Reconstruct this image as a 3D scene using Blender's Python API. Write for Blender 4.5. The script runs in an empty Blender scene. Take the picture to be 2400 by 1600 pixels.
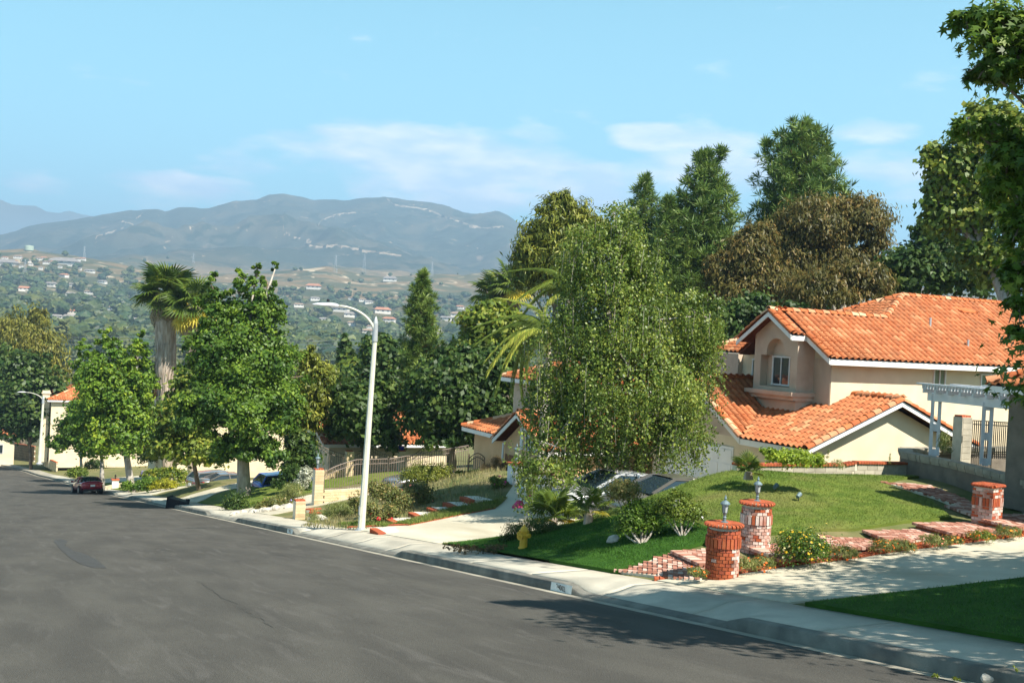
import bpy, bmesh, math, random
import numpy as np
from mathutils import Vector, Matrix
random.seed(7); rng = np.random.default_rng(7)
R_ = math.radians
scene = bpy.context.scene
COL = scene.collection

# ------------------------------------------------------------------ camera
# world frame: +X across the street to the right, +Y down the street, Z up
F = 2600.0; YAW = R_(26.0); ROLL = R_(2.9); PITCH = R_(-0.45); CZ = 2.5875
_cy, _sy, _cp, _sp = math.cos(YAW), math.sin(YAW), math.cos(PITCH), math.sin(PITCH)
FW = np.array([_sy*_cp, _cy*_cp, _sp]); _r = np.array([_cy, -_sy, 0.0]); _u = np.cross(_r, FW)
RV = _r*math.cos(ROLL)+_u*math.sin(ROLL); UV = -_r*math.sin(ROLL)+_u*math.cos(ROLL)
CAM = np.array([0, 0, CZ])
cd = bpy.data.cameras.new('camera'); cam = bpy.data.objects.new('camera', cd); COL.objects.link(cam)
m = Matrix(((RV[0], UV[0], -FW[0], 0), (RV[1], UV[1], -FW[1], 0), (RV[2], UV[2], -FW[2], CZ), (0, 0, 0, 1)))
cam.matrix_world = m
cd.sensor_width = 36; cd.lens = F/2400*36; cd.clip_start = 0.1; cd.clip_end = 30000
scene.camera = cam
scene.render.resolution_x = 1024; scene.render.resolution_y = 682

# ------------------------------------------------------------------ sun, sky, exposure
SUN_EL = 50.0
sdir = Vector((0.36, -0.93, 0)).normalized()*math.cos(R_(SUN_EL)) + Vector((0, 0, math.sin(R_(SUN_EL))))
sl = bpy.data.lights.new('sun', 'SUN'); sl.energy = 5.0; sl.angle = R_(0.53); sl.color = (1.0, 0.94, 0.84)
so = bpy.data.objects.new('sun', sl); COL.objects.link(so); so.rotation_euler = sdir.to_track_quat('Z', 'Y').to_euler()
so.location = (0, -20, 40)
world = bpy.data.worlds.new('World'); scene.world = world; world.use_nodes = True
wn = world.node_tree; wn.nodes.clear()
def wnode(t, **k):
    n = wn.nodes.new(t)
    for a, b in k.items(): setattr(n, a, b)
    return n
sky = wnode('ShaderNodeTexSky', sky_type='NISHITA', sun_disc=False, sun_elevation=R_(SUN_EL), altitude=400.0,
            air_density=0.9, dust_density=0.4, ozone_density=1.6)
sky.sun_rotation = math.atan2(sdir.x, sdir.y)
hs = wnode('ShaderNodeHueSaturation'); hs.inputs['Saturation'].default_value = 1.3; hs.inputs['Hue'].default_value = 0.466; hs.inputs['Value'].default_value = 0.62
wn.links.new(sky.outputs[0], hs.inputs['Color'])
tc = wnode('ShaderNodeTexCoord'); sep = wnode('ShaderNodeSeparateXYZ'); wn.links.new(tc.outputs['Generated'], sep.inputs[0])
def wm(op, a, b=None, clamp=False):
    n = wnode('ShaderNodeMath', operation=op, use_clamp=clamp)
    for i, s in enumerate((a, b)):
        if s is None: continue
        if isinstance(s, (int, float)): n.inputs[i].default_value = s
        else: wn.links.new(s, n.inputs[i])
    return n.outputs[0]
az = wm('ARCTAN2', sep.outputs['X'], sep.outputs['Y']); el = wm('ARCSINE', sep.outputs['Z'])
cmb = wnode('ShaderNodeCombineXYZ'); wn.links.new(az, cmb.inputs[0]); wn.links.new(wm('MULTIPLY', el, 3.2), cmb.inputs[1])
nz = wnode('ShaderNodeTexNoise'); nz.inputs['Scale'].default_value = 9.0; nz.inputs['Detail'].default_value = 8; nz.inputs['Roughness'].default_value = 0.55
wn.links.new(cmb.outputs[0], nz.inputs['Vector'])
def blob(a0, e0, ra, re):      # a soft cloud patch in the sky at an azimuth / elevation (degrees)
    da = wm('DIVIDE', wm('SUBTRACT', az, R_(a0)), R_(ra)); de = wm('DIVIDE', wm('SUBTRACT', el, R_(e0)), R_(re))
    q = wm('ADD', wm('MULTIPLY', da, da), wm('MULTIPLY', de, de))
    return wm('SUBTRACT', 1.0, q, True)
def sky_at(u, v):
    d = FW+RV*(u-1200)/F+UV*(800-v)/F; d = d/np.linalg.norm(d)
    return math.degrees(math.atan2(d[0], d[1])), math.degrees(math.asin(d[2]))
tot = None
for (u, v, ru, rv, k) in [(960, 345, 190, 52, 1.0), (1100, 395, 420, 60, .9), (1150, 440, 520, 50, .85), (1525, 328, 95, 26, 1.0), (1270, 322, 80, 20, .6),
                          (2060, 305, 110, 26, .75), (2100, 395, 130, 34, .7), (1650, 400, 200, 70, .8), (470, 430, 170, 18, .7), (120, 422, 90, 20, .5),
                          (2200, 470, 260, 50, .5), (-900, 380, 500, 70, .8), (3600, 350, 700, 80, .8), (500, 460, 500, 40, .4)]:
    a0, e0 = sky_at(u, v)
    b = wm('MULTIPLY', blob(a0, e0, math.degrees(ru*1.5/F), math.degrees(rv*1.7/F)), k)
    tot = b if tot is None else wm('MAXIMUM', tot, b)
cl = wm('ADD', tot, wm('MULTIPLY', wm('SUBTRACT', nz.outputs[0], 0.5), 2.4))
cl = wm('MULTIPLY', wm('MULTIPLY', wm('SUBTRACT', cl, 0.30), 2.1, True), 0.85)
nz2 = wnode('ShaderNodeTexNoise'); nz2.inputs['Scale'].default_value = 16.0; nz2.inputs['Detail'].default_value = 5
wn.links.new(cmb.outputs[0], nz2.inputs['Vector'])
cc = wnode('ShaderNodeMix', data_type='RGBA'); wn.links.new(wm('MULTIPLY', wm('SUBTRACT', nz2.outputs[0], 0.42), 5.0, True), cc.inputs[0])
cc.inputs[6].default_value = (6.8, 8.6, 11.2, 1); cc.inputs[7].default_value = (10.6, 10.9, 11.9, 1)
# pale haze band near the horizon all the way round
hb = wm('MULTIPLY', wm('POWER', wm('SUBTRACT', 1.0, wm('DIVIDE', wm('ABSOLUTE', el), R_(40.0)), True), 1.15), 1.0)
mh = wnode('ShaderNodeMix', data_type='RGBA'); wn.links.new(hb, mh.inputs[0]); wn.links.new(hs.outputs[0], mh.inputs[6]); mh.inputs[7].default_value = (4.3, 9.4, 11.9, 1)
mc = wnode('ShaderNodeMix', data_type='RGBA'); wn.links.new(cl, mc.inputs[0]); wn.links.new(mh.outputs[2], mc.inputs[6]); wn.links.new(cc.outputs[2], mc.inputs[7])
bg = wnode('ShaderNodeBackground'); bg.inputs['Strength'].default_value = 0.061
wn.links.new(mc.outputs[2], bg.inputs['Color'])
wo = wnode('ShaderNodeOutputWorld'); wn.links.new(bg.outputs[0], wo.inputs['Surface'])
vs = scene.view_settings; vs.view_transform = 'Standard'; vs.look = 'None'; vs.gamma = 1.0; vs.use_curve_mapping = False; vs.exposure = 1.13
try:
    scene.cycles.volume_step_rate = 4.0; scene.cycles.volume_bounces = 0; scene.cycles.max_bounces = 5; scene.cycles.diffuse_bounces = 2
    scene.cycles.transparent_max_bounces = 8
except Exception: pass

# ------------------------------------------------------------------ pixel <-> place helpers
def ray(u, v): return FW+RV*(u-1200)/F+UV*(800-v)/F
def P(u, v, D): return CAM+ray(u, v)*D
def on(u, v, x=None, y=None, z=None):
    r = ray(u, v); t = (x/r[0] if x is not None else y/r[1] if y is not None else (z-CZ)/r[2]); return CAM+r*t
def onplane(u, v, p0, n):
    r = ray(u, v); return CAM+r*(((np.array(p0)-CAM)@np.array(n))/(r@np.array(n)))
YS = [-40, 107.5, 147.5, 187.5, 206, 325, 400]; ZS = [5.12, -13.76, -17.91, -21.41, -23.16, -32.5, -37]
def zr(y): return np.interp(y, YS, ZS)
XY = [-40, 95, 107, 125, 140, 158, 176, 200, 240, 300]; XX = [10.35, 10.35, 10.0, 9.4, 8.5, 7.0, 4.6, 0.0, -11, -32]
def xg(y): return np.interp(y, XY, XX)
SWB = 1.9    # sidewalk back edge, metres from the asphalt edge

# ------------------------------------------------------------------ terrain of the lots (thin plate through surveyed points)
def base_z(x, y): return zr(y)+0.2+0.05*(np.clip(x, 12, 45)-12.2)
CPT = []
for y in list(range(-12, 120, 5)): CPT.append((xg(y)+SWB, y, zr(y)+.2))
for y in list(range(120, 240, 20)): CPT.append((xg(y)+SWB, y, zr(y)+.2))
def cp(u, v, D): p = P(u, v, D); CPT.append((p[0], p[1], p[2]))
for x, y in ((14, 14), (16, 14.5), (16, 17.3), (19, 14.5), (19, 17.3), (22, 17.3), (22, 14), (14, 17.5), (26, 16), (26, 13)): CPT.append((x, y, zr(y)+.2+.067*(x-12.2)))
for q in ((1700, 1105, 31), (1620, 1150, 29.5), (1600, 1190, 28), (1590, 1255, 25), (1480, 1280, 25), (1770, 1275, 22.3), (1900, 1230, 25), (2150, 1213, 26.5),
          (2315, 1228, 25.6), (2000, 1160, 29), (1340, 1228, 34), (1290, 1242, 32), (1160, 1165, 42.5), (1180, 1100, 47), (1000, 1160, 45), (1050, 1118, 50),
          (760, 1215, 46), (900, 1190, 46), (820, 1130, 62), (745, 1180, 52), (930, 1105, 66), (520, 1150, 66), (640, 1125, 75), (480, 1130, 78), (1690, 1352, 21.2)): cp(*q)
for q in ((19.3, 25, -1.12), (23, 25, -1.15), (26.7, 25, -1.24), (22, 28.3, -2.7), (27, 27.6, -2.6), (32, 27.5, -2.4), (26, 22, -1.15), (32, 20, -1.0), (42, 22, -.9), (30, 12, -.6), (44, 10, 0),
          (24, 33, -3.3), (24, 39, -3.6), (30, 31, -3.4), (30, 40, -3.6), (42, 36, -3.3), (55, 38, -3.2), (18, 32, -3.35), (18, 37, -3.85), (21, 30.5, -3.1), (20, 29, -3.1), (15.5, 29, -3.35),
          (24, 46, -5.2), (32, 47, -5.2), (28, 54, -5.4), (40, 52, -5), (24, 62, -6.1), (34, 64, -6.1), (22, 70, -8.4), (34, 74, -8.4), (26, 90, -10.5), (30, 110, -12.8), (55, 60, -4), (70, 40, -2), (60, 90, -8), (70, 120, -12)): CPT.append(q)
CPT = np.array(CPT, float)
_keep = []
for i, p in enumerate(CPT):
    if all((p[0]-CPT[j][0])**2+(p[1]-CPT[j][1])**2 > 0.6 for j in _keep): _keep.append(i)
CPT = CPT[_keep]
def _phi(d2): return np.where(d2 > 0, .5*d2*np.log(np.maximum(d2, 1e-9)), 0)
_n = len(CPT); _K = np.zeros((_n+3, _n+3)); _d2 = ((CPT[:, None, :2]-CPT[None, :, :2])**2).sum(-1)
_K[:_n, :_n] = _phi(_d2)+np.eye(_n)*0.6; _K[:_n, _n] = 1; _K[:_n, _n+1:] = CPT[:, :2]; _K[_n, :_n] = 1; _K[_n+1:, :_n] = CPT[:, :2].T
_rhs = np.zeros(_n+3); _rhs[:_n] = CPT[:, 2]-base_z(CPT[:, 0], CPT[:, 1]); _W = np.linalg.solve(_K, _rhs)
def T(x, y):
    x = np.asarray(x, float); y = np.asarray(y, float); sh = x.shape; xf = x.ravel(); yf = y.ravel()
    d2 = (xf[:, None]-CPT[None, :, 0])**2+(yf[:, None]-CPT[None, :, 1])**2
    res = _phi(d2)@_W[:_n]+_W[_n]+_W[_n+1]*xf+_W[_n+2]*yf
    f = np.clip((110-xf)/40, 0, 1)*np.clip((170-yf)/50, 0, 1)*np.clip((yf+30)/20, 0, 1)
    side = np.clip((xf-(xg(yf)+SWB))/0.8, 0, 1)
    z = base_z(xf, yf)+np.clip(res, -6, 6)*f*side
    return z.reshape(sh)
def G(u, v, off=0.0):      # point of the lots' ground (or the street) seen at a place of the photograph
    t = np.arange(6, 260, .25); r = ray(u, v); p = CAM[None]+t[:, None]*r[None]
    g = np.where(p[:, 0] > xg(p[:, 1])+SWB, T(p[:, 0], p[:, 1]), zr(p[:, 1])+.1)+off
    k = np.argmax(p[:, 2] < g)
    if k == 0: k = len(t)-1
    a = p[k-1, 2]-g[k-1]; b = g[k]-p[k, 2]; s = t[k-1]+.25*a/max(a+b, 1e-6)
    return CAM+r*s

# ------------------------------------------------------------------ mesh helpers
def tag(o, label=None, cat=None, group=None, kind=None):
    if label: o['label'] = label
    if cat: o['category'] = cat
    if group: o['group'] = group
    if kind: o['kind'] = kind
    return o
def thing(name, label, cat, loc=(0, 0, 0), rz=0.0, group=None):
    o = bpy.data.objects.new(name, None); COL.objects.link(o); o.location = loc; o.rotation_euler = (0, 0, rz); o.empty_display_size = .2
    return tag(o, label, cat, group)
def rootloc(o):
    p = np.zeros(3)
    while o is not None: p += np.array(o.location); o = o.parent
    return p
class MB:
    def __init__(s): s.v = []; s.f = []; s.t = []; s.sm = False
    def add(s, vs, fs, tint=0.5):
        b = len(s.v); s.v += [tuple(p) for p in vs]; s.f += [tuple(i+b for i in f) for f in fs]; s.t += [tint]*len(vs); return s
    def box(s, c, d, rz=0.0, tint=.5, M=None):
        x, y, z = d[0]/2, d[1]/2, d[2]/2
        vs = [(-x, -y, -z), (x, -y, -z), (x, y, -z), (-x, y, -z), (-x, -y, z), (x, -y, z), (x, y, z), (-x, y, z)]
        ca, sa = math.cos(rz), math.sin(rz)
        if M is not None: vs = [tuple(M@Vector(p)) for p in vs]
        else: vs = [(p[0]*ca-p[1]*sa+c[0], p[0]*sa+p[1]*ca+c[1], p[2]+c[2]) for p in vs]
        return s.add(vs, [(0, 3, 2, 1), (4, 5, 6, 7), (0, 1, 5, 4), (1, 2, 6, 5), (2, 3, 7, 6), (3, 0, 4, 7)], tint)
    def bar(s, a, b, w, h=None, tint=.5):     # rectangular bar from a to b
        a = Vector(a); b = Vector(b); h = h or w; d = b-a; L = d.length
        if L < 1e-6: return s
        q = d.to_track_quat('Y', 'Z').to_matrix().to_4x4(); M = Matrix.Translation((a+b)/2)@q
        return s.box(None, (w, L, h), M=M, tint=tint)
    def tube(s, pts, rad, n=8, tint=.5, cap=True):
        pts = [Vector(p) for p in pts]; rad = rad if isinstance(rad, (list, tuple, np.ndarray)) else [rad]*len(pts)
        vs = []; ref = Vector((0.31, 0.17, 0.93))
        for i, p in enumerate(pts):
            d = (pts[min(i+1, len(pts)-1)]-pts[max(i-1, 0)]).normalized()
            a = d.cross(ref if abs(d.dot(ref)) < .95 else Vector((1, 0, 0))).normalized(); b = d.cross(a)
            for k in range(n): t = 2*math.pi*k/n; vs.append(p+(a*math.cos(t)+b*math.sin(t))*rad[i])
        fs = [(i*n+k, i*n+(k+1) % n, (i+1)*n+(k+1) % n, (i+1)*n+k) for i in range(len(pts)-1) for k in range(n)]
        if cap: fs += [tuple(range(n-1, -1, -1)), tuple((len(pts)-1)*n+k for k in range(n))]
        return s.add(vs, fs, tint)
    def lathe(s, prof, c=(0, 0, 0), n=16, tint=.5):
        vs = [(c[0]+r*math.cos(2*math.pi*k/n), c[1]+r*math.sin(2*math.pi*k/n), c[2]+z) for r, z in prof for k in range(n)]
        fs = [(i*n+k, i*n+(k+1) % n, (i+1)*n+(k+1) % n, (i+1)*n+k) for i in range(len(prof)-1) for k in range(n)]
        fs += [tuple(range(n-1, -1, -1)), tuple((len(prof)-1)*n+k for k in range(n))]
        return s.add(vs, fs, tint)
    def prism(s, poly, y0, y1, axis='y', tint=.5):     # poly: list of (a, z); extruded along axis
        n = len(poly)
        def q(a, z, e): return (a, e, z) if axis == 'y' else (e, a, z) if axis == 'x' else (a, z, e)
        vs = [q(a, z, y0) for a, z in poly]+[q(a, z, y1) for a, z in poly]
        fs = [tuple(range(n)), tuple(range(2*n-1, n-1, -1))]+[(i, i+n, (i+1) % n+n, (i+1) % n) for i in range(n)]
        return s.add(vs, fs, tint)
    def slab(s, poly3, t=(0, 0, -.1), tint=.5):
        n = len(poly3); a = [np.array(p, float) for p in poly3]; b = [p+np.array(t) for p in a]
        return s.add(a+b, [tuple(range(n)), tuple(range(2*n-1, n-1, -1))]+[(i, i+n, (i+1) % n+n, (i+1) % n) for i in range(n)], tint)
    def mesh(s, name, mat, off=None, smooth=False):
        me = bpy.data.meshes.new(name); v = s.v
        if off is not None: v = [(p[0]-off[0], p[1]-off[1], p[2]-off[2]) for p in v]
        me.from_pydata(v, [], s.f)
        at = me.attributes.new('tint', 'FLOAT', 'POINT'); at.data.foreach_set('value', np.array(s.t, np.float32))
        if mat: me.materials.append(mat)
        bm = bmesh.new(); bm.from_mesh(me); bmesh.ops.recalc_face_normals(bm, faces=bm.faces); bm.to_mesh(me); bm.free()
        if smooth: me.polygons.foreach_set('use_smooth', np.ones(len(me.polygons), bool))
        return me
    def build(s, name, mat, parent=None, world=True, smooth=False, loc=None, kind=None):
        off = rootloc(parent) if (parent is not None and world) else (np.array(loc) if loc is not None else None)
        o = bpy.data.objects.new(name, s.mesh(name, mat, off, smooth)); COL.objects.link(o)
        if parent is not None: o.parent = parent
        elif loc is not None: o.location = loc
        if kind: o['kind'] = kind
        return o
def inst(name, me, M, parent=None):     # one more object sharing mesh data; M is a world matrix
    o = bpy.data.objects.new(name, me); COL.objects.link(o)
    if parent is not None:
        o.parent = parent; off = rootloc(parent); M = Matrix.Translation((-off[0], -off[1], -off[2]))@M
    o.matrix_local = M
    return o
def np_mesh(name, V, faces_quads, mat, tint=None, smooth=False):
    me = bpy.data.meshes.new(name); nq = len(faces_quads); k = faces_quads.shape[1]
    me.vertices.add(len(V)); me.vertices.foreach_set('co', V.astype(np.float32).ravel())
    me.loops.add(nq*k); me.loops.foreach_set('vertex_index', faces_quads.astype(np.int32).ravel())
    me.polygons.add(nq); me.polygons.foreach_set('loop_start', np.arange(0, nq*k, k, dtype=np.int32))
    if tint is not None:
        at = me.attributes.new('tint', 'FLOAT', 'POINT'); at.data.foreach_set('value', tint.astype(np.float32))
    if smooth: me.polygons.foreach_set('use_smooth', np.ones(nq, bool))
    me.materials.append(mat); me.update(calc_edges=True); me.validate()
    return me

# ------------------------------------------------------------------ materials
def mat(name, c1, c2=None, scale=5.0, rough=.8, detail=6, bump=0.0, bscale=40.0, spec=.3, metal=0.0, tint=0.0, c3=None, coat=0.0, stretch=None, dirt=None, trans=None, lo=.35, hi=.65, speck=0.0, wear=None):
    m = bpy.data.materials.new(name); m.use_nodes = True; nt = m.node_tree; b = nt.nodes['Principled BSDF']
    b.inputs['Roughness'].default_value = rough; b.inputs['Specular IOR Level'].default_value = spec; b.inputs['Metallic'].default_value = metal
    if coat: b.inputs['Coat Weight'].default_value = coat; b.inputs['Coat Roughness'].default_value = .06
    c2 = c2 or c1
    geo = nt.nodes.new('ShaderNodeNewGeometry'); src = geo.outputs['Position']
    if stretch:
        mp = nt.nodes.new('ShaderNodeMapping'); mp.inputs['Scale'].default_value = stretch; nt.links.new(src, mp.inputs[0]); src = mp.outputs[0]
    n1 = nt.nodes.new('ShaderNodeTexNoise'); n1.inputs['Scale'].default_value = scale; n1.inputs['Detail'].default_value = detail; nt.links.new(src, n1.inputs['Vector'])
    mr = nt.nodes.new('ShaderNodeMapRange'); mr.inputs[1].default_value = lo; mr.inputs[2].default_value = hi; nt.links.new(n1.outputs[0], mr.inputs[0])
    mx = nt.nodes.new('ShaderNodeMix'); mx.data_type = 'RGBA'; nt.links.new(mr.outputs[0], mx.inputs[0])
    mx.inputs[6].default_value = (*c1, 1); mx.inputs[7].default_value = (*c2, 1); out = mx.outputs[2]
    if dirt:      # (colour, scale, amount) large soft stains
        n2 = nt.nodes.new('ShaderNodeTexNoise'); n2.inputs['Scale'].default_value = dirt[1]; n2.inputs['Detail'].default_value = 5; n2.inputs['Distortion'].default_value = .6; nt.links.new(src, n2.inputs['Vector'])
        r2 = nt.nodes.new('ShaderNodeMapRange'); r2.inputs[1].default_value = .5; r2.inputs[2].default_value = .75; r2.inputs[4].default_value = dirt[2]; nt.links.new(n2.outputs[0], r2.inputs[0])
        x2 = nt.nodes.new('ShaderNodeMix'); x2.data_type = 'RGBA'; nt.links.new(r2.outputs[0], x2.inputs[0]); nt.links.new(out, x2.inputs[6]); x2.inputs[7].default_value = (*dirt[0], 1); out = x2.outputs[2]
    if wear:      # pale worn streaks running along the street
        mpw = nt.nodes.new('ShaderNodeMapping'); mpw.inputs['Scale'].default_value = (1.3, .13, 1); nt.links.new(geo.outputs['Position'], mpw.inputs[0])
        nw = nt.nodes.new('ShaderNodeTexNoise'); nw.inputs['Scale'].default_value = 2.4; nw.inputs['Detail'].default_value = 9; nw.inputs['Roughness'].default_value = .62; nw.inputs['Distortion'].default_value = .8; nt.links.new(mpw.outputs[0], nw.inputs['Vector'])
        rw = nt.nodes.new('ShaderNodeMapRange'); rw.inputs[1].default_value = .54; rw.inputs[2].default_value = .72; rw.inputs[4].default_value = .75; nt.links.new(nw.outputs[0], rw.inputs[0])
        xw = nt.nodes.new('ShaderNodeMix'); xw.data_type = 'RGBA'; nt.links.new(rw.outputs[0], xw.inputs[0]); nt.links.new(out, xw.inputs[6]); xw.inputs[7].default_value = (*wear, 1); out = xw.outputs[2]
    if speck:     # coarse aggregate
        ns_ = nt.nodes.new('ShaderNodeTexNoise'); ns_.inputs['Scale'].default_value = 55; ns_.inputs['Detail'].default_value = 6; ns_.inputs['Roughness'].default_value = .75; nt.links.new(geo.outputs['Position'], ns_.inputs['Vector'])
        rs_ = nt.nodes.new('ShaderNodeMapRange'); rs_.inputs[1].default_value = .3; rs_.inputs[2].default_value = .7; rs_.inputs[3].default_value = 1-speck; rs_.inputs[4].default_value = 1+speck; nt.links.new(ns_.outputs[0], rs_.inputs[0])
        hs_n = nt.nodes.new('ShaderNodeHueSaturation'); nt.links.new(rs_.outputs[0], hs_n.inputs['Value']); nt.links.new(out, hs_n.inputs['Color']); out = hs_n.outputs[0]
    if tint or c3:
        at = nt.nodes.new('ShaderNodeAttribute'); at.attribute_name = 'tint'
        if c3:
            x4 = nt.nodes.new('ShaderNodeMix'); x4.data_type = 'RGBA'; r4 = nt.nodes.new('ShaderNodeMapRange'); r4.inputs[1].default_value = .55; r4.inputs[2].default_value = 1.0
            nt.links.new(at.outputs['Fac'], r4.inputs[0]); nt.links.new(r4.outputs[0], x4.inputs[0]); nt.links.new(out, x4.inputs[6]); x4.inputs[7].default_value = (*c3, 1); out = x4.outputs[2]
        if tint:
            hv = nt.nodes.new('ShaderNodeHueSaturation'); r3 = nt.nodes.new('ShaderNodeMapRange'); r3.inputs[3].default_value = 1-tint; r3.inputs[4].default_value = 1+tint
            nt.links.new(at.outputs['Fac'], r3.inputs[0]); nt.links.new(r3.outputs[0], hv.inputs['Value']); nt.links.new(out, hv.inputs['Color']); out = hv.outputs[0]
    nt.links.new(out, b.inputs['Base Color'])
    if bump:
        n3 = nt.nodes.new('ShaderNodeTexNoise'); n3.inputs['Scale'].default_value = bscale; n3.inputs['Detail'].default_value = 4; nt.links.new(src, n3.inputs['Vector'])
        bp = nt.nodes.new('ShaderNodeBump'); bp.inputs['Strength'].default_value = bump; bp.inputs['Distance'].default_value = .03
        nt.links.new(n3.outputs[0], bp.inputs['Height']); nt.links.new(bp.outputs[0], b.inputs['Normal'])
    if trans:     # leaf: share of light passing through
        tr = nt.nodes.new('ShaderNodeBsdfTranslucent'); ms = nt.nodes.new('ShaderNodeMixShader'); ms.inputs[0].default_value = trans
        hv2 = nt.nodes.new('ShaderNodeHueSaturation'); hv2.inputs['Hue'].default_value = .485; hv2.inputs['Value'].default_value = 1.5; nt.links.new(out, hv2.inputs['Color']); nt.links.new(hv2.outputs[0], tr.inputs['Color'])
        nt.links.new(b.outputs[0], ms.inputs[1]); nt.links.new(tr.outputs[0], ms.inputs[2]); nt.links.new(ms.outputs[0], nt.nodes['Material Output'].inputs['Surface'])
    return m
def glass(name, c=(.03, .04, .045)):
    m = mat(name, c, rough=.05, spec=.9); return m
def leafm(name, dark, light, c3=None, trans=.3, spec=.35, rough=.5, tint=.45): return mat(name, dark, light, scale=.7, rough=rough, spec=spec, tint=tint, c3=c3, trans=trans)
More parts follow.
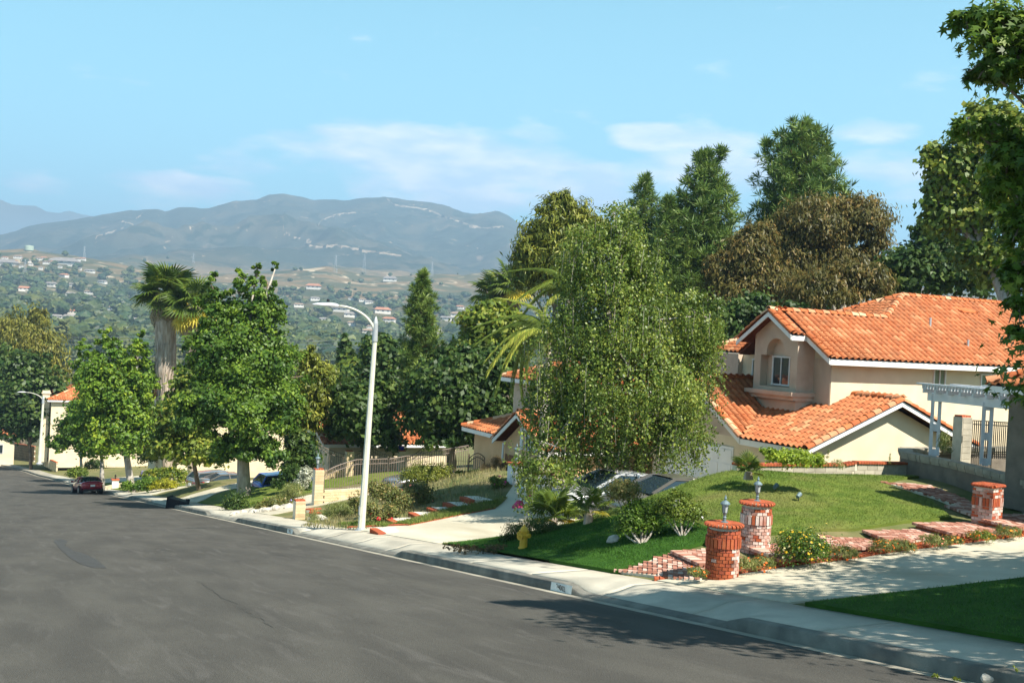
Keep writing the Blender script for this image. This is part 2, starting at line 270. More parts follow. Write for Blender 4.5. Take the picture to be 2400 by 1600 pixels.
M_ = dict(
 asphalt=mat('asphalt', (.068, .064, .055), (.090, .085, .072), scale=1.3, rough=.85, bump=.5, bscale=90, stretch=(1, .28, 1), dirt=((.040, .038, .034), .30, .6), spec=.2, speck=.5, wear=(.115, .108, .096)),
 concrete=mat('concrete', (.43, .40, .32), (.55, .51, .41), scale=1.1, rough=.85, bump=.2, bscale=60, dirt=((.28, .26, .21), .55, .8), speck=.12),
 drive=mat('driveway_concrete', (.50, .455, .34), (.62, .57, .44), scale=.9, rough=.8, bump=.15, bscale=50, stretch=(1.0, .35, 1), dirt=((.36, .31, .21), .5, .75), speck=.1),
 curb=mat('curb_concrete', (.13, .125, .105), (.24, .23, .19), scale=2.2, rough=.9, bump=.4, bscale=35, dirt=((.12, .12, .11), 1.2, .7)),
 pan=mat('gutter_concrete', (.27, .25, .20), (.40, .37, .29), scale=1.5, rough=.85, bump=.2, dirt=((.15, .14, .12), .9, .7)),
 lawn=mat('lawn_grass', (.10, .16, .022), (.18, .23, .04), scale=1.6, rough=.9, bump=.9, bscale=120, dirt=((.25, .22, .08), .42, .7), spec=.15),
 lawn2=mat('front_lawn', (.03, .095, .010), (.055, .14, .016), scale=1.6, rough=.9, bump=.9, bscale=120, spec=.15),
 dry=mat('dry_slope', (.11, .13, .045), (.24, .20, .10), scale=1.2, rough=1, bump=.6, bscale=50, dirt=((.10, .14, .04), .5, .8), spec=.1),
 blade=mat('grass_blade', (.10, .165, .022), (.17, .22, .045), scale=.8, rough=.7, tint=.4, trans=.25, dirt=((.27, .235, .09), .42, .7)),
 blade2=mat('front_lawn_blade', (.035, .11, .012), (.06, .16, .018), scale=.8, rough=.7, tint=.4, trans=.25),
 tile=mat('roof_tile', (.43, .125, .042), (.50, .18, .07), scale=3.0, rough=.75, tint=.22, c3=(.46, .23, .11), bump=.15, bscale=60, dirt=((.22, .12, .06), .8, .5)),
 ridge=mat('ridge_tile', (.47, .12, .036), (.52, .165, .055), scale=3.0, rough=.75, tint=.2, c3=(.55, .34, .2), bump=.15),
 under=mat('roof_underlay', (.10, .035, .02), (.14, .05, .03), rough=.95),
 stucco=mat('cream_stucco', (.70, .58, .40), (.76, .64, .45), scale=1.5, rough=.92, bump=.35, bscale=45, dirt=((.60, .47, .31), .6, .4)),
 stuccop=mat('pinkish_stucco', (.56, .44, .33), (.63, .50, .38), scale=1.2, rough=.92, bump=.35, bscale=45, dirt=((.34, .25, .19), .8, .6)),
 peach=mat('peach_stucco', (.62, .40, .22), (.68, .45, .26), scale=1.2, rough=.92, bump=.3, bscale=40),
 greyst=mat('grey_brown_stucco', (.17, .145, .115), (.23, .195, .155), scale=3, rough=.95, bump=.6, bscale=30, dirt=((.12, .10, .08), .8, .5)),
 capst=mat('cast_stone', (.30, .27, .21), (.40, .36, .28), scale=4, rough=.9, bump=.5, bscale=25),
 white=mat('white_paint', (.78, .77, .74), (.84, .83, .80), scale=2, rough=.55),
 whitew=mat('white_wood', (.66, .68, .70), (.76, .77, .78), scale=3, rough=.6),
 brick=mat('red_brick', (.40, .085, .032), (.48, .13, .05), scale=9, rough=.85, tint=.25, c3=(.30, .07, .035), bump=.4, bscale=70),
 brick2=mat('whitened_brick', (.48, .20, .14), (.60, .43, .36), scale=7, rough=.9, tint=.2, c3=(.60, .50, .44), bump=.4, bscale=70),
 paver=mat('paver_brick', (.34, .13, .085), (.46, .22, .15), scale=6, rough=.85, tint=.3, c3=(.50, .36, .29), bump=.3, bscale=60),
 mortar=mat('mortar', (.62, .55, .42), (.70, .63, .50), scale=6, rough=.95, bump=.3),
 block=mat('tan_block', (.56, .42, .24), (.66, .52, .32), scale=3, rough=.92, tint=.15, bump=.4, bscale=40, dirt=((.38, .28, .17), 1.1, .5)),
 blockg=mat('grey_block', (.36, .33, .26), (.46, .42, .33), scale=3, rough=.92, tint=.18, bump=.4, bscale=40),
 brownblock=mat('brown_block', (.20, .13, .075), (.27, .18, .11), scale=3, rough=.95, tint=.2, bump=.4, bscale=40),
 iron=mat('bronze_iron', (.16, .12, .09), (.20, .155, .12), rough=.5, spec=.4),
 black=mat('black_iron', (.012, .012, .012), rough=.5), galv=mat('galvanised_steel', (.42, .44, .45), (.50, .52, .52), scale=5, rough=.5, metal=.4),
 pole=mat('concrete_pole', (.58, .57, .47), (.66, .65, .54), scale=3, rough=.8, bump=.15), lampgrey=mat('verdigris_metal', (.13, .19, .21), (.19, .25, .27), scale=20, rough=.55, metal=.3),
 frost=mat('lamp_glass', (.42, .45, .44), rough=.15, spec=.6), glass=glass('window_glass'), wframe=mat('vinyl_frame', (.72, .72, .70), rough=.4),
 blind=mat('window_blind', (.16, .20, .12), (.22, .27, .17), rough=.6, stretch=(.2, .2, 12)),
 yellow=mat('hydrant_paint', (.62, .36, .02), (.70, .43, .035), scale=6, rough=.5, spec=.5, dirt=((.40, .22, .03), 5, .5)),
 bark=mat('bark', (.14, .105, .075), (.24, .19, .14), scale=8, rough=.95, bump=.8, bscale=25, stretch=(1, 1, .3)), barkw=mat('pale_bark', (.34, .30, .25), (.50, .46, .40), scale=6, rough=.9, bump=.4, bscale=25, stretch=(1, 1, .4), dirt=((.10, .08, .06), 4, .6)),
 barkr=mat('pine_bark', (.20, .09, .05), (.32, .15, .08), scale=8, rough=.95, bump=.8, bscale=20),
 skirt=mat('palm_skirt', (.34, .26, .19), (.52, .44, .36), scale=9, rough=.95, bump=.9, bscale=22, stretch=(1, 1, .12), dirt=((.12, .07, .04), 2.5, .7), tint=.35),
 soil=mat('soil', (.13, .09, .06), (.22, .16, .11), scale=5, rough=1, bump=.7, bscale=30), rock=mat('rock', (.38, .35, .29), (.56, .53, .46), scale=4, rough=.95, bump=.7, bscale=14, dirt=((.16, .15, .12), 3, .7)),
 rubber=mat('tyre_rubber', (.018, .018, .018), rough=.85), rim=mat('wheel_rim', (.42, .43, .44), rough=.3, metal=.8), trim=mat('dark_plastic', (.02, .02, .022), rough=.5),
 redcar=mat('crimson_paint', (.32, .008, .03), rough=.25, coat=1.0, spec=.5, metal=.3), whitecar=mat('silver_white_paint', (.62, .64, .66), rough=.3, coat=.8, metal=.2), greycar=mat('grey_paint', (.22, .21, .20), rough=.3, coat=.8, metal=.5),
 silvercar=mat('silver_paint', (.34, .35, .37), rough=.25, coat=.9, metal=.6), bluecar=mat('blue_paint', (.03, .09, .42), rough=.3, coat=.9, metal=.3), carglass=glass('car_glass', (.02, .035, .045)),
 taillight=mat('tail_light', (.45, .02, .02), rough=.2, spec=.7), clearlens=mat('clear_lens', (.75, .72, .72), rough=.15, spec=.8), plate=mat('licence_plate', (.80, .80, .78), rough=.5),
 bin=mat('bin_plastic', (.012, .016, .022), rough=.45), bluepot=mat('blue_glaze', (.01, .015, .22), rough=.2, spec=.6), pink=mat('pink_plastic', (.62, .05, .16), rough=.5), solar=mat('solar_cell', (.03, .045, .07), (.045, .06, .09), rough=.3, spec=.6),
 flag=mat('flagstone', (.60, .56, .46), (.68, .64, .54), scale=4, rough=.9, bump=.2), paint=mat('number_paint', (.72, .76, .72), (.80, .82, .78), scale=8, rough=.7), ink=mat('number_ink', (.02, .02, .02), rough=.7), wire=mat('cable', (.25, .27, .30), rough=.6),
)
# ------------------------------------------------------------------ street
# openings of the curb for the driveways: (start y, end y)
DRV = [(14.1, 18.3), (28.6, 38.6), (48.5, 54.5), (66, 73), (84, 91), (118, 126)]
def curbh(y):
    h = .165
    for a, b in DRV:
        h = min(h, .165*max(0, min(1, max((a-y)/.55, (y-b)/.55)))+.0)
    return max(h, .012)
def strip(name, ys, offs, mat_, x0f=xg, zf=zr, kind='structure'):
    ys = np.array(ys); V = []; k = len(offs)
    for y in ys:
        x0 = float(x0f(y)); z0 = float(zf(y))
        for (dx, dz) in offs: V.append((x0+dx, y, z0+(dz(y) if callable(dz) else dz)))
    V = np.array(V); n = len(ys)
    fq = np.array([(i*k+j, i*k+j+1, (i+1)*k+j+1, (i+1)*k+j) for i in range(n-1) for j in range(k-1)])
    o = bpy.data.objects.new(name, np_mesh(name, V, fq, mat_)); COL.objects.link(o)
    if kind: o['kind'] = kind
    return o
yy = np.concatenate([np.arange(-25, 60, .25), np.arange(60, 300, 1.0)])
crown = [(-12.0, 0.0), (-9, .06), (-6, .11), (-3, .07), (-.5, .015), (0.02, 0.0)]
strip('road', yy, crown, M_['asphalt'])
strip('gutter', yy, [(-.0, .004), (.3, -.028)], M_['pan'])
ch = lambda y: curbh(y)
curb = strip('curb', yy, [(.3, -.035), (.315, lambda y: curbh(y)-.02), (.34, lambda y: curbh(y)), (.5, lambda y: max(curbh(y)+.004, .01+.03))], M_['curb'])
# far side of the street: a curb, verge and slope, out of frame but there
strip('left_curb', yy, [(-12.0, -.03), (-12.02, .15), (-12.2, .15), (-13.8, .18), (-13.8, .18), (-26, .8), (-60, 2.0)], M_['concrete'])
# sidewalk: slabs of about 3 m with open joints
sw = strip('sidewalk', yy, [(.5, lambda y: max(curbh(y)+.0, .03)), (.85, lambda y: .075+.6*curbh(y)), (1.2, .178), (1.93, .19)], M_['pan'])
swy = -24.0; k = 0
slabs = []
while swy < 140:
    e = swy+random.choice((2.9, 3.0, 3.05)) if swy > 0 else swy+3
    ys = np.linspace(swy+.012, e-.012, 14)
    V = []
    for y in ys:
        x0 = float(xg(y)); z0 = float(zr(y)); h = curbh(y)
        for dx, dz in ((.505, max(h, .03)), (.85, .075+.6*h), (1.2, .178), (1.915, .19)): V.append((x0+dx, y, z0+dz+.014))
    n = len(V); V = np.array(V); V2 = V.copy(); V2[:, 2] -= .05; kk = 4; m_ = 14
    fq = [(i*kk+j, i*kk+j+1, (i+1)*kk+j+1, (i+1)*kk+j) for i in range(m_-1) for j in range(kk-1)]
    fq += [(j+1, j, j+n, j+1+n) for j in range(kk-1)]+[((m_-1)*kk+j, (m_-1)*kk+j+1, (m_-1)*kk+j+1+n, (m_-1)*kk+j+n) for j in range(kk-1)]
    fq += [(i*kk, (i+1)*kk, (i+1)*kk+n, i*kk+n) for i in range(m_-1)]+[((i+1)*kk+3, i*kk+3, i*kk+3+n, (i+1)*kk+3+n) for i in range(m_-1)]
    o = bpy.data.objects.new('slab', np_mesh('slab', np.vstack([V, V2]), np.array(fq), M_['concrete'])); COL.objects.link(o); o.parent = sw
    swy = e
# draped polygon on the lots' ground
def drape(name, poly, mat_, off=.03, step=.5, kind='structure', parent=None, zfun=None, edge=.08):
    from mathutils.geometry import delaunay_2d_cdt
    pts = []
    for i in range(len(poly)):
        a = np.array(poly[i][:2], float); b = np.array(poly[(i+1) % len(poly)][:2], float); n = max(1, int(np.linalg.norm(b-a)/step))
        for j in range(n): pts.append(a+(b-a)*j/n)
    nb = len(pts); P2 = np.array(pts); x0, y0 = P2.min(0); x1, y1 = P2.max(0)
    gx, gy = np.meshgrid(np.arange(x0, x1, step), np.arange(y0, y1, step)); g = np.stack([gx.ravel(), gy.ravel()], 1)
    inside = np.zeros(len(g), bool); j = nb-1
    for i in range(nb):
        xi, yi = P2[i]; xj, yj = P2[j]
        c = ((yi > g[:, 1]) != (yj > g[:, 1])) & (g[:, 0] < (xj-xi)*(g[:, 1]-yi)/(yj-yi+1e-12)+xi); inside ^= c; j = i
    g = g[inside]
    allp = np.vstack([P2, g])
    vs, es, fs, *_ = delaunay_2d_cdt([Vector(p) for p in allp], [(i, (i+1) % nb) for i in range(nb)], [list(range(nb))], 1, 1e-4)
    A = np.array([tuple(v) for v in vs]); Z = (zfun(A[:, 0], A[:, 1]) if zfun else T(A[:, 0], A[:, 1]))+off
    mb = MB(); mb.add([(A[i, 0], A[i, 1], Z[i]) for i in range(len(A))], [tuple(f) for f in fs])
    zb = (zfun(P2[:, 0], P2[:, 1]) if zfun else T(P2[:, 0], P2[:, 1]))+off
    ring = [(P2[i, 0], P2[i, 1], zb[i]) for i in range(nb)]+[(P2[i, 0], P2[i, 1], zb[i]-edge) for i in range(nb)]
    mb.add(ring, [(i, (i+1) % nb, (i+1) % nb+nb, i+nb) for i in range(nb)])
    me = bpy.data.meshes.new(name); me.from_pydata(mb.v, [], mb.f); me.materials.append(mat_)
    o = bpy.data.objects.new(name, me); COL.objects.link(o)
    if kind: o['kind'] = kind
    if parent: o.parent = parent
    me.polygons.foreach_set('use_smooth', np.ones(len(me.polygons), bool))
    return o
# ground of the lots
xs = np.concatenate([np.arange(0, 30, .5), np.arange(30, 130, 3)]); ys = np.concatenate([np.arange(-25, 80, .5), np.arange(80, 262, 4)])
XG = xg(ys)[:, None]+SWB-.06+xs[None]; YG = np.repeat(ys[:, None], len(xs), 1); ZG = T(XG, YG)-.015
ny, nx = XG.shape; idx = np.arange(ny*nx).reshape(ny, nx)
fq = np.stack([idx[:-1, :-1], idx[:-1, 1:], idx[1:, 1:], idx[1:, :-1]], -1).reshape(-1, 4)
o = bpy.data.objects.new('ground', np_mesh('ground', np.stack([XG.ravel(), YG.ravel(), ZG.ravel()], 1), fq, M_['dry'], smooth=True)); COL.objects.link(o); o['kind'] = 'structure'

def g2(u, v): p = G(u, v); return (p[0], p[1])
SB = 12.27
# driveway A (near), driveway B (main house), driveway C and D
A_left = [(SB, 18.15)]+[g2(*q) for q in ((1731, 1346), (1839, 1329), (2020, 1308), (2200, 1282), (2400, 1259))]
drape('driveway', A_left+[(A_left[-1][0]+6, A_left[-1][1]+.6), (A_left[-1][0]+8, 12.6), (16.6, 13.0), (SB, 14.3)], M_['drive'], off=.02)
B_left = [(SB, 37.6)]+[g2(*q) for q in ((960, 1232), (1080, 1208), (1160, 1193))]
drape('driveway', B_left+[(20.5, 40.6), (27, 40.6), (27, 32.5), (21, 31.2), (16.5, 30.0), (SB, 29.3)], M_['drive'], off=.02)
drape('driveway', [(SB, 54.6), (16, 56.2), (22, 57), (28, 57), (28, 51), (20, 49.6), (15, 49.2), (SB, 48.9)], M_['drive'], off=.02)
drape('driveway', [(SB, 73), (18, 75), (26, 77), (26, 70), (18, 67), (SB, 66)], M_['drive'], off=.02)
drape('driveway', [(SB, 91), (18, 93), (26, 95), (26, 87), (18, 85), (SB, 84)], M_['drive'], off=.02)
drape('driveway', [(xg(126)+SWB, 126), (20, 129), (26, 130), (26, 120), (18, 118), (xg(118)+SWB, 118)], M_['drive'], off=.02)
# lawns
mound = [(SB, 29.0), (SB, 22.6), (14.0, 21.0)]+[g2(*q) for q in ((1700, 1262), (1860, 1250), (2000, 1243), (2120, 1225), (2230, 1215), (2180, 1172), (2070, 1135))]+[(26.6, 24.8), (19.3, 24.8), (18.9, 27), (17.5, 29.5), (15.0, 29.4)]
lawnA = drape('lawn', mound, M_['lawn'], off=.05)
frontl = [(SB, 28.6), (SB, 19.6), (13.2, 19.6)]+[g2(*q) for q in ((1600, 1290), (1700, 1262))]+[(15.6, 23.6), (14.6, 26.5), (14.3, 28.6)]
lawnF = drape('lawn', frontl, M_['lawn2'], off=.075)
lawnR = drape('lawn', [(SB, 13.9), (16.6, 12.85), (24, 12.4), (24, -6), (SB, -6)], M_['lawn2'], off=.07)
lawnC = drape('lawn', [(19.5, 58.2), (34, 58.2), (34, 67), (19.5, 67)], M_['lawn'], off=.05)
lawnD = drape('lawn', [(SB, 57), (20, 58.5), (27, 63), (27, 68), (18, 66.2), (SB, 65.2)], M_['lawn'], off=.05)
lawnE = drape('lawn', [(xg(104)+SWB, 96), (24, 98), (24, 116), (xg(116)+SWB, 116)], M_['lawn'], off=.05)

# grass blades (nobody could count them)
def blades(name, poly, n, mat_, h=(.03, .06), off=.05, w=.008):
    P2 = np.array(poly); x0, y0 = P2.min(0); x1, y1 = P2.max(0)
    g = np.stack([rng.uniform(x0, x1, n*3), rng.uniform(y0, y1, n*3)], 1); inside = np.zeros(len(g), bool); j = len(P2)-1
    for i in range(len(P2)):
        xi, yi = P2[i]; xj, yj = P2[j]; inside ^= ((yi > g[:, 1]) != (yj > g[:, 1])) & (g[:, 0] < (xj-xi)*(g[:, 1]-yi)/(yj-yi+1e-12)+xi); j = i
    g = g[inside][:n]; n = len(g); z = T(g[:, 0], g[:, 1])+off-.01
    a = rng.uniform(0, 6.28, n); hh = rng.uniform(*h, n); lean = rng.uniform(-.05, .05, (n, 2))
    dx = np.cos(a)*w; dy = np.sin(a)*w
    V = np.zeros((n, 3, 3)); V[:, 0] = np.stack([g[:, 0]-dx, g[:, 1]-dy, z], 1); V[:, 1] = np.stack([g[:, 0]+dx, g[:, 1]+dy, z], 1); V[:, 2] = np.stack([g[:, 0]+lean[:, 0], g[:, 1]+lean[:, 1], z+hh], 1)
    o = bpy.data.objects.new(name, np_mesh(name, V.reshape(-1, 3), np.arange(n*3).reshape(n, 3), mat_, np.repeat(rng.uniform(0, 1, n), 3))); COL.objects.link(o)
    return tag(o, kind='stuff')
tag(blades('grass', mound, 60000, M_['blade']), 'close mown green grass blades on the mounded lawn', 'grass')
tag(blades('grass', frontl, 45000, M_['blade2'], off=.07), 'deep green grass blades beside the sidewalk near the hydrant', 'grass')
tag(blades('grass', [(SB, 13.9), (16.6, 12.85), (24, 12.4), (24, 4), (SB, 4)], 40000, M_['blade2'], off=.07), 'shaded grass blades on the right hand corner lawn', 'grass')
strp = [(SB, 38.8), (13, 37.9)]+B_left[1:]+[g2(1200, 1168), g2(1150, 1180), g2(1010, 1218), g2(880, 1248)]
tag(blades('grass', [(SB+.1, 39.4), (13.1, 38.1)]+B_left[1:]+[g2(1190, 1168), g2(1030, 1200), g2(900, 1236)], 9000, M_['blade'], h=(.05, .14), w=.02), 'ragged grass strip along the brick edge of the second driveway', 'grass')
slopeC = [g2(*q) for q in ((960, 1225), (1180, 1160), (1195, 1085), (1040, 1120), (900, 1160), (760, 1215), (700, 1240), (840, 1250))]
tag(blades('dry_grass', slopeC, 26000, mat('dry_blade', (.17, .17, .06), (.30, .26, .12), scale=.8, rough=.8, tint=.4, trans=.2), h=(.08, .22), off=0.0, w=.02), 'straw and green slope grass behind the flagstone steps', 'grass')

# brick edging of the driveways
bk = MB().box((0, 0, 0), (.20, .095, .06)).mesh('brick', M_['brick'])
def tinted(fn, name, mat_, n=6, lo=0.05, hi=.98):
    out = []
    for i in range(n):
        mb = MB(); fn(mb); mb.t = [lo+(hi-lo)*i/max(1, n-1)]*len(mb.v); out.append(mb.mesh(name, mat_))
    return out
BR = tinted(lambda m: m.box((0, 0, 0), (.195, .09, .06)), 'brick', M_['brick'])
def path_points(pts, step):
    pts = [np.array(p, float) for p in pts]; out = []; carry = 0
    for a, b in zip(pts[:-1], pts[1:]):
        L = np.linalg.norm(b-a); s = carry
        while s < L: out.append((a+(b-a)*s/L, (b-a)/L)); s += step
        carry = s-L
    return out
def edging(label, pts, side, meshes=BR):
    t = None; a0 = pts[0]; z0 = float(T(a0[0], a0[1])); t = thing('brick_edging', label, 'edging', (a0[0], a0[1], z0))
    for p, d in path_points(pts, .105)[:300]:
        x, y = p[0]-d[1]*side, p[1]+d[0]*side; z = float(T(x, y))+.03
        an = math.atan2(d[1], d[0])+math.pi/2
        inst('brick', random.choice(meshes), Matrix.Translation((x, y, z))@Matrix.Rotation(an+random.uniform(-.02, .02), 4, 'Z'), t)
edging('red brick edging along the left side of the nearest driveway', A_left, .10)
edging('red brick edging beside the grass strip of the second driveway', B_left, .10)

# house numbers stencilled on the curb face
def plaque(y0, y1, text, label, bg=True):
    xf = float(xg(y0))+.3; ym = (y0+y1)/2; z0 = float(zr(ym))
    t = thing('curb_number', label, 'house number', (xf, ym, z0))
    sl_ = -.128
    if bg:
        mb = MB(); hw = (y1-y0)/2
        mb.add([(xf-.006, y1, z0+sl_*hw-.02), (xf-.006, y0, z0-sl_*hw-.02), (xf+.010, y0, z0-sl_*hw+.146), (xf+.010, y1, z0+sl_*hw+.146)], [(0, 1, 2, 3)])
        mb.build('painted_panel', M_['paint'], t)
    cu = bpy.data.curves.new('num', 'FONT'); cu.body = text; cu.size = .155; cu.align_x = 'CENTER'; cu.align_y = 'CENTER'; cu.extrude = .001; cu.space_character = 1.05
    to = bpy.data.objects.new('tmp', cu); me = bpy.data.meshes.new_from_object(to); bpy.data.objects.remove(to)
    me.materials.clear(); me.materials.append(M_['ink'] if bg else M_['ink'])
    # text plane faces -X, reads with +(-Y) to the right
    Mx = Matrix(((0, 0, -1, xf-.011), (-1, 0, 0, ym), (-sl_, 1, 0, z0+.062), (0, 0, 0, 1)))
    inst('number', me, Mx, t)
plaque(18.65, 19.5, '24002', 'white panel with black digits painted on the near curb')
plaque(38.95, 39.7, '24757', 'faded number panel at the end of the curb below the lamp post')
# tar marks and cracks
def decal(name, label, pts, w, mat_, n=1):
    mb = MB()
    for a, b in zip(pts[:-1], pts[1:]):
        d = np.array([b[0]-a[0], b[1]-a[1]]); L = np.hypot(*d); nrm = np.array([-d[1], d[0]])/L*w/2
        q = []
        for p, s in ((a, -1), (b, -1), (b, 1), (a, 1)):
            x, y = p[0]+nrm[0]*s, p[1]+nrm[1]*s; q.append((x, y, roadz(x, y)+.006))
        mb.add(q, [(0, 1, 2, 3)])
    return tag(mb.build(name, mat_), label, 'road mark')
def roadz(x, y): return float(zr(y))+float(np.interp(x-float(xg(y)), [c[0] for c in crown], [c[1] for c in crown]))
def gr(u, v):
    p = CAM.copy(); r = ray(u, v); t = 4.0
    while t < 300:
        q = CAM+r*t
        if q[2] < roadz(q[0], q[1]): return (q[0], q[1])
        t += .05
tar = mat('tar', (.050, .047, .042), (.062, .058, .051), scale=4, rough=.7)
pale = mat('worn_patch', (.105, .10, .092), (.125, .12, .11), scale=3, rough=.9)
mb = MB()
outl = [gr(*q) for q in ((125, 1267), (140, 1262), (160, 1268), (152, 1278), (175, 1292), (200, 1298), (228, 1312), (250, 1331), (220, 1331), (190, 1322), (165, 1308), (145, 1290))]
mb.add([(x, y, roadz(x, y)+.006) for x, y in outl], [tuple(range(len(outl)))]); tag(mb.build('tar_patch', tar), 'dark jagged tar smear on the left part of the road', 'road mark')
decal('tar_line', 'short dark tar dash near the middle of the road', [gr(*q) for q in [(312, 1307), (350, 1310), (390, 1311)]], .05, tar)
def crack(label, pts, w=.012, jit=.03):
    P2 = [np.array(gr(*q)) for q in pts]; out = []
    for a, b in zip(P2[:-1], P2[1:]):
        n = max(2, int(np.linalg.norm(b-a)/.25))
        for i in range(n): out.append(a+(b-a)*i/n+np.array([random.gauss(0, jit), random.gauss(0, jit)]))
    out.append(P2[-1]); decal('crack', label, [tuple(q) for q in out], w, tar)
crack('fine crack running across the whole road below the tar smear', [(0, 1302), (140, 1304), (400, 1306), (620, 1300), (700, 1297)], .02)
crack('fine crack curving through the middle of the road', [(460, 1360), (520, 1400), (560, 1420), (640, 1470)], .012, .04)
crack('fine crack near the right gutter', [(1180, 1370), (1330, 1425), (1500, 1470)], .012, .04)
# ------------------------------------------------------------------ roofs
def tile_mesh(m_, w=.30, L=.42):
    prof = [(0, 0), (.02, .035), (.06, .068), (.105, .078), (.15, .068), (.19, .035), (.21, 0), (.30, -.008)]
    k = w/.30; vs = []
    for (x, z) in prof: vs.append((x*k, 0, z+.045))
    for (x, z) in prof: vs.append((x*k, L, z+.012))
    for (x, z) in prof: vs.append((x*k, 0.0, z+.015))
    n = len(prof)
    fs = [(i, i+1, i+1+n, i+n) for i in range(n-1)]+[(i+2*n, i+1+2*n, i+1, i) for i in range(n-1)]
    m_.add(vs, fs)
TILES = tinted(lambda m: tile_mesh(m), 'tile', M_['tile'], 9)
def tile_low(m_, w=.30, L=.42):
    vs = [(0, 0, .045), (.105, 0, .12), (.21, 0, .045), (.30, 0, .037), (0, L, .012), (.105, L, .088), (.21, L, .012), (.30, L, .004), (0, 0, .015), (.105, 0, .09), (.21, 0, .015), (.30, 0, .007)]
    m_.add(vs, [(i, i+1, i+5, i+4) for i in range(3)]+[(i+8, i+9, i+1, i) for i in range(3)])
TLO = tinted(lambda m: tile_low(m), 'tile', M_['tile'], 1)[0] if True else None
def ridge_mesh(m_, r=.145, L=.42):
    n = 6; vs = []
    for (y, rr, z) in ((0, r*1.08, 0), (L, r*.92, -.02), (0, r*.9, 0)):
        for k in range(n+1): a = math.pi*k/n; vs.append((rr*math.cos(a), y, rr*math.sin(a)*.95+z))
    fs = [(k, k+1, k+n+2, k+n+1) for k in range(n)]+[(k+2*(n+1), k+1+2*(n+1), k+1, k) for k in range(n)]
    m_.add(vs, fs)
RIDGES = tinted(lambda m: ridge_mesh(m), 'ridge_tile', M_['ridge'], 5)
_tv = [np.array([v.co[:] for v in me.vertices]) for me in (TILES[0],)][0]; _tf = [tuple(p.vertices) for p in TILES[0].polygons]
def inpoly(px, py, poly):
    c = False; j = len(poly)-1
    for i in range(len(poly)):
        xi, yi = poly[i]; xj, yj = poly[j]
        if (yi > py) != (yj > py) and px < (xj-xi)*(py-yi)/(yj-yi+1e-12)+xi: c = not c
        j = i
    return c
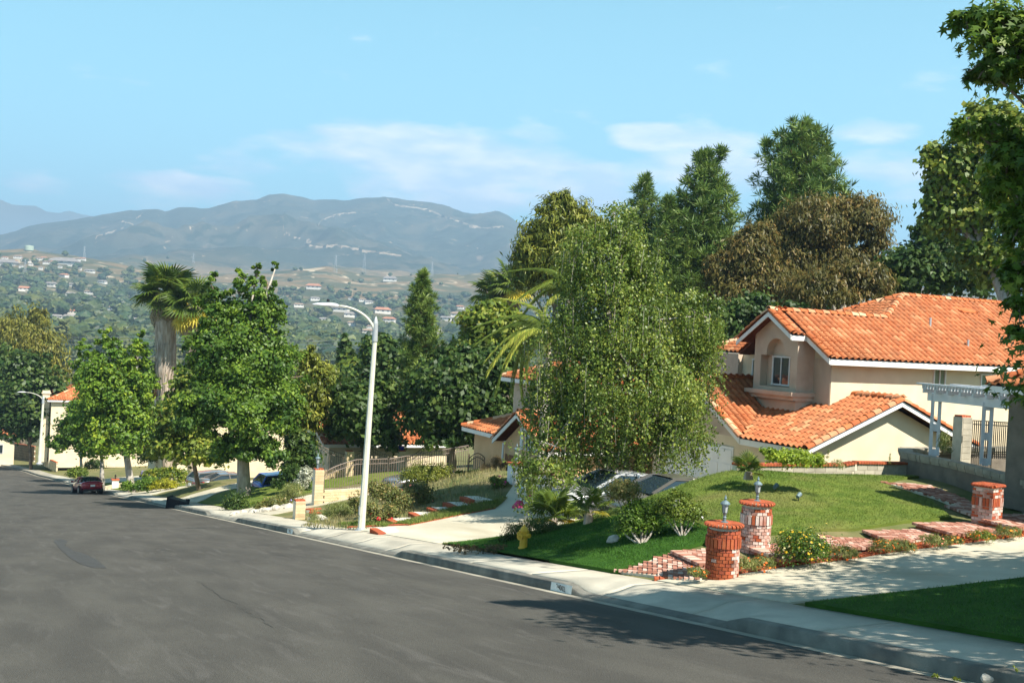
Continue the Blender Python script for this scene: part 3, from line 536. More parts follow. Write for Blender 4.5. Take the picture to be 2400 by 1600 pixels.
class Roof:
    def __init__(s, parent, name='roof', limit=300): s.p = parent; s.tiles = []; s.caps = []; s.under = MB(); s.fas = MB(); s.limit = limit
    def plane(s, poly, w=.30, cov=.36):      # poly: first two points are the eave, in order so that up-slope is to the left
        pl = [np.array(p, float) for p in poly]; o = pl[0]; ux = pl[1]-pl[0]; ux[2] = 0 if abs(ux[2]) < .05 else ux[2]; ux /= np.linalg.norm(ux)
        nr = np.zeros(3)
        for i in range(1, len(pl)-1): nr += np.cross(pl[i]-pl[0], pl[i+1]-pl[0])
        nr /= np.linalg.norm(nr)
        if nr[2] < 0: nr = -nr
        vx = np.cross(nr, ux)
        if vx[2] < 0: vx = -vx; 
        if np.dot(np.cross(ux, vx), nr) < 0: ux = -ux; o = pl[1]
        p2 = [((p-o)@ux, (p-o)@vx) for p in pl]
        s.under.slab([p-nr*.01 for p in pl], tuple(-nr*.08))
        u0, u1 = min(p[0] for p in p2), max(p[0] for p in p2); v1 = max(p[1] for p in p2)
        nv = int(v1/cov)+1
        for j in range(nv):
            v = j*cov-.06
            for i in range(int((u1-u0)/w)+1):
                u = u0+i*w
                if inpoly(u+w/2, min(max(v+.12, .02), v1-.01), p2):
                    c = o+ux*u+vx*v+nr*.02
                    M = Matrix(((ux[0], vx[0], nr[0], c[0]), (ux[1], vx[1], nr[1], c[1]), (ux[2], vx[2], nr[2], c[2]), (0, 0, 0, 1)))
                    M = M@Matrix.Rotation(random.uniform(-.012, .012), 4, 'Z')
                    s.tiles.append((M, random.choice([0, 1, 2, 3, 3, 4, 4, 5, 6, 7]) if random.random() < .45 else random.randint(0, 5)))
    def cap(s, a, b, lift=.065, step=.36):     # line of ridge tiles from a (start, lapped over) to b
        a = np.array(a, float); b = np.array(b, float); d = b-a; L = np.linalg.norm(d); d /= L; n = max(1, int(L/step))
        side = np.cross(d, [0, 0, 1.0]); side /= np.linalg.norm(side); up = np.cross(side, d)
        for i in range(n):
            c = a+d*(i*L/n)+up*lift
            s.caps.append((Matrix(((side[0], d[0], up[0], c[0]), (side[1], d[1], up[1], c[1]), (side[2], d[2], up[2], c[2]), (0, 0, 0, 1))), random.randint(0, 4)))
    def fascia(s, a, b, h=.22, t=.04, out=(0, 0, 0)):
        a = np.array(a, float)+np.array(out); b = np.array(b, float)+np.array(out)
        d = b-a; d[2] = 0; d /= np.linalg.norm(d); sd = np.array([d[1], -d[0], 0])*t/2
        s.fas.slab([a-sd, b-sd, b+sd, a+sd], (0, 0, -h))
    def finish(s):
        r = s.under.build('roof', M_['under'], s.p)
        if s.fas.v: s.fas.build('fascia', M_['white'], s.p)
        allt = [(M, v, 0) for M, v in s.tiles]+[(M, v, 1) for M, v in s.caps]
        allt.sort(key=lambda q: (Vector(q[0].translation)-Vector(CAM)).length)
        caps = [q for q in allt if q[2] == 1][:max(0, s.limit)]; tl = [q for q in allt if q[2] == 0]
        for M, v, k in caps: inst('ridge_tile', RIDGES[v], M, r)
        for M, v, k in tl[:s.limit]: inst('tile', TILES[v], M, r)
        rest = tl[s.limit:]
        for nm, rest_, mm, src in (('tile_field', rest, M_['tile'], TILES[0]), ('ridge_tile_field', [q for q in allt if q[2] == 1][max(0, s.limit):], M_['ridge'], RIDGES[0])):
            if not rest_: continue
            if s.limit < 250 and nm == 'tile_field': src = TLO
            tv = np.array([v.co[:] for v in src.vertices]); tf = np.array([tuple(p.vertices) for p in src.polygons])
            off = rootloc(r); n = len(tv); V = []; Fq = []; Tn = []
            for i, (M, v, k) in enumerate(rest_):
                A = np.array(M); V.append(tv@A[:3, :3].T+A[:3, 3]-off); Fq.append(tf+i*n); Tn.append(np.full(n, .05+.93*v/8))
            o = bpy.data.objects.new(nm, np_mesh(nm, np.vstack(V), np.vstack(Fq), mm, np.concatenate(Tn))); COL.objects.link(o); o.parent = r; o['kind'] = 'stuff'
        return r
def window(parent, c, w, h, normal, panes=2, frame=.06, blind=False, mat_=None, arch=False):
    # c: centre on the wall face; normal '-x' or '-y'
    c = np.array(c, float); fr = MB(); gl = MB(); n = -1
    def bx(m, a, z, da, dz, d0, dd):
        if normal == '-y': m.box((c[0]+a, c[1]-d0, c[2]+z), (da, dd, dz))
        else: m.box((c[0]-d0, c[1]+a, c[2]+z), (dd, da, dz))
    bx(fr, 0, h/2, w+frame*2, frame, .02, .07); bx(fr, 0, -h/2, w+frame*2, frame, .02, .07)
    for i in range(panes+1): bx(fr, -w/2+w*i/panes, 0, frame if i in (0, panes) else frame*.7, h-frame, .018, .06)
    o = fr.build('window', M_['wframe'], parent)
    for i in range(panes):
        g_ = MB(); bx(g_, -w/2+w*(i+.5)/panes, 0, w/panes-.04, h-.04, -.0, .02); g_.build('pane', mat_ or (M_['blind'] if blind else M_['glass']), o)
    return o

# ------------------------------------------------------------------ main house
def c1(x, y): return 1600+x/2.904, 680+y/2.904
H = thing('house', 'two storey cream house with orange tile roofs and a bay window, behind the mounded lawn', 'house', (30, 34, -3.6))
PADZ = -3.7
p = .62
E1 = on(*c1(1005, 462), y=32.0); xe, ye, ze = E1[0], 32.0, float(E1[2])       # near eave corner
hw1 = 2.75; yr1 = ye+hw1; zr1 = ze+p*hw1                                 # wing ridge
pk = onplane(*c1(1490, 45), E1, (0, -p, 1)); yr2, zr2, xp = float(pk[1]), float(pk[2]), float(pk[0])
we = onplane(*c1(1400, 215), E1, (0, -p, 1)); xw = float(we[0])
XR = 56.0; yb = yr2+(yr2-ye)
rf = Roof(H, limit=300)
xb = xe-.75; bw = 1.42                                              # bay: protrudes, narrower, same slopes
# front slope (one plane): eave, wing, main
rf.plane([(xe, ye, ze), (XR, ye, ze), (XR, yr2, zr2), (xp, yr2, zr2), (xw, yr1, zr1), (xe, yr1, zr1)])
rf.plane([(xb, yr1-bw, zr1-p*bw), (xe-.001, yr1-bw, zr1-p*bw), (xe-.001, yr1, zr1), (xb, yr1, zr1)])
rf.plane([(xe-.001, yr1+bw+.5, zr1-p*(bw+.5)), (xb, yr1+bw+.5, zr1-p*(bw+.5)), (xb, yr1, zr1), (xe-.001, yr1, zr1)])
# wing far slope, main left hip, back slope
hp = onplane(*c1(378, 362), (0, 0, ze), (0, 0, 1))
xh, yh = float(hp[0]), float(hp[1])
xh = max(min(xh, xe+2.5), xe-1.0); yh = min(yh, yb+2)
rf.plane([(xe+.3, yr1+hw1, ze), (xe, yr1+hw1, ze), (xe, yr1, zr1), (xw, yr1, zr1), (xw, yr1+hw1, ze)])
rf.plane([(xe+.9, yb, ze), (xe+.9, yr1+hw1-1.2, ze), (xw, yr1, zr1), (xp, yr2, zr2)])
rf.plane([(XR, yb, ze), (xe+.9, yb, ze), (xp, yr2, zr2), (XR, yr2, zr2)])
rf.cap((xb-.05, yr1, zr1), (xw, yr1, zr1)); rf.cap((xw, yr1, zr1), (xp, yr2, zr2)); rf.cap((xp, yr2, zr2), (XR, yr2, zr2)); rf.cap((xe+.9, yb, ze), (xp, yr2, zr2))
rf.cap((xe+.02, ye, ze), (xe+.02, yr1-bw, zr1-p*bw), .03); rf.cap((xb+.02, yr1-bw, zr1-p*bw), (xb+.02, yr1, zr1), .05); rf.cap((xb+.02, yr1+bw+.5, zr1-p*(bw+.5)), (xb+.02, yr1, zr1), .03)
rf.fascia((xe, ye+.0, ze-.03), (XR, ye, ze-.03), .22); rf.fascia((xe-.02, ye, ze-.03), (xe-.02, yr1-bw, zr1-p*bw-.03), .2)
rf.fascia((xb-.03, yr1-bw, zr1-p*bw-.03), (xb-.03, yr1, zr1-.03), .18); rf.fascia((xb-.03, yr1, zr1-.03), (xb-.03, yr1+bw+.5, zr1-p*(bw+.5)-.03), .18)
rf.fascia((xb, yr1-bw, zr1-p*bw-.03), (xe, yr1-bw, zr1-p*bw-.03), .2); rf.fascia((xe+.9, yr1+hw1-.9, ze-.03), (xe+.9, yb, ze-.03), .24)
# roof vents
# upper walls
W = MB(); yw = ye+.5; xwl = xe+.55; zt = ze-.05
W.box(((xwl+XR)/2, (yw+yb-.4)/2, (zt+PADZ)/2), (XR-xwl, yb-.4-yw, zt-PADZ))
W.prism([(yw+.02, zt), (yr1+hw1-.5, zt), (yr1, zr1-.12)], xwl, xwl+3.0, 'x')
W.build('wall', M_['stucco'], H)
Wb = MB(); bx0 = xb+.45; by0, by1 = yr1-bw+.14, yr1+bw-.1                     # bay with a recessed arched window
zb0 = ze-1.75; zb1 = zr1-p*bw
Wb.box(((bx0+xwl)/2, by0+.2, (zb1+zb0)/2), (xwl-bx0, .4, zb1-zb0)); Wb.box(((bx0+xwl)/2, by1-.2, (zb1+zb0)/2), (xwl-bx0, .4, zb1-zb0))
zs = ze-1.25; zh = ze-.02
Wb.box(((bx0+.35+xwl)/2, (by0+by1)/2, (zb1+zb0)/2), (xwl-bx0-.35, by1-by0-.8, zb1-zb0))
Wb.box(((bx0+.5*.35), (by0+by1)/2, (zs+zb0)/2-.0), (.35, by1-by0-.8, zs-zb0)); 
a0, a1 = by0+.4, by1-.4; ar = (a1-a0)/2*.62; ac = (a0+a1)/2
arch = [(a0, zh), (a0, zb1), (by0, zb1), (ac, zr1-.14), (by1, zb1), (a1, zb1), (a1, zh)]+[(ac+ar, zh)]+[(ac+ar*math.cos(t), zh+.12+ar*math.sin(t)) for t in np.linspace(0, math.pi, 9)]+[(ac-ar, zh)]
Wb.prism([(a, z) for a, z in arch], bx0, bx0+.35, 'x')
Wb.box(((bx0+xwl)/2-.15, (by0+by1)/2, zb0+.28), (xwl-bx0+.35, by1-by0+.28, .16)); Wb.box(((bx0+xwl)/2-.08, (by0+by1)/2, zb0+.12), (xwl-bx0+.2, by1-by0+.12, .18))
Wb.box(((bx0+xwl)/2, (by0+by1)/2, zb0-.5), (xwl-bx0, by1-by0-.02, 1.06))
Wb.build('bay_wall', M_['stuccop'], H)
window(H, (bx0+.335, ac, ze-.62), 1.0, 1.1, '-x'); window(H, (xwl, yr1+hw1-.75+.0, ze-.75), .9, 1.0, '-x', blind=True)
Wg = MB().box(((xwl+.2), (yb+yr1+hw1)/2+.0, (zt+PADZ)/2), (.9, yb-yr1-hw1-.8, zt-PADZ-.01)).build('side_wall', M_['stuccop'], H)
pw = on(*c1(1746, 597), y=yw); window(H, (pw[0], yw, pw[2]), .62, .72, '-y', blind=True)
pw = on(*c1(2080, 640), y=yw); window(H, (pw[0]+.3, yw, pw[2]), 1.5, .8, '-y', panes=2, blind=True)
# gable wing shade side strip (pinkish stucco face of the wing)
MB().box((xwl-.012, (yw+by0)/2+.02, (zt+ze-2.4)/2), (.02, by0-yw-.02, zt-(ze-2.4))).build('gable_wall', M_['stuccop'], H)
for (q, hh) in (((1683, 255), .32), ((1940, 400), .28)):
    b = onplane(*c1(*q), E1, (0, -p, 1)); MB().tube([(b[0], b[1], b[2]-.1), (b[0], b[1], b[2]+hh+.1)], .05, 8).build('vent_pipe', M_['galv'], H)
b = onplane(*c1(1935, 165), E1, (0, -p, 1)); vm = MB(); an = math.atan(p)
vm.slab([(b[0]-.5, b[1]-.15, b[2]+.12), (b[0]+.5, b[1]-.15, b[2]+.12), (b[0]+.5, b[1]+.35, b[2]+.32), (b[0]-.5, b[1]+.35, b[2]+.32)], (0, 0, -.05))
vm.box((b[0]-.46, b[1], b[2]+.05), (.06, .3, .22)); vm.box((b[0]+.46, b[1], b[2]+.05), (.06, .3, .22)); vm.build('roof_vent', M_['ridge'], H)

# garage wing: gable to the street and a cross gable towards the viewer
D2 = 41.8
E2 = P(*c1(390, 1005), D2); xg2, yg2, zg2 = [float(a) for a in E2]
cf = on(*c1(840, 1083), x=xg2); yf = float(cf[1]); ap = on(*c1(1492, 752), y=yf); xa, za = float(ap[0]), float(ap[2]); pc = (za-zg2)/(xa-xg2)
gp = .6; gr1 = onplane(*c1(60, 596), E2, (0, -gp, 1)); yg, zg = float(gr1[1]), float(gr1[2]); 
xL = xg2; xr2 = xa+(xa-xg2)*.98
# garage right slope ends in the valley with the cross gable's left slope
def valley(z): return (xg2+(z-zg2)/pc, yg2+(z-zg2)/gp, z)
zv = min(za, zg)
rf.plane([(xL, yg2, zg2), (xL+.35, yg2, zg2), valley(zv), (xwl+.3, yg2+(zv-zg2)/gp, zv), (xwl+.3, yg, zg), (xL, yg, zg)])
yg_b = yg+(zg-zg2)/gp
rf.plane([(xwl+.3, yg_b, zg2), (xL, yg_b, zg2), (xL, yg, zg), (xwl+.3, yg, zg)])
rf.plane([(xL, yg2, zg2), (xL, yf, zg2), (xa, yf, za), (xa, yw+.6, za), valley(zv)])
rf.plane([(xr2, yf, zg2), (xr2, yw, zg2), (xa, yw, za), (xa, yf, za)])
rf.cap((xL-.02, yg, zg), (xwl+.4, yg, zg)); rf.cap((xa, yf-.02, za), (xa, yw+.1, za))
rf.cap((xL+.02, yg2, zg2), (xL+.02, yg, zg), .03); rf.cap((xL, yf+.02, zg2), (xa, yf+.02, za), .03); rf.cap((xr2, yf+.02, zg2), (xa, yf+.02, za), .03); rf.cap((xL+.02, yg_b, zg2), (xL+.02, yg, zg), .03)
rf.fascia((xL-.03, yg2-.02, zg2-.02), (xL-.03, yg, zg-.03), .2); rf.fascia((xL-.03, yg, zg-.03), (xL-.03, yg_b, zg2-.03), .2)
rf.fascia((xL, yg2, zg2-.02), (xL, yf, zg2-.02), .22); rf.fascia((xL, yf-.03, zg2-.02), (xa, yf-.03, za-.03), .18); rf.fascia((xa, yf-.03, za-.03), (xr2, yf-.03, zg2-.03), .18)
Wl = MB(); yfw = yf+.45; xlw = xg2+.45
Wl.box(((xlw+xr2-.4)/2, (yfw+yw)/2, (zg2-.05+PADZ)/2), (xr2-.4-xlw, yw-yfw-.004, zg2-.05-PADZ)); Wl.prism([(xlw, zg2-.055), (xr2-.4, zg2-.055), (xa, za-.25)], yfw, yfw+.4, 'y')
Wl.box(((xlw+xwl)/2, (yw+.01+yg_b-.4)/2, (zg2-.05+PADZ)/2), (xwl-xlw, yg_b-.4-yw-.01, zg2-.05-PADZ))
Wl.build('garage_wall', M_['stucco'], H)
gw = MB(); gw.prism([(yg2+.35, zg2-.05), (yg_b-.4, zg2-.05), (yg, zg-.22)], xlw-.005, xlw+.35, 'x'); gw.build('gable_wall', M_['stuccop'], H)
gd = MB(); y0, y1 = yg2+.9, yg_b-1.0
gd.box((xlw-.02, (y0+y1)/2, PADZ+1.15), (.05, y1-y0, 2.3)); door = gd.build('garage_door', M_['white'], H)
for i in range(4):
    for j in range(6):
        w_ = (y1-y0)/6; MB().box((xlw-.052, y0+w_*(j+.5), PADZ+.32+i*.56), (.03, w_*.78, .36)).build('panel', M_['white'], door)
rf.finish()

# ------------------------------------------------------------------ simpler tiled houses further down the street
def gable_house(label, x0, x1, y0, y1, zb, ze_, p_, axis, wall, limit=300, win=(), chim=None, over=.45, group=None, solar=None):
    """axis 'x': ridge runs along X (gable faces the street); 'y': ridge along Y."""
    t = thing('house', label, 'house', (x0, y0, zb), group=group); r = Roof(t, limit=limit)
    W = MB(); W.box(((x0+x1)/2, (y0+y1)/2, (zb-.6+ze_)/2), (x1-x0, y1-y0, ze_-zb+.6))
    if axis == 'x':
        ym = (y0+y1)/2; h = (ym-y0+over)*p_; z0 = ze_-over*p_*0; zt_ = ze_+h; a, b = x0-over, x1+over
        r.plane([(a, y0-over, ze_), (b, y0-over, ze_), (b, ym, zt_), (a, ym, zt_)]); r.plane([(b, y1+over, ze_), (a, y1+over, ze_), (a, ym, zt_), (b, ym, zt_)])
        W.prism([(y0, ze_-.001), (y1, ze_-.001), (ym, zt_-.22)], x0, x0+.3, 'x'); W.prism([(y0, ze_-.001), (y1, ze_-.001), (ym, zt_-.22)], x1-.3, x1, 'x')
        r.cap((a, ym, zt_), (b, ym, zt_)); r.cap((a+.02, y0-over, ze_), (a+.02, ym, zt_), .03); r.cap((a+.02, y1+over, ze_), (a+.02, ym, zt_), .03)
        r.fascia((a-.03, y0-over, ze_), (a-.03, ym, zt_), .2); r.fascia((a-.03, ym, zt_), (a-.03, y1+over, ze_), .2); r.fascia((a, y0-over, ze_), (b, y0-over, ze_), .2)
    else:
        xm = (x0+x1)/2; h = (xm-x0+over)*p_; zt_ = ze_+h; a, b = y0-over, y1+over
        r.plane([(x0-over, b, ze_), (x0-over, a, ze_), (xm, a, zt_), (xm, b, zt_)]); r.plane([(x1+over, a, ze_), (x1+over, b, ze_), (xm, b, zt_), (xm, a, zt_)])
        W.prism([(x0, ze_-.001), (x1, ze_-.001), (xm, zt_-.22)], y0, y0+.3, 'y')
        r.cap((xm, a, zt_), (xm, b, zt_)); r.cap((x0-over, a+.02, ze_), (xm, a+.02, zt_), .03); r.cap((x1+over, a+.02, ze_), (xm, a+.02, zt_), .03)
        r.fascia((x0-over, a-.03, ze_), (xm, a-.03, zt_), .2); r.fascia((xm, a-.03, zt_), (x1+over, a-.03, ze_), .2); r.fascia((x0-over, a, ze_), (x0-over, b, ze_), .2)
    W.build('wall', wall, t); r.finish()
    for w in win: window(t, *w)
    if chim:
        cx, cy_, cz0, cz1 = chim; m_ = MB().box((cx, cy_, (cz0+cz1)/2), (.8, 1.3, cz1-cz0)).box((cx, cy_, cz1+.08), (1.0, 1.5, .16)).box((cx, cy_, cz1+.26), (.85, 1.35, .2)); m_.build('chimney', M_['stucco'], t)
    if solar:
        for (sx, sy, sz) in solar:
            MB().slab([(sx, sy, sz), (sx+1.0, sy, sz), (sx+1.0, sy+1.4, sz+1.4*p_), (sx, sy+1.4, sz+1.4*p_)], (0, 0, -.05)).build('solar_panel', M_['solar'], t)
    return t
def hip_house(label, x0, x1, y0, y1, zb, ze_, p_, wall, limit=300, win=(), over=.5, solar=None, chim=None):
    t = thing('house', label, 'house', (x0, y0, zb)); r = Roof(t, limit=limit); a, b, c, d = x0-over, x1+over, y0-over, y1+over
    ym = (c+d)/2; hw = ym-c; zt_ = ze_+hw*p_
    MB().box(((x0+x1)/2, (y0+y1)/2, (zb-.6+ze_)/2), (x1-x0, y1-y0, ze_-zb+.6)).build('wall', wall, t)
    r.plane([(a, c, ze_), (b, c, ze_), (b-hw, ym, zt_), (a+hw, ym, zt_)]); r.plane([(a, d, ze_), (a, c, ze_), (a+hw, ym, zt_)]); r.plane([(b, d, ze_), (a, d, ze_), (a+hw, ym, zt_), (b-hw, ym, zt_)]); r.plane([(b, c, ze_), (b, d, ze_), (b-hw, ym, zt_)])
    r.cap((a+hw, ym, zt_), (b-hw, ym, zt_)); r.cap((a, c, ze_), (a+hw, ym, zt_)); r.cap((a, d, ze_), (a+hw, ym, zt_)); r.cap((b, c, ze_), (b-hw, ym, zt_))
    r.fascia((a, c-.02, ze_), (b, c-.02, ze_), .2); r.fascia((a-.02, c, ze_), (a-.02, d, ze_), .2); r.finish()
    for w in win: window(t, *w)
    if chim: cx, cy_, cz0, cz1 = chim; MB().box((cx, cy_, (cz0+cz1)/2), (.9, 1.4, cz1-cz0)).box((cx, cy_, cz1+.08), (1.15, 1.65, .16)).box((cx, cy_, cz1+.28), (.95, 1.45, .24)).build('chimney', M_['stucco'], t)
    if solar:
        for (sx, sy, sz) in solar: MB().slab([(sx, sy, sz), (sx+1.0, sy, sz), (sx+1.0, sy+1.5, sz+1.5*p_), (sx, sy+1.5, sz+1.5*p_)], (0, 0, -.05)).build('solar_panel', M_['solar'], t)
    return t
# garage end of the next house: apex seen at (1213, 966), eaves at (1150,1040) and (1243,1030)
Db = 49.0; apx = P(1213, 968, Db); xB = float(apx[0]); yB = float(apx[1]); zB = float(apx[2])
eR = on(1243, 1030, x=xB); eL = on(1149, 1040, x=xB); hwB = max(1.8, min(3.4, (float(eL[1])-yB)*.9)); zeB = float(eL[2])+.25; pB = (zB-zeB)/hwB
gable_house('peach gabled garage with orange tile roof seen left of the birch', xB+.45, xB+8.5, yB-hwB+.45, yB+hwB-.45, -5.2, zeB, pB, 'x', M_['peach'],
            win=[((xB+.45, yB-.35, zeB+.25), .5, .85, '-x', 2, .05)])
sh = bpy.data.objects[[o.name for o in bpy.data.objects if o.get('label', '').startswith('peach gabled')][0]]
for dy in (-.95, .32): MB().box((xB+.43, yB+dy, zeB+.25), (.05, .26, .95)).build('shutter', M_['whitew'], sh)
MB().box((xB+.44, yB+hwB-.95, zeB-1.6), (.04, .9, 2.0)).build('door', M_['barkr'], sh); MB().tube([(xB+.3, yB+hwB-.5, zeB-.1), (xB+.3, yB+hwB-.5, zeB-2.6)], .05, 8).build('downpipe', M_['white'], sh)
# its main body further back (small hip end seen at left)
hip_house('low orange tiled house wing behind the peach garage', xB+2.0, xB+15, yB+hwB+.6, yB+hwB+6.5, -5.4, zeB-.1, .38, M_['peach'])
# house with solar panels seen through the gap left of the main house
ps = P(1640, 838, 58)
hip_house('orange tiled roof with dark solar panels seen between birch and main house', float(ps[0])-9, float(ps[0])+8, float(ps[1])-3.5, float(ps[1])+3.5, -6, float(ps[2])-1.5, .38, M_['stuccop'], limit=150,
          solar=[(float(ps[0])-6.5+i*1.04, float(ps[1])-3.6+j*1.55, float(ps[2])-1.3+j*1.55*.38+.06) for i in range(11) for j in range(2)])
# house behind the iron fence (cream, shade gable + orange roof)
ph = P(755, 985, 70)
gable_house('cream house with orange tile roof behind the iron fence and the dark tree', float(ph[0])+.4, float(ph[0])+9, float(ph[1])-.5, float(ph[1])+8.5, -7.4, float(ph[2])-1.4, .42, 'x', M_['stucco'], limit=200,
            win=[((float(ph[0])+.4, float(ph[1])+3, float(ph[2])-1.9), 1.2, 1.2, '-x')])
pr = P(930, 925, 78)
gable_house('broad orange tiled roof showing through the trees beyond the lamp post', float(pr[0])-6, float(pr[0])+3, float(pr[1])-4, float(pr[1])+4, -8.5, float(pr[2])-2.6, .5, 'x', M_['stucco'], limit=200)
# houses on the left, further down
pc_ = P(400, 905, 105)
gable_house('cream house with orange roof and small solar panel behind the fan palm', float(pc_[0])-1, float(pc_[0])+11, float(pc_[1])-4, float(pc_[1])+5, -13.5, float(pc_[2])-2.3, .45, 'x', M_['stucco'], limit=100,
            solar=[(float(pc_[0])+2, float(pc_[1])-4.2, float(pc_[2])-2.1), (float(pc_[0])+3.1, float(pc_[1])-4.2, float(pc_[2])-2.1)], win=[((float(pc_[0])-1, float(pc_[1])+.5, float(pc_[2])-3.2), 1.4, 1.2, '-x')])
pd_ = P(135, 915, 150)
hip_house('white walled house with orange roof and tall chimney behind the distant lamp', float(pd_[0])-1, float(pd_[0])+14, float(pd_[1])-5, float(pd_[1])+6, -17.5, float(pd_[2])-.9, .42, M_['stucco'], limit=60,
          chim=(float(pd_[0])-1.6, float(pd_[1])-3, -17.5, float(pd_[2])-.2))
pe_ = P(8, 985, 165)
gable_house('cream house with orange roof at the left edge of the view', float(pe_[0])-14, float(pe_[0])+1.5, float(pe_[1])-4, float(pe_[1])+5, -21, float(pe_[2])-2.5, .45, 'y', M_['stucco'], limit=60,
            win=[((float(pe_[0])-.8, float(pe_[1])-4, float(pe_[2])-3.8), 1.6, 1.3, '-y')])
# ------------------------------------------------------------------ far land: valley, hills, mountains
def vnoise(x, y, seed=0):
    def h(i, j): 
        n = (i.astype(np.int64)*374761393+j.astype(np.int64)*668265263+seed*974711) & 0xffffffff
        n = ((n ^ (n >> 13))*1274126177) & 0xffffffff; return ((n ^ (n >> 16)) & 0xffff)/65535.0
    xi, yi = np.floor(x), np.floor(y); fx, fy = x-xi, y-yi; fx = fx*fx*(3-2*fx); fy = fy*fy*(3-2*fy)
    a, b, c, d = h(xi, yi), h(xi+1, yi), h(xi, yi+1), h(xi+1, yi+1)
    return (a*(1-fx)+b*fx)*(1-fy)+(c*(1-fx)+d*fx)*fy
def fbm(x, y, s, o=5, seed=0, ridged=False):
    t = 0; a = 1; n = 0
    for k in range(o):
        v = vnoise(x/s*2**k+k*17.3, y/s*2**k-k*9.1, seed+k); v = 1-abs(2*v-1) if ridged else v
        t = t+v*a; n += a; a *= .5
    return t/n-.5
SKU = [-600, -250, 0, 55, 127, 210, 287, 354, 376, 409, 475, 531, 586, 614, 652, 685, 719, 774, 829, 884, 929, 995, 1039, 1072, 1106, 1150, 1177, 1205, 1224, 1320, 1450, 1600, 1800, 2100, 2500, 3000]
SKV = [610, 590, 557, 535, 519, 505, 490, 488, 495, 488, 494, 477, 469, 458, 455, 462, 472, 465, 460, 458, 467, 477, 486, 497, 500, 494, 505, 524, 531, 560, 590, 610, 640, 670, 690, 720]
def hz(u): return 779.6+.0507*(u-1200)      # horizon line of the photograph
def az2u(a): return 1200+F*np.tan(np.clip(a-YAW, -1.1, 1.1))
def FZ(x, y):
    d = np.hypot(x, y); a = np.arctan2(x, y); u = az2u(a)
    def E(v, dd): return CZ+(hz(u)-v)/F*dd*np.cos(np.clip(a-YAW, -1.1, 1.1))
    hillv = np.interp(u, [-400, 0, 60, 150, 200, 330, 420, 600, 760, 860, 960, 1080, 1160, 1300, 2500], [600, 588, 584, 592, 602, 628, 634, 626, 616, 636, 640, 650, 640, 650, 700])
    foot = np.interp(u, [-400, 0, 300, 600, 900, 1150, 2500], [600, 600, 605, 628, 632, 655, 720])
    ks = [0, 230, 330, 470, 850, 1450, 2000, 2550, 3000, 3500, 5600, 6800, 9500, 40000]
    zs = [0*u-22, 0*u-27, 0*u-38, 0*u-45, E(hz(u)+88, 850), E(hz(u)+2, 1450), E(hz(u)-52, 2000), E(hillv, 2550), E(hillv+26, 3000), E(foot, 3500), E(np.interp(u, SKU, SKV), 5600), E(np.interp(u, SKU, SKV), 5600)*.55, 0*u+150, 0*u]
    z = zs[0]*1.0
    for i in range(len(ks)-1):
        t = np.clip((d-ks[i])/(ks[i+1]-ks[i]), 0, 1)
        if i == 9: t = t**.85
        z = np.where(d >= ks[i], zs[i]+(zs[i+1]-zs[i])*t, z)
    near = np.clip((d-260)/300, 0, 1)
    z = z+near*fbm(x, y, 260, 5, 3)*np.interp(d, [250, 900, 2600, 3400], [8, 22, 46, 60])
    mt = np.clip((d-3400)/900, 0, 1)*np.clip((5600-d)/900, 0, 1)
    z = z+mt*(fbm(x, y, 800, 7, 11, True)-.30)*360+np.clip((d-3400)/900, 0, 1)*fbm(x, y, 420, 5, 23)*22
    # a spur in front of the left skyline
    return z
azs = np.radians(np.concatenate([np.arange(-50, -3, 1.0), np.arange(-3, 56, .16), np.arange(56, 120, 1.0)]))
rs = np.concatenate([np.linspace(215, 700, 70), np.linspace(710, 3500, 130), np.linspace(3520, 5900, 130), np.linspace(6000, 9500, 20)])
AA, RR = np.meshgrid(azs, rs); X = RR*np.sin(AA); Y = RR*np.cos(AA); Z = FZ(X, Y)
nr, na = X.shape; idx = np.arange(nr*na).reshape(nr, na); fq = np.stack([idx[:-1, :-1], idx[:-1, 1:], idx[1:, 1:], idx[1:, :-1]], -1).reshape(-1, 4)
mm = mat('hillside', (.06, .07, .035), (.115, .105, .055), scale=.006, rough=1, detail=10, bump=0, spec=.05)
nt = mm.node_tree; b = nt.nodes['Principled BSDF']; src = b.inputs['Base Color'].links[0].from_socket
geo = nt.nodes.new('ShaderNodeNewGeometry')
def nnode(s, d, dist=0.0, sc=None):
    n = nt.nodes.new('ShaderNodeTexNoise'); n.inputs['Scale'].default_value = s; n.inputs['Detail'].default_value = d; n.inputs['Distortion'].default_value = dist
    if sc: mp = nt.nodes.new('ShaderNodeMapping'); mp.inputs['Scale'].default_value = sc; nt.links.new(geo.outputs['Position'], mp.inputs[0]); nt.links.new(mp.outputs[0], n.inputs['Vector'])
    else: nt.links.new(geo.outputs['Position'], n.inputs['Vector'])
    return n.outputs[0]
def rng_(s, a, b_, c=0, d=1):
    r = nt.nodes.new('ShaderNodeMapRange'); r.inputs[1].default_value = a; r.inputs[2].default_value = b_; r.inputs[3].default_value = c; r.inputs[4].default_value = d; nt.links.new(s, r.inputs[0]); return r.outputs[0]
def mulf(a, b_):
    r = nt.nodes.new('ShaderNodeMath'); r.operation = 'MULTIPLY'; nt.links.new(a, r.inputs[0]); nt.links.new(b_, r.inputs[1]); return r.outputs[0]
def mixc(f, a, c):
    x = nt.nodes.new('ShaderNodeMix'); x.data_type = 'RGBA'; nt.links.new(f, x.inputs[0]); nt.links.new(a, x.inputs[6]); x.inputs[7].default_value = (*c, 1); return x.outputs[2]
at = nt.nodes.new('ShaderNodeAttribute'); at.attribute_name = 'tint'      # 0 valley, .5 dry hills, 1 mountain
dry = rng_(at.outputs['Fac'], .2, .5)
out = mixc(mulf(dry, rng_(nnode(.012, 8, .4), .46, .58)), src, (.19, .135, .07))
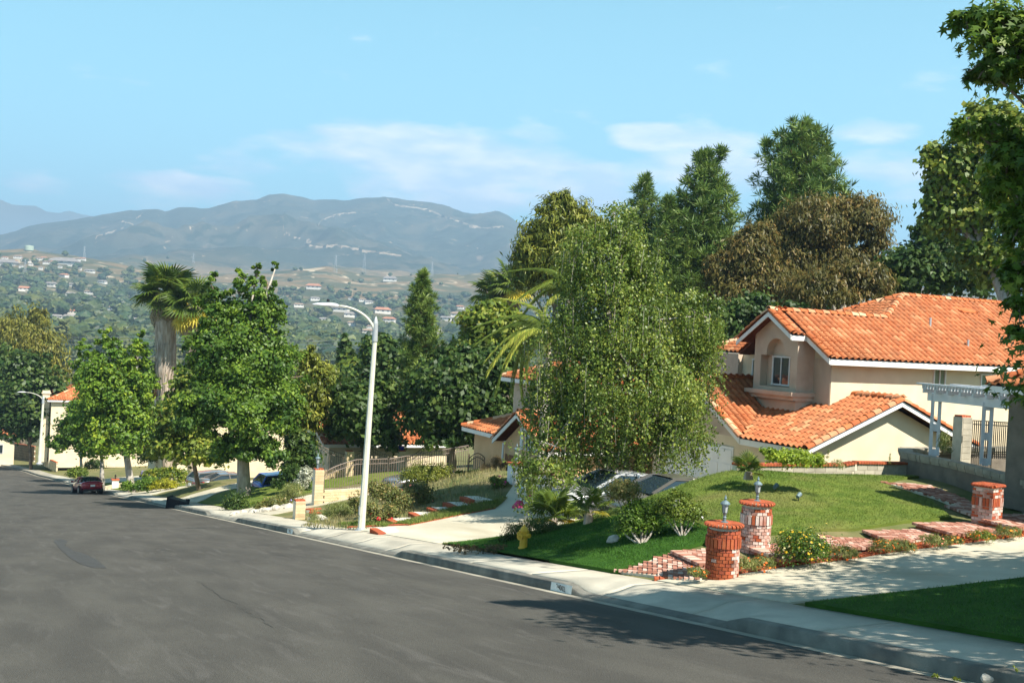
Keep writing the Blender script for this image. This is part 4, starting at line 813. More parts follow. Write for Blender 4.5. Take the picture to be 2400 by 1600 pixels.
out = mixc(mulf(dry, rng_(nnode(.02, 9, 1.0), .60, .68)), out, (.46, .37, .25))
mo = rng_(at.outputs['Fac'], .7, .95)
out = mixc(mo, out, (.045, .058, .045)); out = mixc(mulf(mo, rng_(nnode(.004, 9, .6), .45, .65)), out, (.085, .082, .058))
out = mixc(mulf(mo, rng_(nnode(.006, 12, 2.2), .65, .74)), out, (.19, .15, .11)); out = mixc(mulf(mo, rng_(nnode(.03, 6, 1.5), .67, .73)), out, (.40, .31, .21)); out = mixc(mulf(mo, rng_(nnode(.012, 8, .8), .52, .60)), out, (.035, .048, .034))  # last mix: dark mottling painted in for gully shade the frontal sun lacks
nt.links.new(out, b.inputs['Base Color'])
ti = np.interp(RR, [0, 1500, 2150, 3100, 3700, 9000], [0, .1, .5, .55, 1, 1])+fbm(X, Y, 300, 4, 5)*.35*(RR < 3300); ti = np.clip(ti, 0, 1)
land = bpy.data.objects.new('hills', np_mesh('hills', np.stack([X.ravel(), Y.ravel(), Z.ravel()], 1), fq, mm, ti.ravel(), smooth=True)); COL.objects.link(land); land['kind'] = 'structure'
# inner skirt: joins the valley to the street's own slope
def SK(x, y): return np.where(y < 262, zr(y)-1.2-.02*np.abs(x-10), -27.0)
azk = np.radians(np.arange(-60, 121, 3)); rk = np.array([0, 40, 90, 150, 200, 225]); A2, R2 = np.meshgrid(azk, rk)
X2 = R2*np.sin(A2); Y2 = R2*np.cos(A2); w = np.clip((R2-120)/100, 0, 1); Z2 = (zr(np.clip(Y2, -20, 400))-3.0)*(1-w)+(FZ(X2, Y2)-.6)*w
n2 = len(azk); id2 = np.arange(X2.size).reshape(X2.shape); f2 = np.stack([id2[:-1, :-1], id2[:-1, 1:], id2[1:, 1:], id2[1:, :-1]], -1).reshape(-1, 4)
o = bpy.data.objects.new('terrain', np_mesh('terrain', np.stack([X2.ravel(), Y2.ravel(), Z2.ravel()], 1), f2, M_['dry'])); COL.objects.link(o); o['kind'] = 'structure'
# the pale far range at the left
a3 = np.radians(np.arange(-45, 30, .5)); u3 = az2u(a3); v3 = np.interp(u3, [-800, -300, 0, 83, 110, 160, 205, 300, 420, 560], [470, 462, 473, 483, 503, 500, 505, 540, 600, 700])+4*np.sin(u3/31)+3*np.sin(u3/13)
ztop = CZ+(hz(u3)-v3)/F*13000*np.cos(a3-YAW); V = []
for k, (rr, f_) in enumerate(((10800, 0), (11800, .55), (12400, .8), (13000, 1.0), (14200, .6))):
    V.append(np.stack([rr*np.sin(a3), rr*np.cos(a3), np.maximum(ztop*f_+(120*np.sin(a3*90+k) if 0 < k < 3 else 0), -20)], 1))
V = np.vstack(V); na3 = len(a3); id3 = np.arange(5*na3).reshape(5, na3); f3 = np.stack([id3[:-1, :-1], id3[:-1, 1:], id3[1:, 1:], id3[1:, :-1]], -1).reshape(-1, 4)
o = bpy.data.objects.new('mountains', np_mesh('mountains', V, f3, mat('far_range', (.07, .075, .055), (.11, .10, .07), scale=.002, rough=1), smooth=True)); COL.objects.link(o); o['kind'] = 'structure'
def Gf(u, v, d0=260, d1=5600):
    r = ray(u, v); t = np.concatenate([np.arange(d0, 3600, 8), np.arange(3600, d1, 16)]); p = CAM+t[:, None]*r; g = FZ(p[:, 0], p[:, 1]); k = np.argmax(p[:, 2] < g)
    return None if (k == 0 and p[0, 2] > g[0]) else CAM+r*t[k]
# dirt tracks and scars on the mountain
dm = mat('dirt_track', (.24, .19, .135), (.32, .255, .18), scale=.02, rough=1)
tracks = [([(225, 557), (262, 545), (290, 535), (297, 524), (283, 518)], 9), ([(318, 513), (330, 507), (336, 500)], 11), ([(297, 524), (322, 531)], 6), ([(662, 530), (666, 540), (680, 555), (705, 562), (732, 566), (715, 575), (745, 582), (780, 577), (812, 581), (850, 589), (900, 596), (952, 603)], 10),
          ([(694, 509), (728, 516)], 8), ([(745, 532), (752, 520), (780, 507), (800, 503), (842, 500)], 8), ([(780, 508), (787, 518)], 7), ([(905, 465), (925, 482), (950, 486), (1000, 492), (1030, 505), (1060, 515), (1100, 530), (1135, 537), (1190, 531)], 12), ([(640, 560), (668, 566)], 6)]
mb = MB()
for pts, wd in tracks:
    P3 = []
    for a, b_ in zip(pts[:-1], pts[1:]):
        for s in np.linspace(0, 1, 6)[:-1]:
            q = Gf(a[0]+(b_[0]-a[0])*s+random.uniform(-1.5, 1.5), a[1]+(b_[1]-a[1])*s+random.uniform(-1, 1), 3300)
            if q is not None: P3.append(q)
    for a, b_ in zip(P3[:-1], P3[1:]):
        if np.linalg.norm(a-b_) > 500: continue
        q = [np.array([a[0], a[1], a[2]+7]), np.array([b_[0], b_[1], b_[2]+7]), np.array([b_[0], b_[1], b_[2]-8]), np.array([a[0], a[1], a[2]-8])]
        c = np.array([math.sin(YAW), math.cos(YAW), 0])*wd*1.2
        mb.add([q[0]+c*0, q[1]+c*0, q[2]-c, q[3]-c], [(0, 1, 2, 3)])
tag(mb.build('dirt_track', dm), kind='structure')

# ------------------------------------------------------------------ leaves
def ortho(N):
    a = rng.normal(size=N.shape); t = np.cross(N, a); t /= np.linalg.norm(t, axis=1, keepdims=True)+1e-9; return t
def unit(a): return a/(np.linalg.norm(a, axis=-1, keepdims=True)+1e-9)
def leaf_mesh(name, C, N, S, mat_, tint, aspect=.55, tang=None, fold=.15):
    N = unit(N); Tn = ortho(N) if tang is None else unit(tang-N*(tang*N).sum(1, keepdims=True)); B = np.cross(N, Tn); S = S[:, None]
    V = np.stack([C+Tn*S, C+B*S*aspect+N*S*fold, C-Tn*S, C-B*S*aspect+N*S*fold], 1).reshape(-1, 3)
    return np_mesh(name, V, np.arange(len(C)*4).reshape(-1, 4), mat_, np.repeat(tint, 4))
STAR = []
for k in range(5):
    a = math.pi/2+k*2*math.pi/5*.82-(.0); 
for k, (a, r_) in enumerate([(-90, .25), (-40, .45), (-15, .85), (12, .38), (35, .95), (62, .40), (90, 1.1), (118, .40), (145, .95), (168, .38), (195, .85), (220, .45)]): STAR.append((r_*math.cos(R_(a)), r_*math.sin(R_(a))))
def star_mesh(name, C, N, S, mat_, tint, tang):
    N = unit(N); Tn = unit(tang-N*(tang*N).sum(1, keepdims=True)); B = np.cross(N, Tn); k = len(STAR)
    V = np.zeros((len(C), k, 3))
    for i, (a, b_) in enumerate(STAR): V[:, i] = C+B*(S*a)[:, None]+Tn*(S*b_)[:, None]-N*(S*.12*abs(a))[:, None]
    return np_mesh(name, V.reshape(-1, 3), np.arange(len(C)*k).reshape(-1, k), mat_, np.repeat(tint, k))
def crown_points(ells, n, clump=.13, per=26, shell=.22, rough=.22, style='leafy', droop=0.0, inner=.12):
    """points spread over the crown in leafy clumps; ells: (centre, rh, rv)"""
    areas = np.array([rh*rv+rh*rh*.5 for _, rh, rv in ells]); share = areas/areas.sum(); Cs, Ns, Ts = [], [], []
    for (c, rh, rv), s in zip(ells, share):
        m = max(40, int(n*s)); nc = max(4, m//per); D = unit(rng.normal(size=(nc, 3)))
        if style != 'pine': D[:, 2] = np.where(D[:, 2] < -.55, -D[:, 2]*.6, D[:, 2])
        ph = rng.uniform(0, 6.28, 6); lump = 1+rough*(np.sin(D@rng.normal(size=3)*4+ph[0])*.5+np.sin(D@rng.normal(size=3)*7+ph[1])*.35+np.sin(D@rng.normal(size=3)*11+ph[2])*.25)
        rad = (1-np.abs(rng.normal(0, shell, nc)))*lump; rad = np.where(rng.uniform(size=nc) < inner, rng.uniform(.2, .8, nc), rad)
        if style == 'cone': zt = D[:, 2]*.5+.5; D[:, :2] *= (1.15-zt)[:, None]
        cc = c+D*rad[:, None]*np.array([rh, rh, rv]); q = rng.integers(0, nc, m); cs = clump*min(rh, rv)*rng.uniform(.6, 1.5, nc)
        off = rng.normal(size=(m, 3))*cs[q][:, None]*np.array([1, 1, .7]); off[:, 2] -= droop*rng.uniform(0, 1, m)*cs[q]*2
        pt = cc[q]+off; out = unit(pt-c); nrm = unit(out*.55+unit(off+1e-6)*.5+np.array([0, 0, .35])+rng.normal(size=(m, 3))*.55)
        Cs.append(pt); Ns.append(nrm); Ts.append(np.clip(rng.uniform(0, 1, m)*.45+(rng.uniform(0, 1, nc)[q])*.55, 0, 1))
    return np.vstack(Cs), np.vstack(Ns), np.concatenate(Ts)
def ground_at(x, y):
    if y < 255 and x > float(xg(y))+SWB: return float(T(np.array([x]), np.array([y]))[0])
    if math.hypot(x, y) > 225: return float(FZ(np.array([x]), np.array([y]))[0])
    return float(zr(y))+.15
LM = dict(
 maple=leafm('liquidambar_leaf', (0.041, 0.104, 0.012), (0.104, 0.189, 0.019), c3=(0.183, 0.256, 0.023)), maple2=leafm('bright_liquidambar_leaf', (0.067, 0.152, 0.012), (0.152, 0.256, 0.021), c3=(0.281, 0.329, 0.029)),
 dark=leafm('dark_evergreen_leaf', (0.027, 0.067, 0.012), (0.063, 0.116, 0.021), c3=(0.110, 0.146, 0.029)), olive=leafm('olive_leaf', (0.122, 0.140, 0.023), (0.207, 0.201, 0.035), c3=(0.268, 0.232, 0.041)),
 euca=leafm('eucalyptus_leaf', (0.085, 0.088, 0.021), (0.152, 0.134, 0.032), c3=(0.232, 0.146, 0.046)), pine=leafm('pine_needle', (0.067, 0.134, 0.023), (0.134, 0.207, 0.035), c3=(0.207, 0.256, 0.058), trans=.15),
 cyp=leafm('yellow_green_needle', (0.104, 0.140, 0.017), (0.183, 0.207, 0.025), c3=(0.256, 0.244, 0.035), trans=.2), birch=leafm('birch_leaf', (0.073, 0.134, 0.019), (0.152, 0.220, 0.035), c3=(0.293, 0.317, 0.058), spec=.4, rough=.45),
 palm=leafm('fan_palm_leaf', (0.061, 0.116, 0.014), (0.134, 0.195, 0.023), c3=(0.415, 0.342, 0.035), trans=.3), queen=leafm('queen_palm_leaf', (0.091, 0.152, 0.017), (0.183, 0.244, 0.035), c3=(0.329, 0.329, 0.058), trans=.35),
 light=leafm('light_green_leaf', (0.091, 0.152, 0.017), (0.171, 0.232, 0.029), c3=(0.305, 0.281, 0.041)), far=leafm('far_tree_leaf', (0.043, 0.073, 0.023), (0.098, 0.128, 0.037), c3=(0.122, 0.134, 0.046), trans=.1, tint=.5),
 shrub=leafm('shrub_leaf', (0.061, 0.122, 0.016), (0.134, 0.195, 0.025), c3=(0.220, 0.244, 0.035)), rose=leafm('rose_leaf', (0.091, 0.128, 0.029), (0.183, 0.195, 0.052), c3=(0.293, 0.195, 0.070)), yel=leafm('yellow_juniper', (0.171, 0.207, 0.017), (0.329, 0.329, 0.023), c3=(0.439, 0.403, 0.023)),
 grassy=leafm('grassy_leaf', (0.110, 0.159, 0.035), (0.220, 0.256, 0.070), c3=(0.366, 0.329, 0.139)), bronze=leafm('bronze_leaf', (0.110, 0.085, 0.035), (0.183, 0.134, 0.058), c3=(0.244, 0.159, 0.070)), lime=leafm('lime_leaf', (0.146, 0.244, 0.017), (0.256, 0.354, 0.035), c3=(0.366, 0.403, 0.046)),
 sweet=leafm('near_leaf', (0.046, 0.107, 0.012), (0.091, 0.171, 0.019), c3=(0.195, 0.256, 0.035), trans=.35), skirtf=leafm('dry_frond', (0.268, 0.195, 0.104), (0.415, 0.329, 0.197), trans=.2), rust=leafm('rust_leaf', (0.195, 0.073, 0.029), (0.293, 0.134, 0.058), trans=.2))
def ell_px(D, e, k=1.0): u, v, ru, rv = e[:4]; d = D+(e[4] if len(e) > 4 else 0); return (P(u, v, d), ru*d/F*k, rv*d/F*k)
def limbs(mb, base, tops, r0, sway=.1, n=7):
    base = np.array(base, float); fork = None
    for i, tp in enumerate(tops):
        tp = np.array(tp, float); L = tp-base
        if i == 0: pts = [base+L*s+np.array([math.sin(s*5+i)*sway*s, math.cos(s*4+i)*sway*s, 0])*s for s in np.linspace(0, 1, 7)]; mb.tube(pts, [r0*(1-.8*s) for s in np.linspace(0, 1, 7)], n); main = pts
        else:
            k = 2+(i % 3); st = main[min(k, 5)]; M2 = (st+tp)/2+np.array([0, 0, .12*np.linalg.norm(tp-st)]); mb.tube([st, st*.5+M2*.5, M2, tp], [r0*.45, r0*.35, r0*.25, r0*.08], 6)
def tree(name, label, cat, D, ells, leaf, n, size, base_u=None, base_v=None, r=.18, bark='bark', aspect=.6, group=None, clump=.16, per=26, droop=0.0, style='leafy', shell=.22, inner=.12, rough=.22, tang=None, twigs=0, base=None, extra=None):
    E_ = [ell_px(D, e) for e in ells]; bu = base_u if base_u is not None else ells[0][0]
    if base is None:
        if base_v is not None: b0 = P(bu, base_v, D)
        else: b0 = P(bu, hz(bu), D)
        bx, by = float(b0[0]), float(b0[1]); bz = ground_at(bx, by)
    else: bx, by, bz = base
    low = min(float(c[2]-rv) for c, rh, rv in E_); bz = min(bz, low-.3) if math.hypot(bx, by) > 60 else bz
    t = thing(name, label, cat, (bx, by, bz), group=group)
    n = int(n*.70); size = size*1.12; C, N, tt = crown_points(E_, n, clump, per, shell, rough, style, droop, inner); S = rng.uniform(.7, 1.35, len(C))*size
    tg = None
    if tang == 'down': tg = np.array([0, 0, -1.0])+rng.normal(size=C.shape)*.35
    if tang == 'up': tg = np.array([0, 0, 1.0])+rng.normal(size=C.shape)*.5
    if tang == 'out': tg = unit(C-np.array([bx, by, (low+float(E_[0][0][2]))/2]))*1.0+np.array([0, 0, .5])+rng.normal(size=C.shape)*.45
    off = rootloc(t); me = leaf_mesh('crown', C-off, N, S, leaf, tt, aspect, tg); o = bpy.data.objects.new('crown', me); COL.objects.link(o); o.parent = t
    mb = MB(); limbs(mb, (bx, by, bz-.2), [c+np.array([0, 0, rv*.3]) for c, rh, rv in E_[:1]]+[c-np.array([0, 0, rv*.3]) for c, rh, rv in E_[1:]], r, sway=.05*E_[0][1])
    tw = MB()
    for k in range(twigs):
        c, rh, rv = E_[k % len(E_)]; a = rng.uniform(0, 6.28); s = c+np.array([0, 0, -rv*.3]); e_ = c+np.array([math.cos(a)*rh*.95, math.sin(a)*rh*.95, rng.uniform(-.4, .9)*rv]); md = (s+e_)/2+np.array([0, 0, .1*rv]); tw.tube([s, md, e_], [r*.25, r*.15, r*.05], 5)
    mb.build('trunk', M_[bark], t, smooth=True)
    if tw.v: o = tw.build('branches', M_['bark'], t); o['kind'] = 'stuff'
    return t
# ------------------------------------------------------------------ street trees on the left
tree('liquidambar_tree', 'tallest dark green liquidambar, its thick trunk beside the second driveway bushes', 'tree', 62,
     [(560, 840, 110, 120), (485, 830, 50, 90, -1), (645, 880, 68, 110, 1), (550, 960, 130, 100, -1), (655, 970, 60, 90), (462, 980, 58, 80, -2), (600, 740, 58, 70), (505, 740, 44, 60), (580, 1060, 105, 52, -1), (630, 668, 20, 42), (560, 672, 22, 46), (600, 640, 16, 32), (500, 678, 20, 40), (655, 730, 26, 40), (645, 625, 12, 18)],
     LM['maple'], 110000, .095, 572, 1185, r=.42, bark='barkw', twigs=14, clump=.115, per=75, rough=.34, shell=.28, inner=.2)
tree('liquidambar_tree', 'lighter yellowish liquidambar just left of the tallest tree, over its lawn', 'tree', 74,
     [(430, 980, 60, 70), (400, 1050, 45, 50), (470, 1060, 60, 50), (440, 910, 40, 50)], LM['light'], 14000, .15, 468, 1130, r=.18, twigs=4)
tree('liquidambar_tree', 'bright green liquidambar with a double top behind the crimson car', 'tree', 88,
     [(265, 910, 75, 85), (315, 930, 45, 95), (215, 890, 40, 70), (255, 820, 26, 45), (325, 840, 26, 50), (285, 1010, 78, 75), (220, 985, 52, 55), (335, 1040, 34, 50), (200, 820, 16, 32), (328, 795, 12, 26), (246, 785, 11, 24)],
     LM['maple2'], 60000, .125, 311, 1155, r=.33, bark='barkw', twigs=8, clump=.13, per=60, rough=.32, shell=.26)
tree('liquidambar_tree', 'slim street tree trunk half hidden behind the crimson car', 'tree', 95,
     [(238, 1040, 45, 50), (225, 980, 45, 50)], LM['maple2'], 9000, .17, 240, 1130, r=.26, bark='barkw')
tree('liquidambar_tree', 'small round headed street tree beyond the crimson car', 'tree', 118,
     [(185, 1010, 50, 45), (160, 1040, 38, 30), (225, 1040, 40, 32), (190, 960, 34, 35)], LM['maple'], 12000, .18, 193, 1103, r=.2, bark='barkw')
tree('street_tree', 'dark leafy tree rising just behind the distant curved lamp', 'tree', 148,
     [(60, 940, 60, 90), (30, 1000, 45, 60), (95, 1000, 45, 55), (120, 920, 28, 60), (50, 870, 40, 50), (90, 860, 25, 45)], LM['dark'], 17000, .26, 75, 1060, r=.25)
tree('street_tree', 'dark tree at the left edge behind the brown block wall', 'tree', 172, [(0, 900, 40, 60), (-20, 960, 50, 60), (15, 850, 30, 40)], LM['dark'], 8000, .3, 0, 1040, r=.3)
tree('willow_tree', 'broad olive green willow behind the red roofs at far left', 'tree', 200, [(30, 790, 75, 60), (100, 830, 60, 70), (10, 860, 70, 70), (90, 745, 26, 30), (60, 880, 80, 60), (130, 880, 30, 50)], LM['olive'], 24000, .36, 60, 960, r=.6, tang='down', aspect=.3)
tree('cypress_hedge', 'yellow green feathery cypress against the right side of the tallest tree', 'tree', 68, [(735, 920, 48, 90), (745, 980, 42, 70), (700, 1000, 45, 60), (722, 860, 25, 50), (690, 940, 30, 60)], LM['cyp'], 22000, .13, 735, 1060, r=.2, tang='up', aspect=.35)
tree('dark_shrub_tree', 'tall dark bush below the yellow green cypress', 'bush', 64, [(705, 1060, 38, 55), (690, 1100, 30, 35)], LM['dark'], 7000, .12, 705, 1130, r=.1)
tree('shade_tree', 'rounded dark green tree left of the lamp post, over the iron gate', 'tree', 68, [(860, 965, 75, 70), (820, 1000, 50, 50), (880, 1020, 60, 45), (810, 930, 35, 40), (900, 930, 40, 50)], LM['dark'], 21000, .15, 850, 1095, r=.25, twigs=4)
tree('shade_tree', 'large glossy dark green tree between lamp post and queen palm', 'tree', 66, [(1050, 930, 90, 80), (1000, 980, 60, 60), (1120, 960, 75, 90), (1080, 860, 70, 50), (1150, 880, 60, 70), (1060, 1020, 80, 40), (975, 930, 35, 45), (1170, 990, 40, 60)], LM['dark'], 42000, .15, 1060, 1100, r=.35, twigs=8)
tree('shade_tree', 'light green tree with yellow tinges above the glossy dark tree', 'tree', 76, [(1140, 770, 60, 60), (1120, 830, 70, 45), (1180, 800, 55, 80), (1160, 740, 40, 35)], LM['light'], 16000, .17, 1150, 1000, r=.3)
def pine(label, D, axis, w, n, size=.30, mat_=None, bark='barkr', group=None, width=None, tipspread=.0, sub=()):
    """axis: (u, v_top, v_bottom); w: half width in px at fractions of the height; whorled branches carry needle tufts"""
    u0, vt, vb = axis; top = P(u0, vt, D); bot = P(u0-(vb-vt)*.05, vb, D); bx, by = float(bot[0]), float(bot[1]); bz = min(ground_at(bx, by), float(bot[2])-1)
    t = thing('pine_tree', label, 'tree', (bx, by, bz), group=group); mb = MB(); H_ = float(top[2]-bot[2]); mb.tube([(bx, by, bz), (bx, by, float(bot[2])), top*.5+bot*.5, top], [.3*H_/12, .26*H_/12, .14*H_/12, .02], 8)
    C, Tg, Q = [], [], []; nb = int(34+H_*5)
    for i in range(nb):
        s = (i+.5)/nb; s = s**.85; a = i*2.4+rng.uniform(-.3, .3); L = float(np.interp(s, [0, .12, .3, .55, .8, 1], w))*D/F*rng.uniform(.72, 1.12); st = top+(bot-top)*s
        d = np.array([math.cos(a), math.sin(a), 0]); pts = [st+d*L*q+np.array([0, 0, L*(-.08*q+.42*q*q)]) for q in (0, .35, .7, 1)]
        mb.tube(pts, [.05*(1-s*.2)*H_/12, .04, .03, .012], 5, cap=False)
        nt_ = max(5, int(L*6.5))
        for k in range(nt_):
            q = rng.uniform(.2, 1.04); p0 = st+d*L*q+np.array([0, 0, L*(-.08*q+.42*q*q)])+rng.normal(size=3)*.11*L*np.array([1, 1, .5]); C.append(p0); Tg.append(d*.6+np.array([0, 0, .9])); Q.append(rng.uniform())
    for (su, sv) in sub:
        for k in range(16): C.append(P(su+rng.uniform(-7, 7), sv+abs(rng.normal())*22, D)); Tg.append(np.array([0, 0, 1.2])); Q.append(rng.uniform())
        b1 = P(u0, sv+120, D); mb.tube([b1, P(su, sv+5, D)], [.08, .03], 5)
    C = np.array(C); Tg = np.array(Tg); Q = np.array(Q); per = max(8, n//len(C)); k = len(C); C2 = np.repeat(C, per, 0); dirn = unit(np.repeat(Tg, per, 0)*.55+rng.normal(size=(k*per, 3))*.75)
    S = rng.uniform(.6, 1.2, k*per)*size*.5; C2 = C2+dirn*S[:, None]*1.1; Nn = ortho(dirn); off = rootloc(t)
    me = leaf_mesh('crown', C2-off, Nn, S, mat_ or LM['pine'], np.clip(np.repeat(Q, per)*.6+rng.uniform(0, .4, k*per), 0, 1), .11, dirn, 0); o = bpy.data.objects.new('crown', me); COL.objects.link(o); o.parent = t
    mb.build('trunk', M_[bark], t); return t
pine('slender pine standing beyond the lamp post, left of the glossy dark tree', 84, (992, 637, 930), [3, 16, 34, 46, 50, 40], 26000, .5)
pine('short pale pine tip showing left of the tall pines', 92, (1513, 412, 700), [3, 22, 40, 60, 70, 60], 20000, .6)
pine('middle tall pine with a forked pointed top', 88, (1655, 356, 800), [6, 36, 75, 95, 95, 70], 46000, .7, sub=((1690, 352), (1640, 365)))
pine('tallest and widest pine behind the brown eucalyptus', 92, (1880, 283, 760), [14, 60, 88, 115, 120, 100], 60000, .75, sub=((1845, 330), (1912, 300), (1800, 335), (1935, 340)))
pine('thin young pine just left of the middle tall pine', 86, (1568, 462, 760), [3, 16, 30, 42, 48, 40], 16000, .6)
tree('juniper_tree', 'tall yellow green feathery tree rising behind the left of the birch', 'tree', 80, [(1300, 560, 62, 95), (1360, 540, 45, 70), (1250, 600, 45, 70), (1330, 640, 90, 90), (1235, 650, 35, 50), (1320, 480, 35, 30), (1400, 560, 40, 60)], LM['cyp'], 42000, .20, 1310, 900, r=.35, tang='up', aspect=.22, shell=.3, rough=.3)
tree('eucalyptus_tree', 'brown tinged eucalyptus with broad rounded crown and pale forked limbs', 'tree', 86, [(2010, 530, 72, 75), (1900, 540, 85, 75), (1960, 620, 80, 60), (1860, 620, 80, 60), (2050, 600, 38, 60)], LM['euca'], 52000, .17, 1935, 760, r=.5, bark='barkw', twigs=10, clump=.15, tang='down', aspect=.3)
tree('eucalyptus_tree', 'lower brown eucalyptus mass left of the round crowned one', 'tree', 80, [(1760, 610, 65, 65), (1720, 690, 75, 65), (1820, 690, 90, 60), (1780, 560, 45, 40), (1690, 640, 40, 45)], LM['euca'], 40000, .16, 1770, 800, r=.4, bark='barkw', twigs=8, tang='down', aspect=.3)
tree('eucalyptus_tree', 'dark olive tree directly above the peak of the main roof', 'tree', 76, [(1930, 690, 90, 50), (2040, 680, 60, 55), (1990, 650, 60, 40)], LM['euca'], 22000, .15, 1960, 800, r=.3, tang='down', aspect=.3)
tree('shade_tree', 'very dark tree showing between eucalyptus and sycamore', 'tree', 78, [(2130, 640, 75, 60), (2200, 600, 60, 80), (2090, 680, 60, 40), (2250, 660, 80, 60), (2180, 540, 40, 30)], LM['dark'], 26000, .17, 2150, 800, r=.4)
tree('shade_tree', 'dark filler tree low behind the birch and the gable', 'tree', 70, [(1700, 770, 60, 60), (1760, 740, 55, 50), (1640, 790, 50, 50), (1850, 750, 70, 40)], LM['dark'], 16000, .15, 1700, 850, r=.3)
tree('shade_tree', 'dull green tree low between the lamp post and the slender pine', 'tree', 96, [(910, 860, 55, 60), (880, 820, 35, 45), (930, 900, 50, 40), (850, 900, 60, 45)], LM['dark'], 15000, .22, 905, 980, r=.3)
tree('conifer', 'narrow pointed conifer left of the lamp post in the middle distance', 'tree', 130, [(808, 850, 30, 55), (808, 810, 14, 25), (800, 900, 40, 40)], LM['dark'], 9000, .3, 808, 950, r=.2, style='cone')
tree('shade_tree', 'bushy tree group edge right of the yellow green cypress', 'tree', 110, [(780, 900, 50, 40), (840, 880, 45, 40), (870, 850, 30, 35)], LM['light'], 10000, .26, 800, 960, r=.2)
tree('shade_tree', 'dark bushes at the foot of the fan palm', 'tree', 112, [(390, 880, 40, 40), (350, 960, 40, 60), (420, 940, 40, 50)], LM['dark'], 9000, .22, 390, 990, r=.2)

# sycamore and the near liquidambar on the right
tree('sycamore_tree', 'mid green sycamore spreading in from the right edge above the roof', 'tree', 62, [(2240, 420, 75, 90), (2330, 330, 90, 95), (2250, 520, 70, 70), (2330, 480, 90, 120), (2420, 400, 110, 160), (2300, 610, 70, 60), (2380, 640, 90, 70), (2190, 380, 35, 45), (2200, 480, 38, 50)],
     LM['light'], 46000, .135, base=(54.0, 41.0, -3.5), r=.5, bark='barkw', twigs=14, clump=.16, aspect=.85, shell=.3)
def star_tree(label, D, ells, base, n, size):
    E_ = [ell_px(D, e) for e in ells]; t = thing('liquidambar_tree', label, 'tree', base); C, N, tt = crown_points(E_, n, .2, 14, .28, .25, 'leafy', .4, .2)
    N = unit(N+np.array([0, 0, .3])); tg = np.array([0, 0, -1.0])+rng.normal(size=C.shape)*.6+unit(C-E_[0][0])*.3; off = rootloc(t)
    me = star_mesh('crown', C-off, N, rng.uniform(.6, 1.25, len(C))*size, LM['sweet'], tt, tg); o = bpy.data.objects.new('crown', me); COL.objects.link(o); o.parent = t
    mb = MB(); limbs(mb, base, [E_[0][0]+np.array([0, 0, 1.0])]+[e[0] for e in E_[1:]], .17)
    for k in range(40):
        c, rh, rv = E_[k % len(E_)]; d = unit(rng.normal(size=3)); e_ = c+d*np.array([rh, rh, rv])*.95; mb.tube([c, (c+e_)/2+np.array([0, 0, .08]), e_], [.03, .018, .006], 5)
    mb.build('trunk', M_['bark'], t); return t
star_tree('near liquidambar with dark star shaped leaves hanging in at the right edge', 14.5, [(2620, 300, 170, 420), (2340, 70, 80, 80), (2265, 55, 40, 38), (2320, 165, 62, 36), (2420, 130, 110, 120), (2310, 305, 62, 34), (2270, 300, 40, 22), (2370, 360, 70, 66), (2360, 450, 50, 75), (2400, 540, 66, 100), (2385, 640, 46, 66), (2388, 720, 30, 56), (2382, 790, 26, 46), (2560, 850, 160, 200)],
          (16.3, 8.4, -1.0), 17000, .09)
def shade_tree(label, base, ells, n, size, mat_):
    t = thing('street_tree', label, 'tree', base); E_ = [(np.array(c, float), a, b_) for c, a, b_ in ells]; C, N, tt = crown_points(E_, n, .2, 20, .3, .25, 'leafy', .2, .25); off = rootloc(t)
    me = leaf_mesh('crown', C-off, N, rng.uniform(.7, 1.3, len(C))*size, mat_, tt, .7); o = bpy.data.objects.new('crown', me); COL.objects.link(o); o.parent = t
    mb = MB(); limbs(mb, base, [e[0] for e in E_], .2); mb.build('trunk', M_['bark'], t)
shade_tree('unseen tree added for its shade beside the right hand corner lawn, right of the near liquidambar', (19.8, 8.2, -.7), [((20.5, 6.4, 4.6), 3.2, 2.4), ((16.6, 6.0, 4.4), 2.9, 2.4), ((23.4, 7.6, 4.6), 2.6, 2.0), ((19.0, 8.8, 5.6), 2.6, 1.8), ((14.4, 4.6, 4.8), 2.2, 1.8), ((17.7, 13.5, 11.6), 2.2, 1.6), ((14.4, 6.7, 7.2), 2.8, 1.8), ((12.6, 7.2, 6.8), 1.7, 1.3)], 52000, .10, LM['sweet'])  # out of view; crown masses placed for the shade they throw

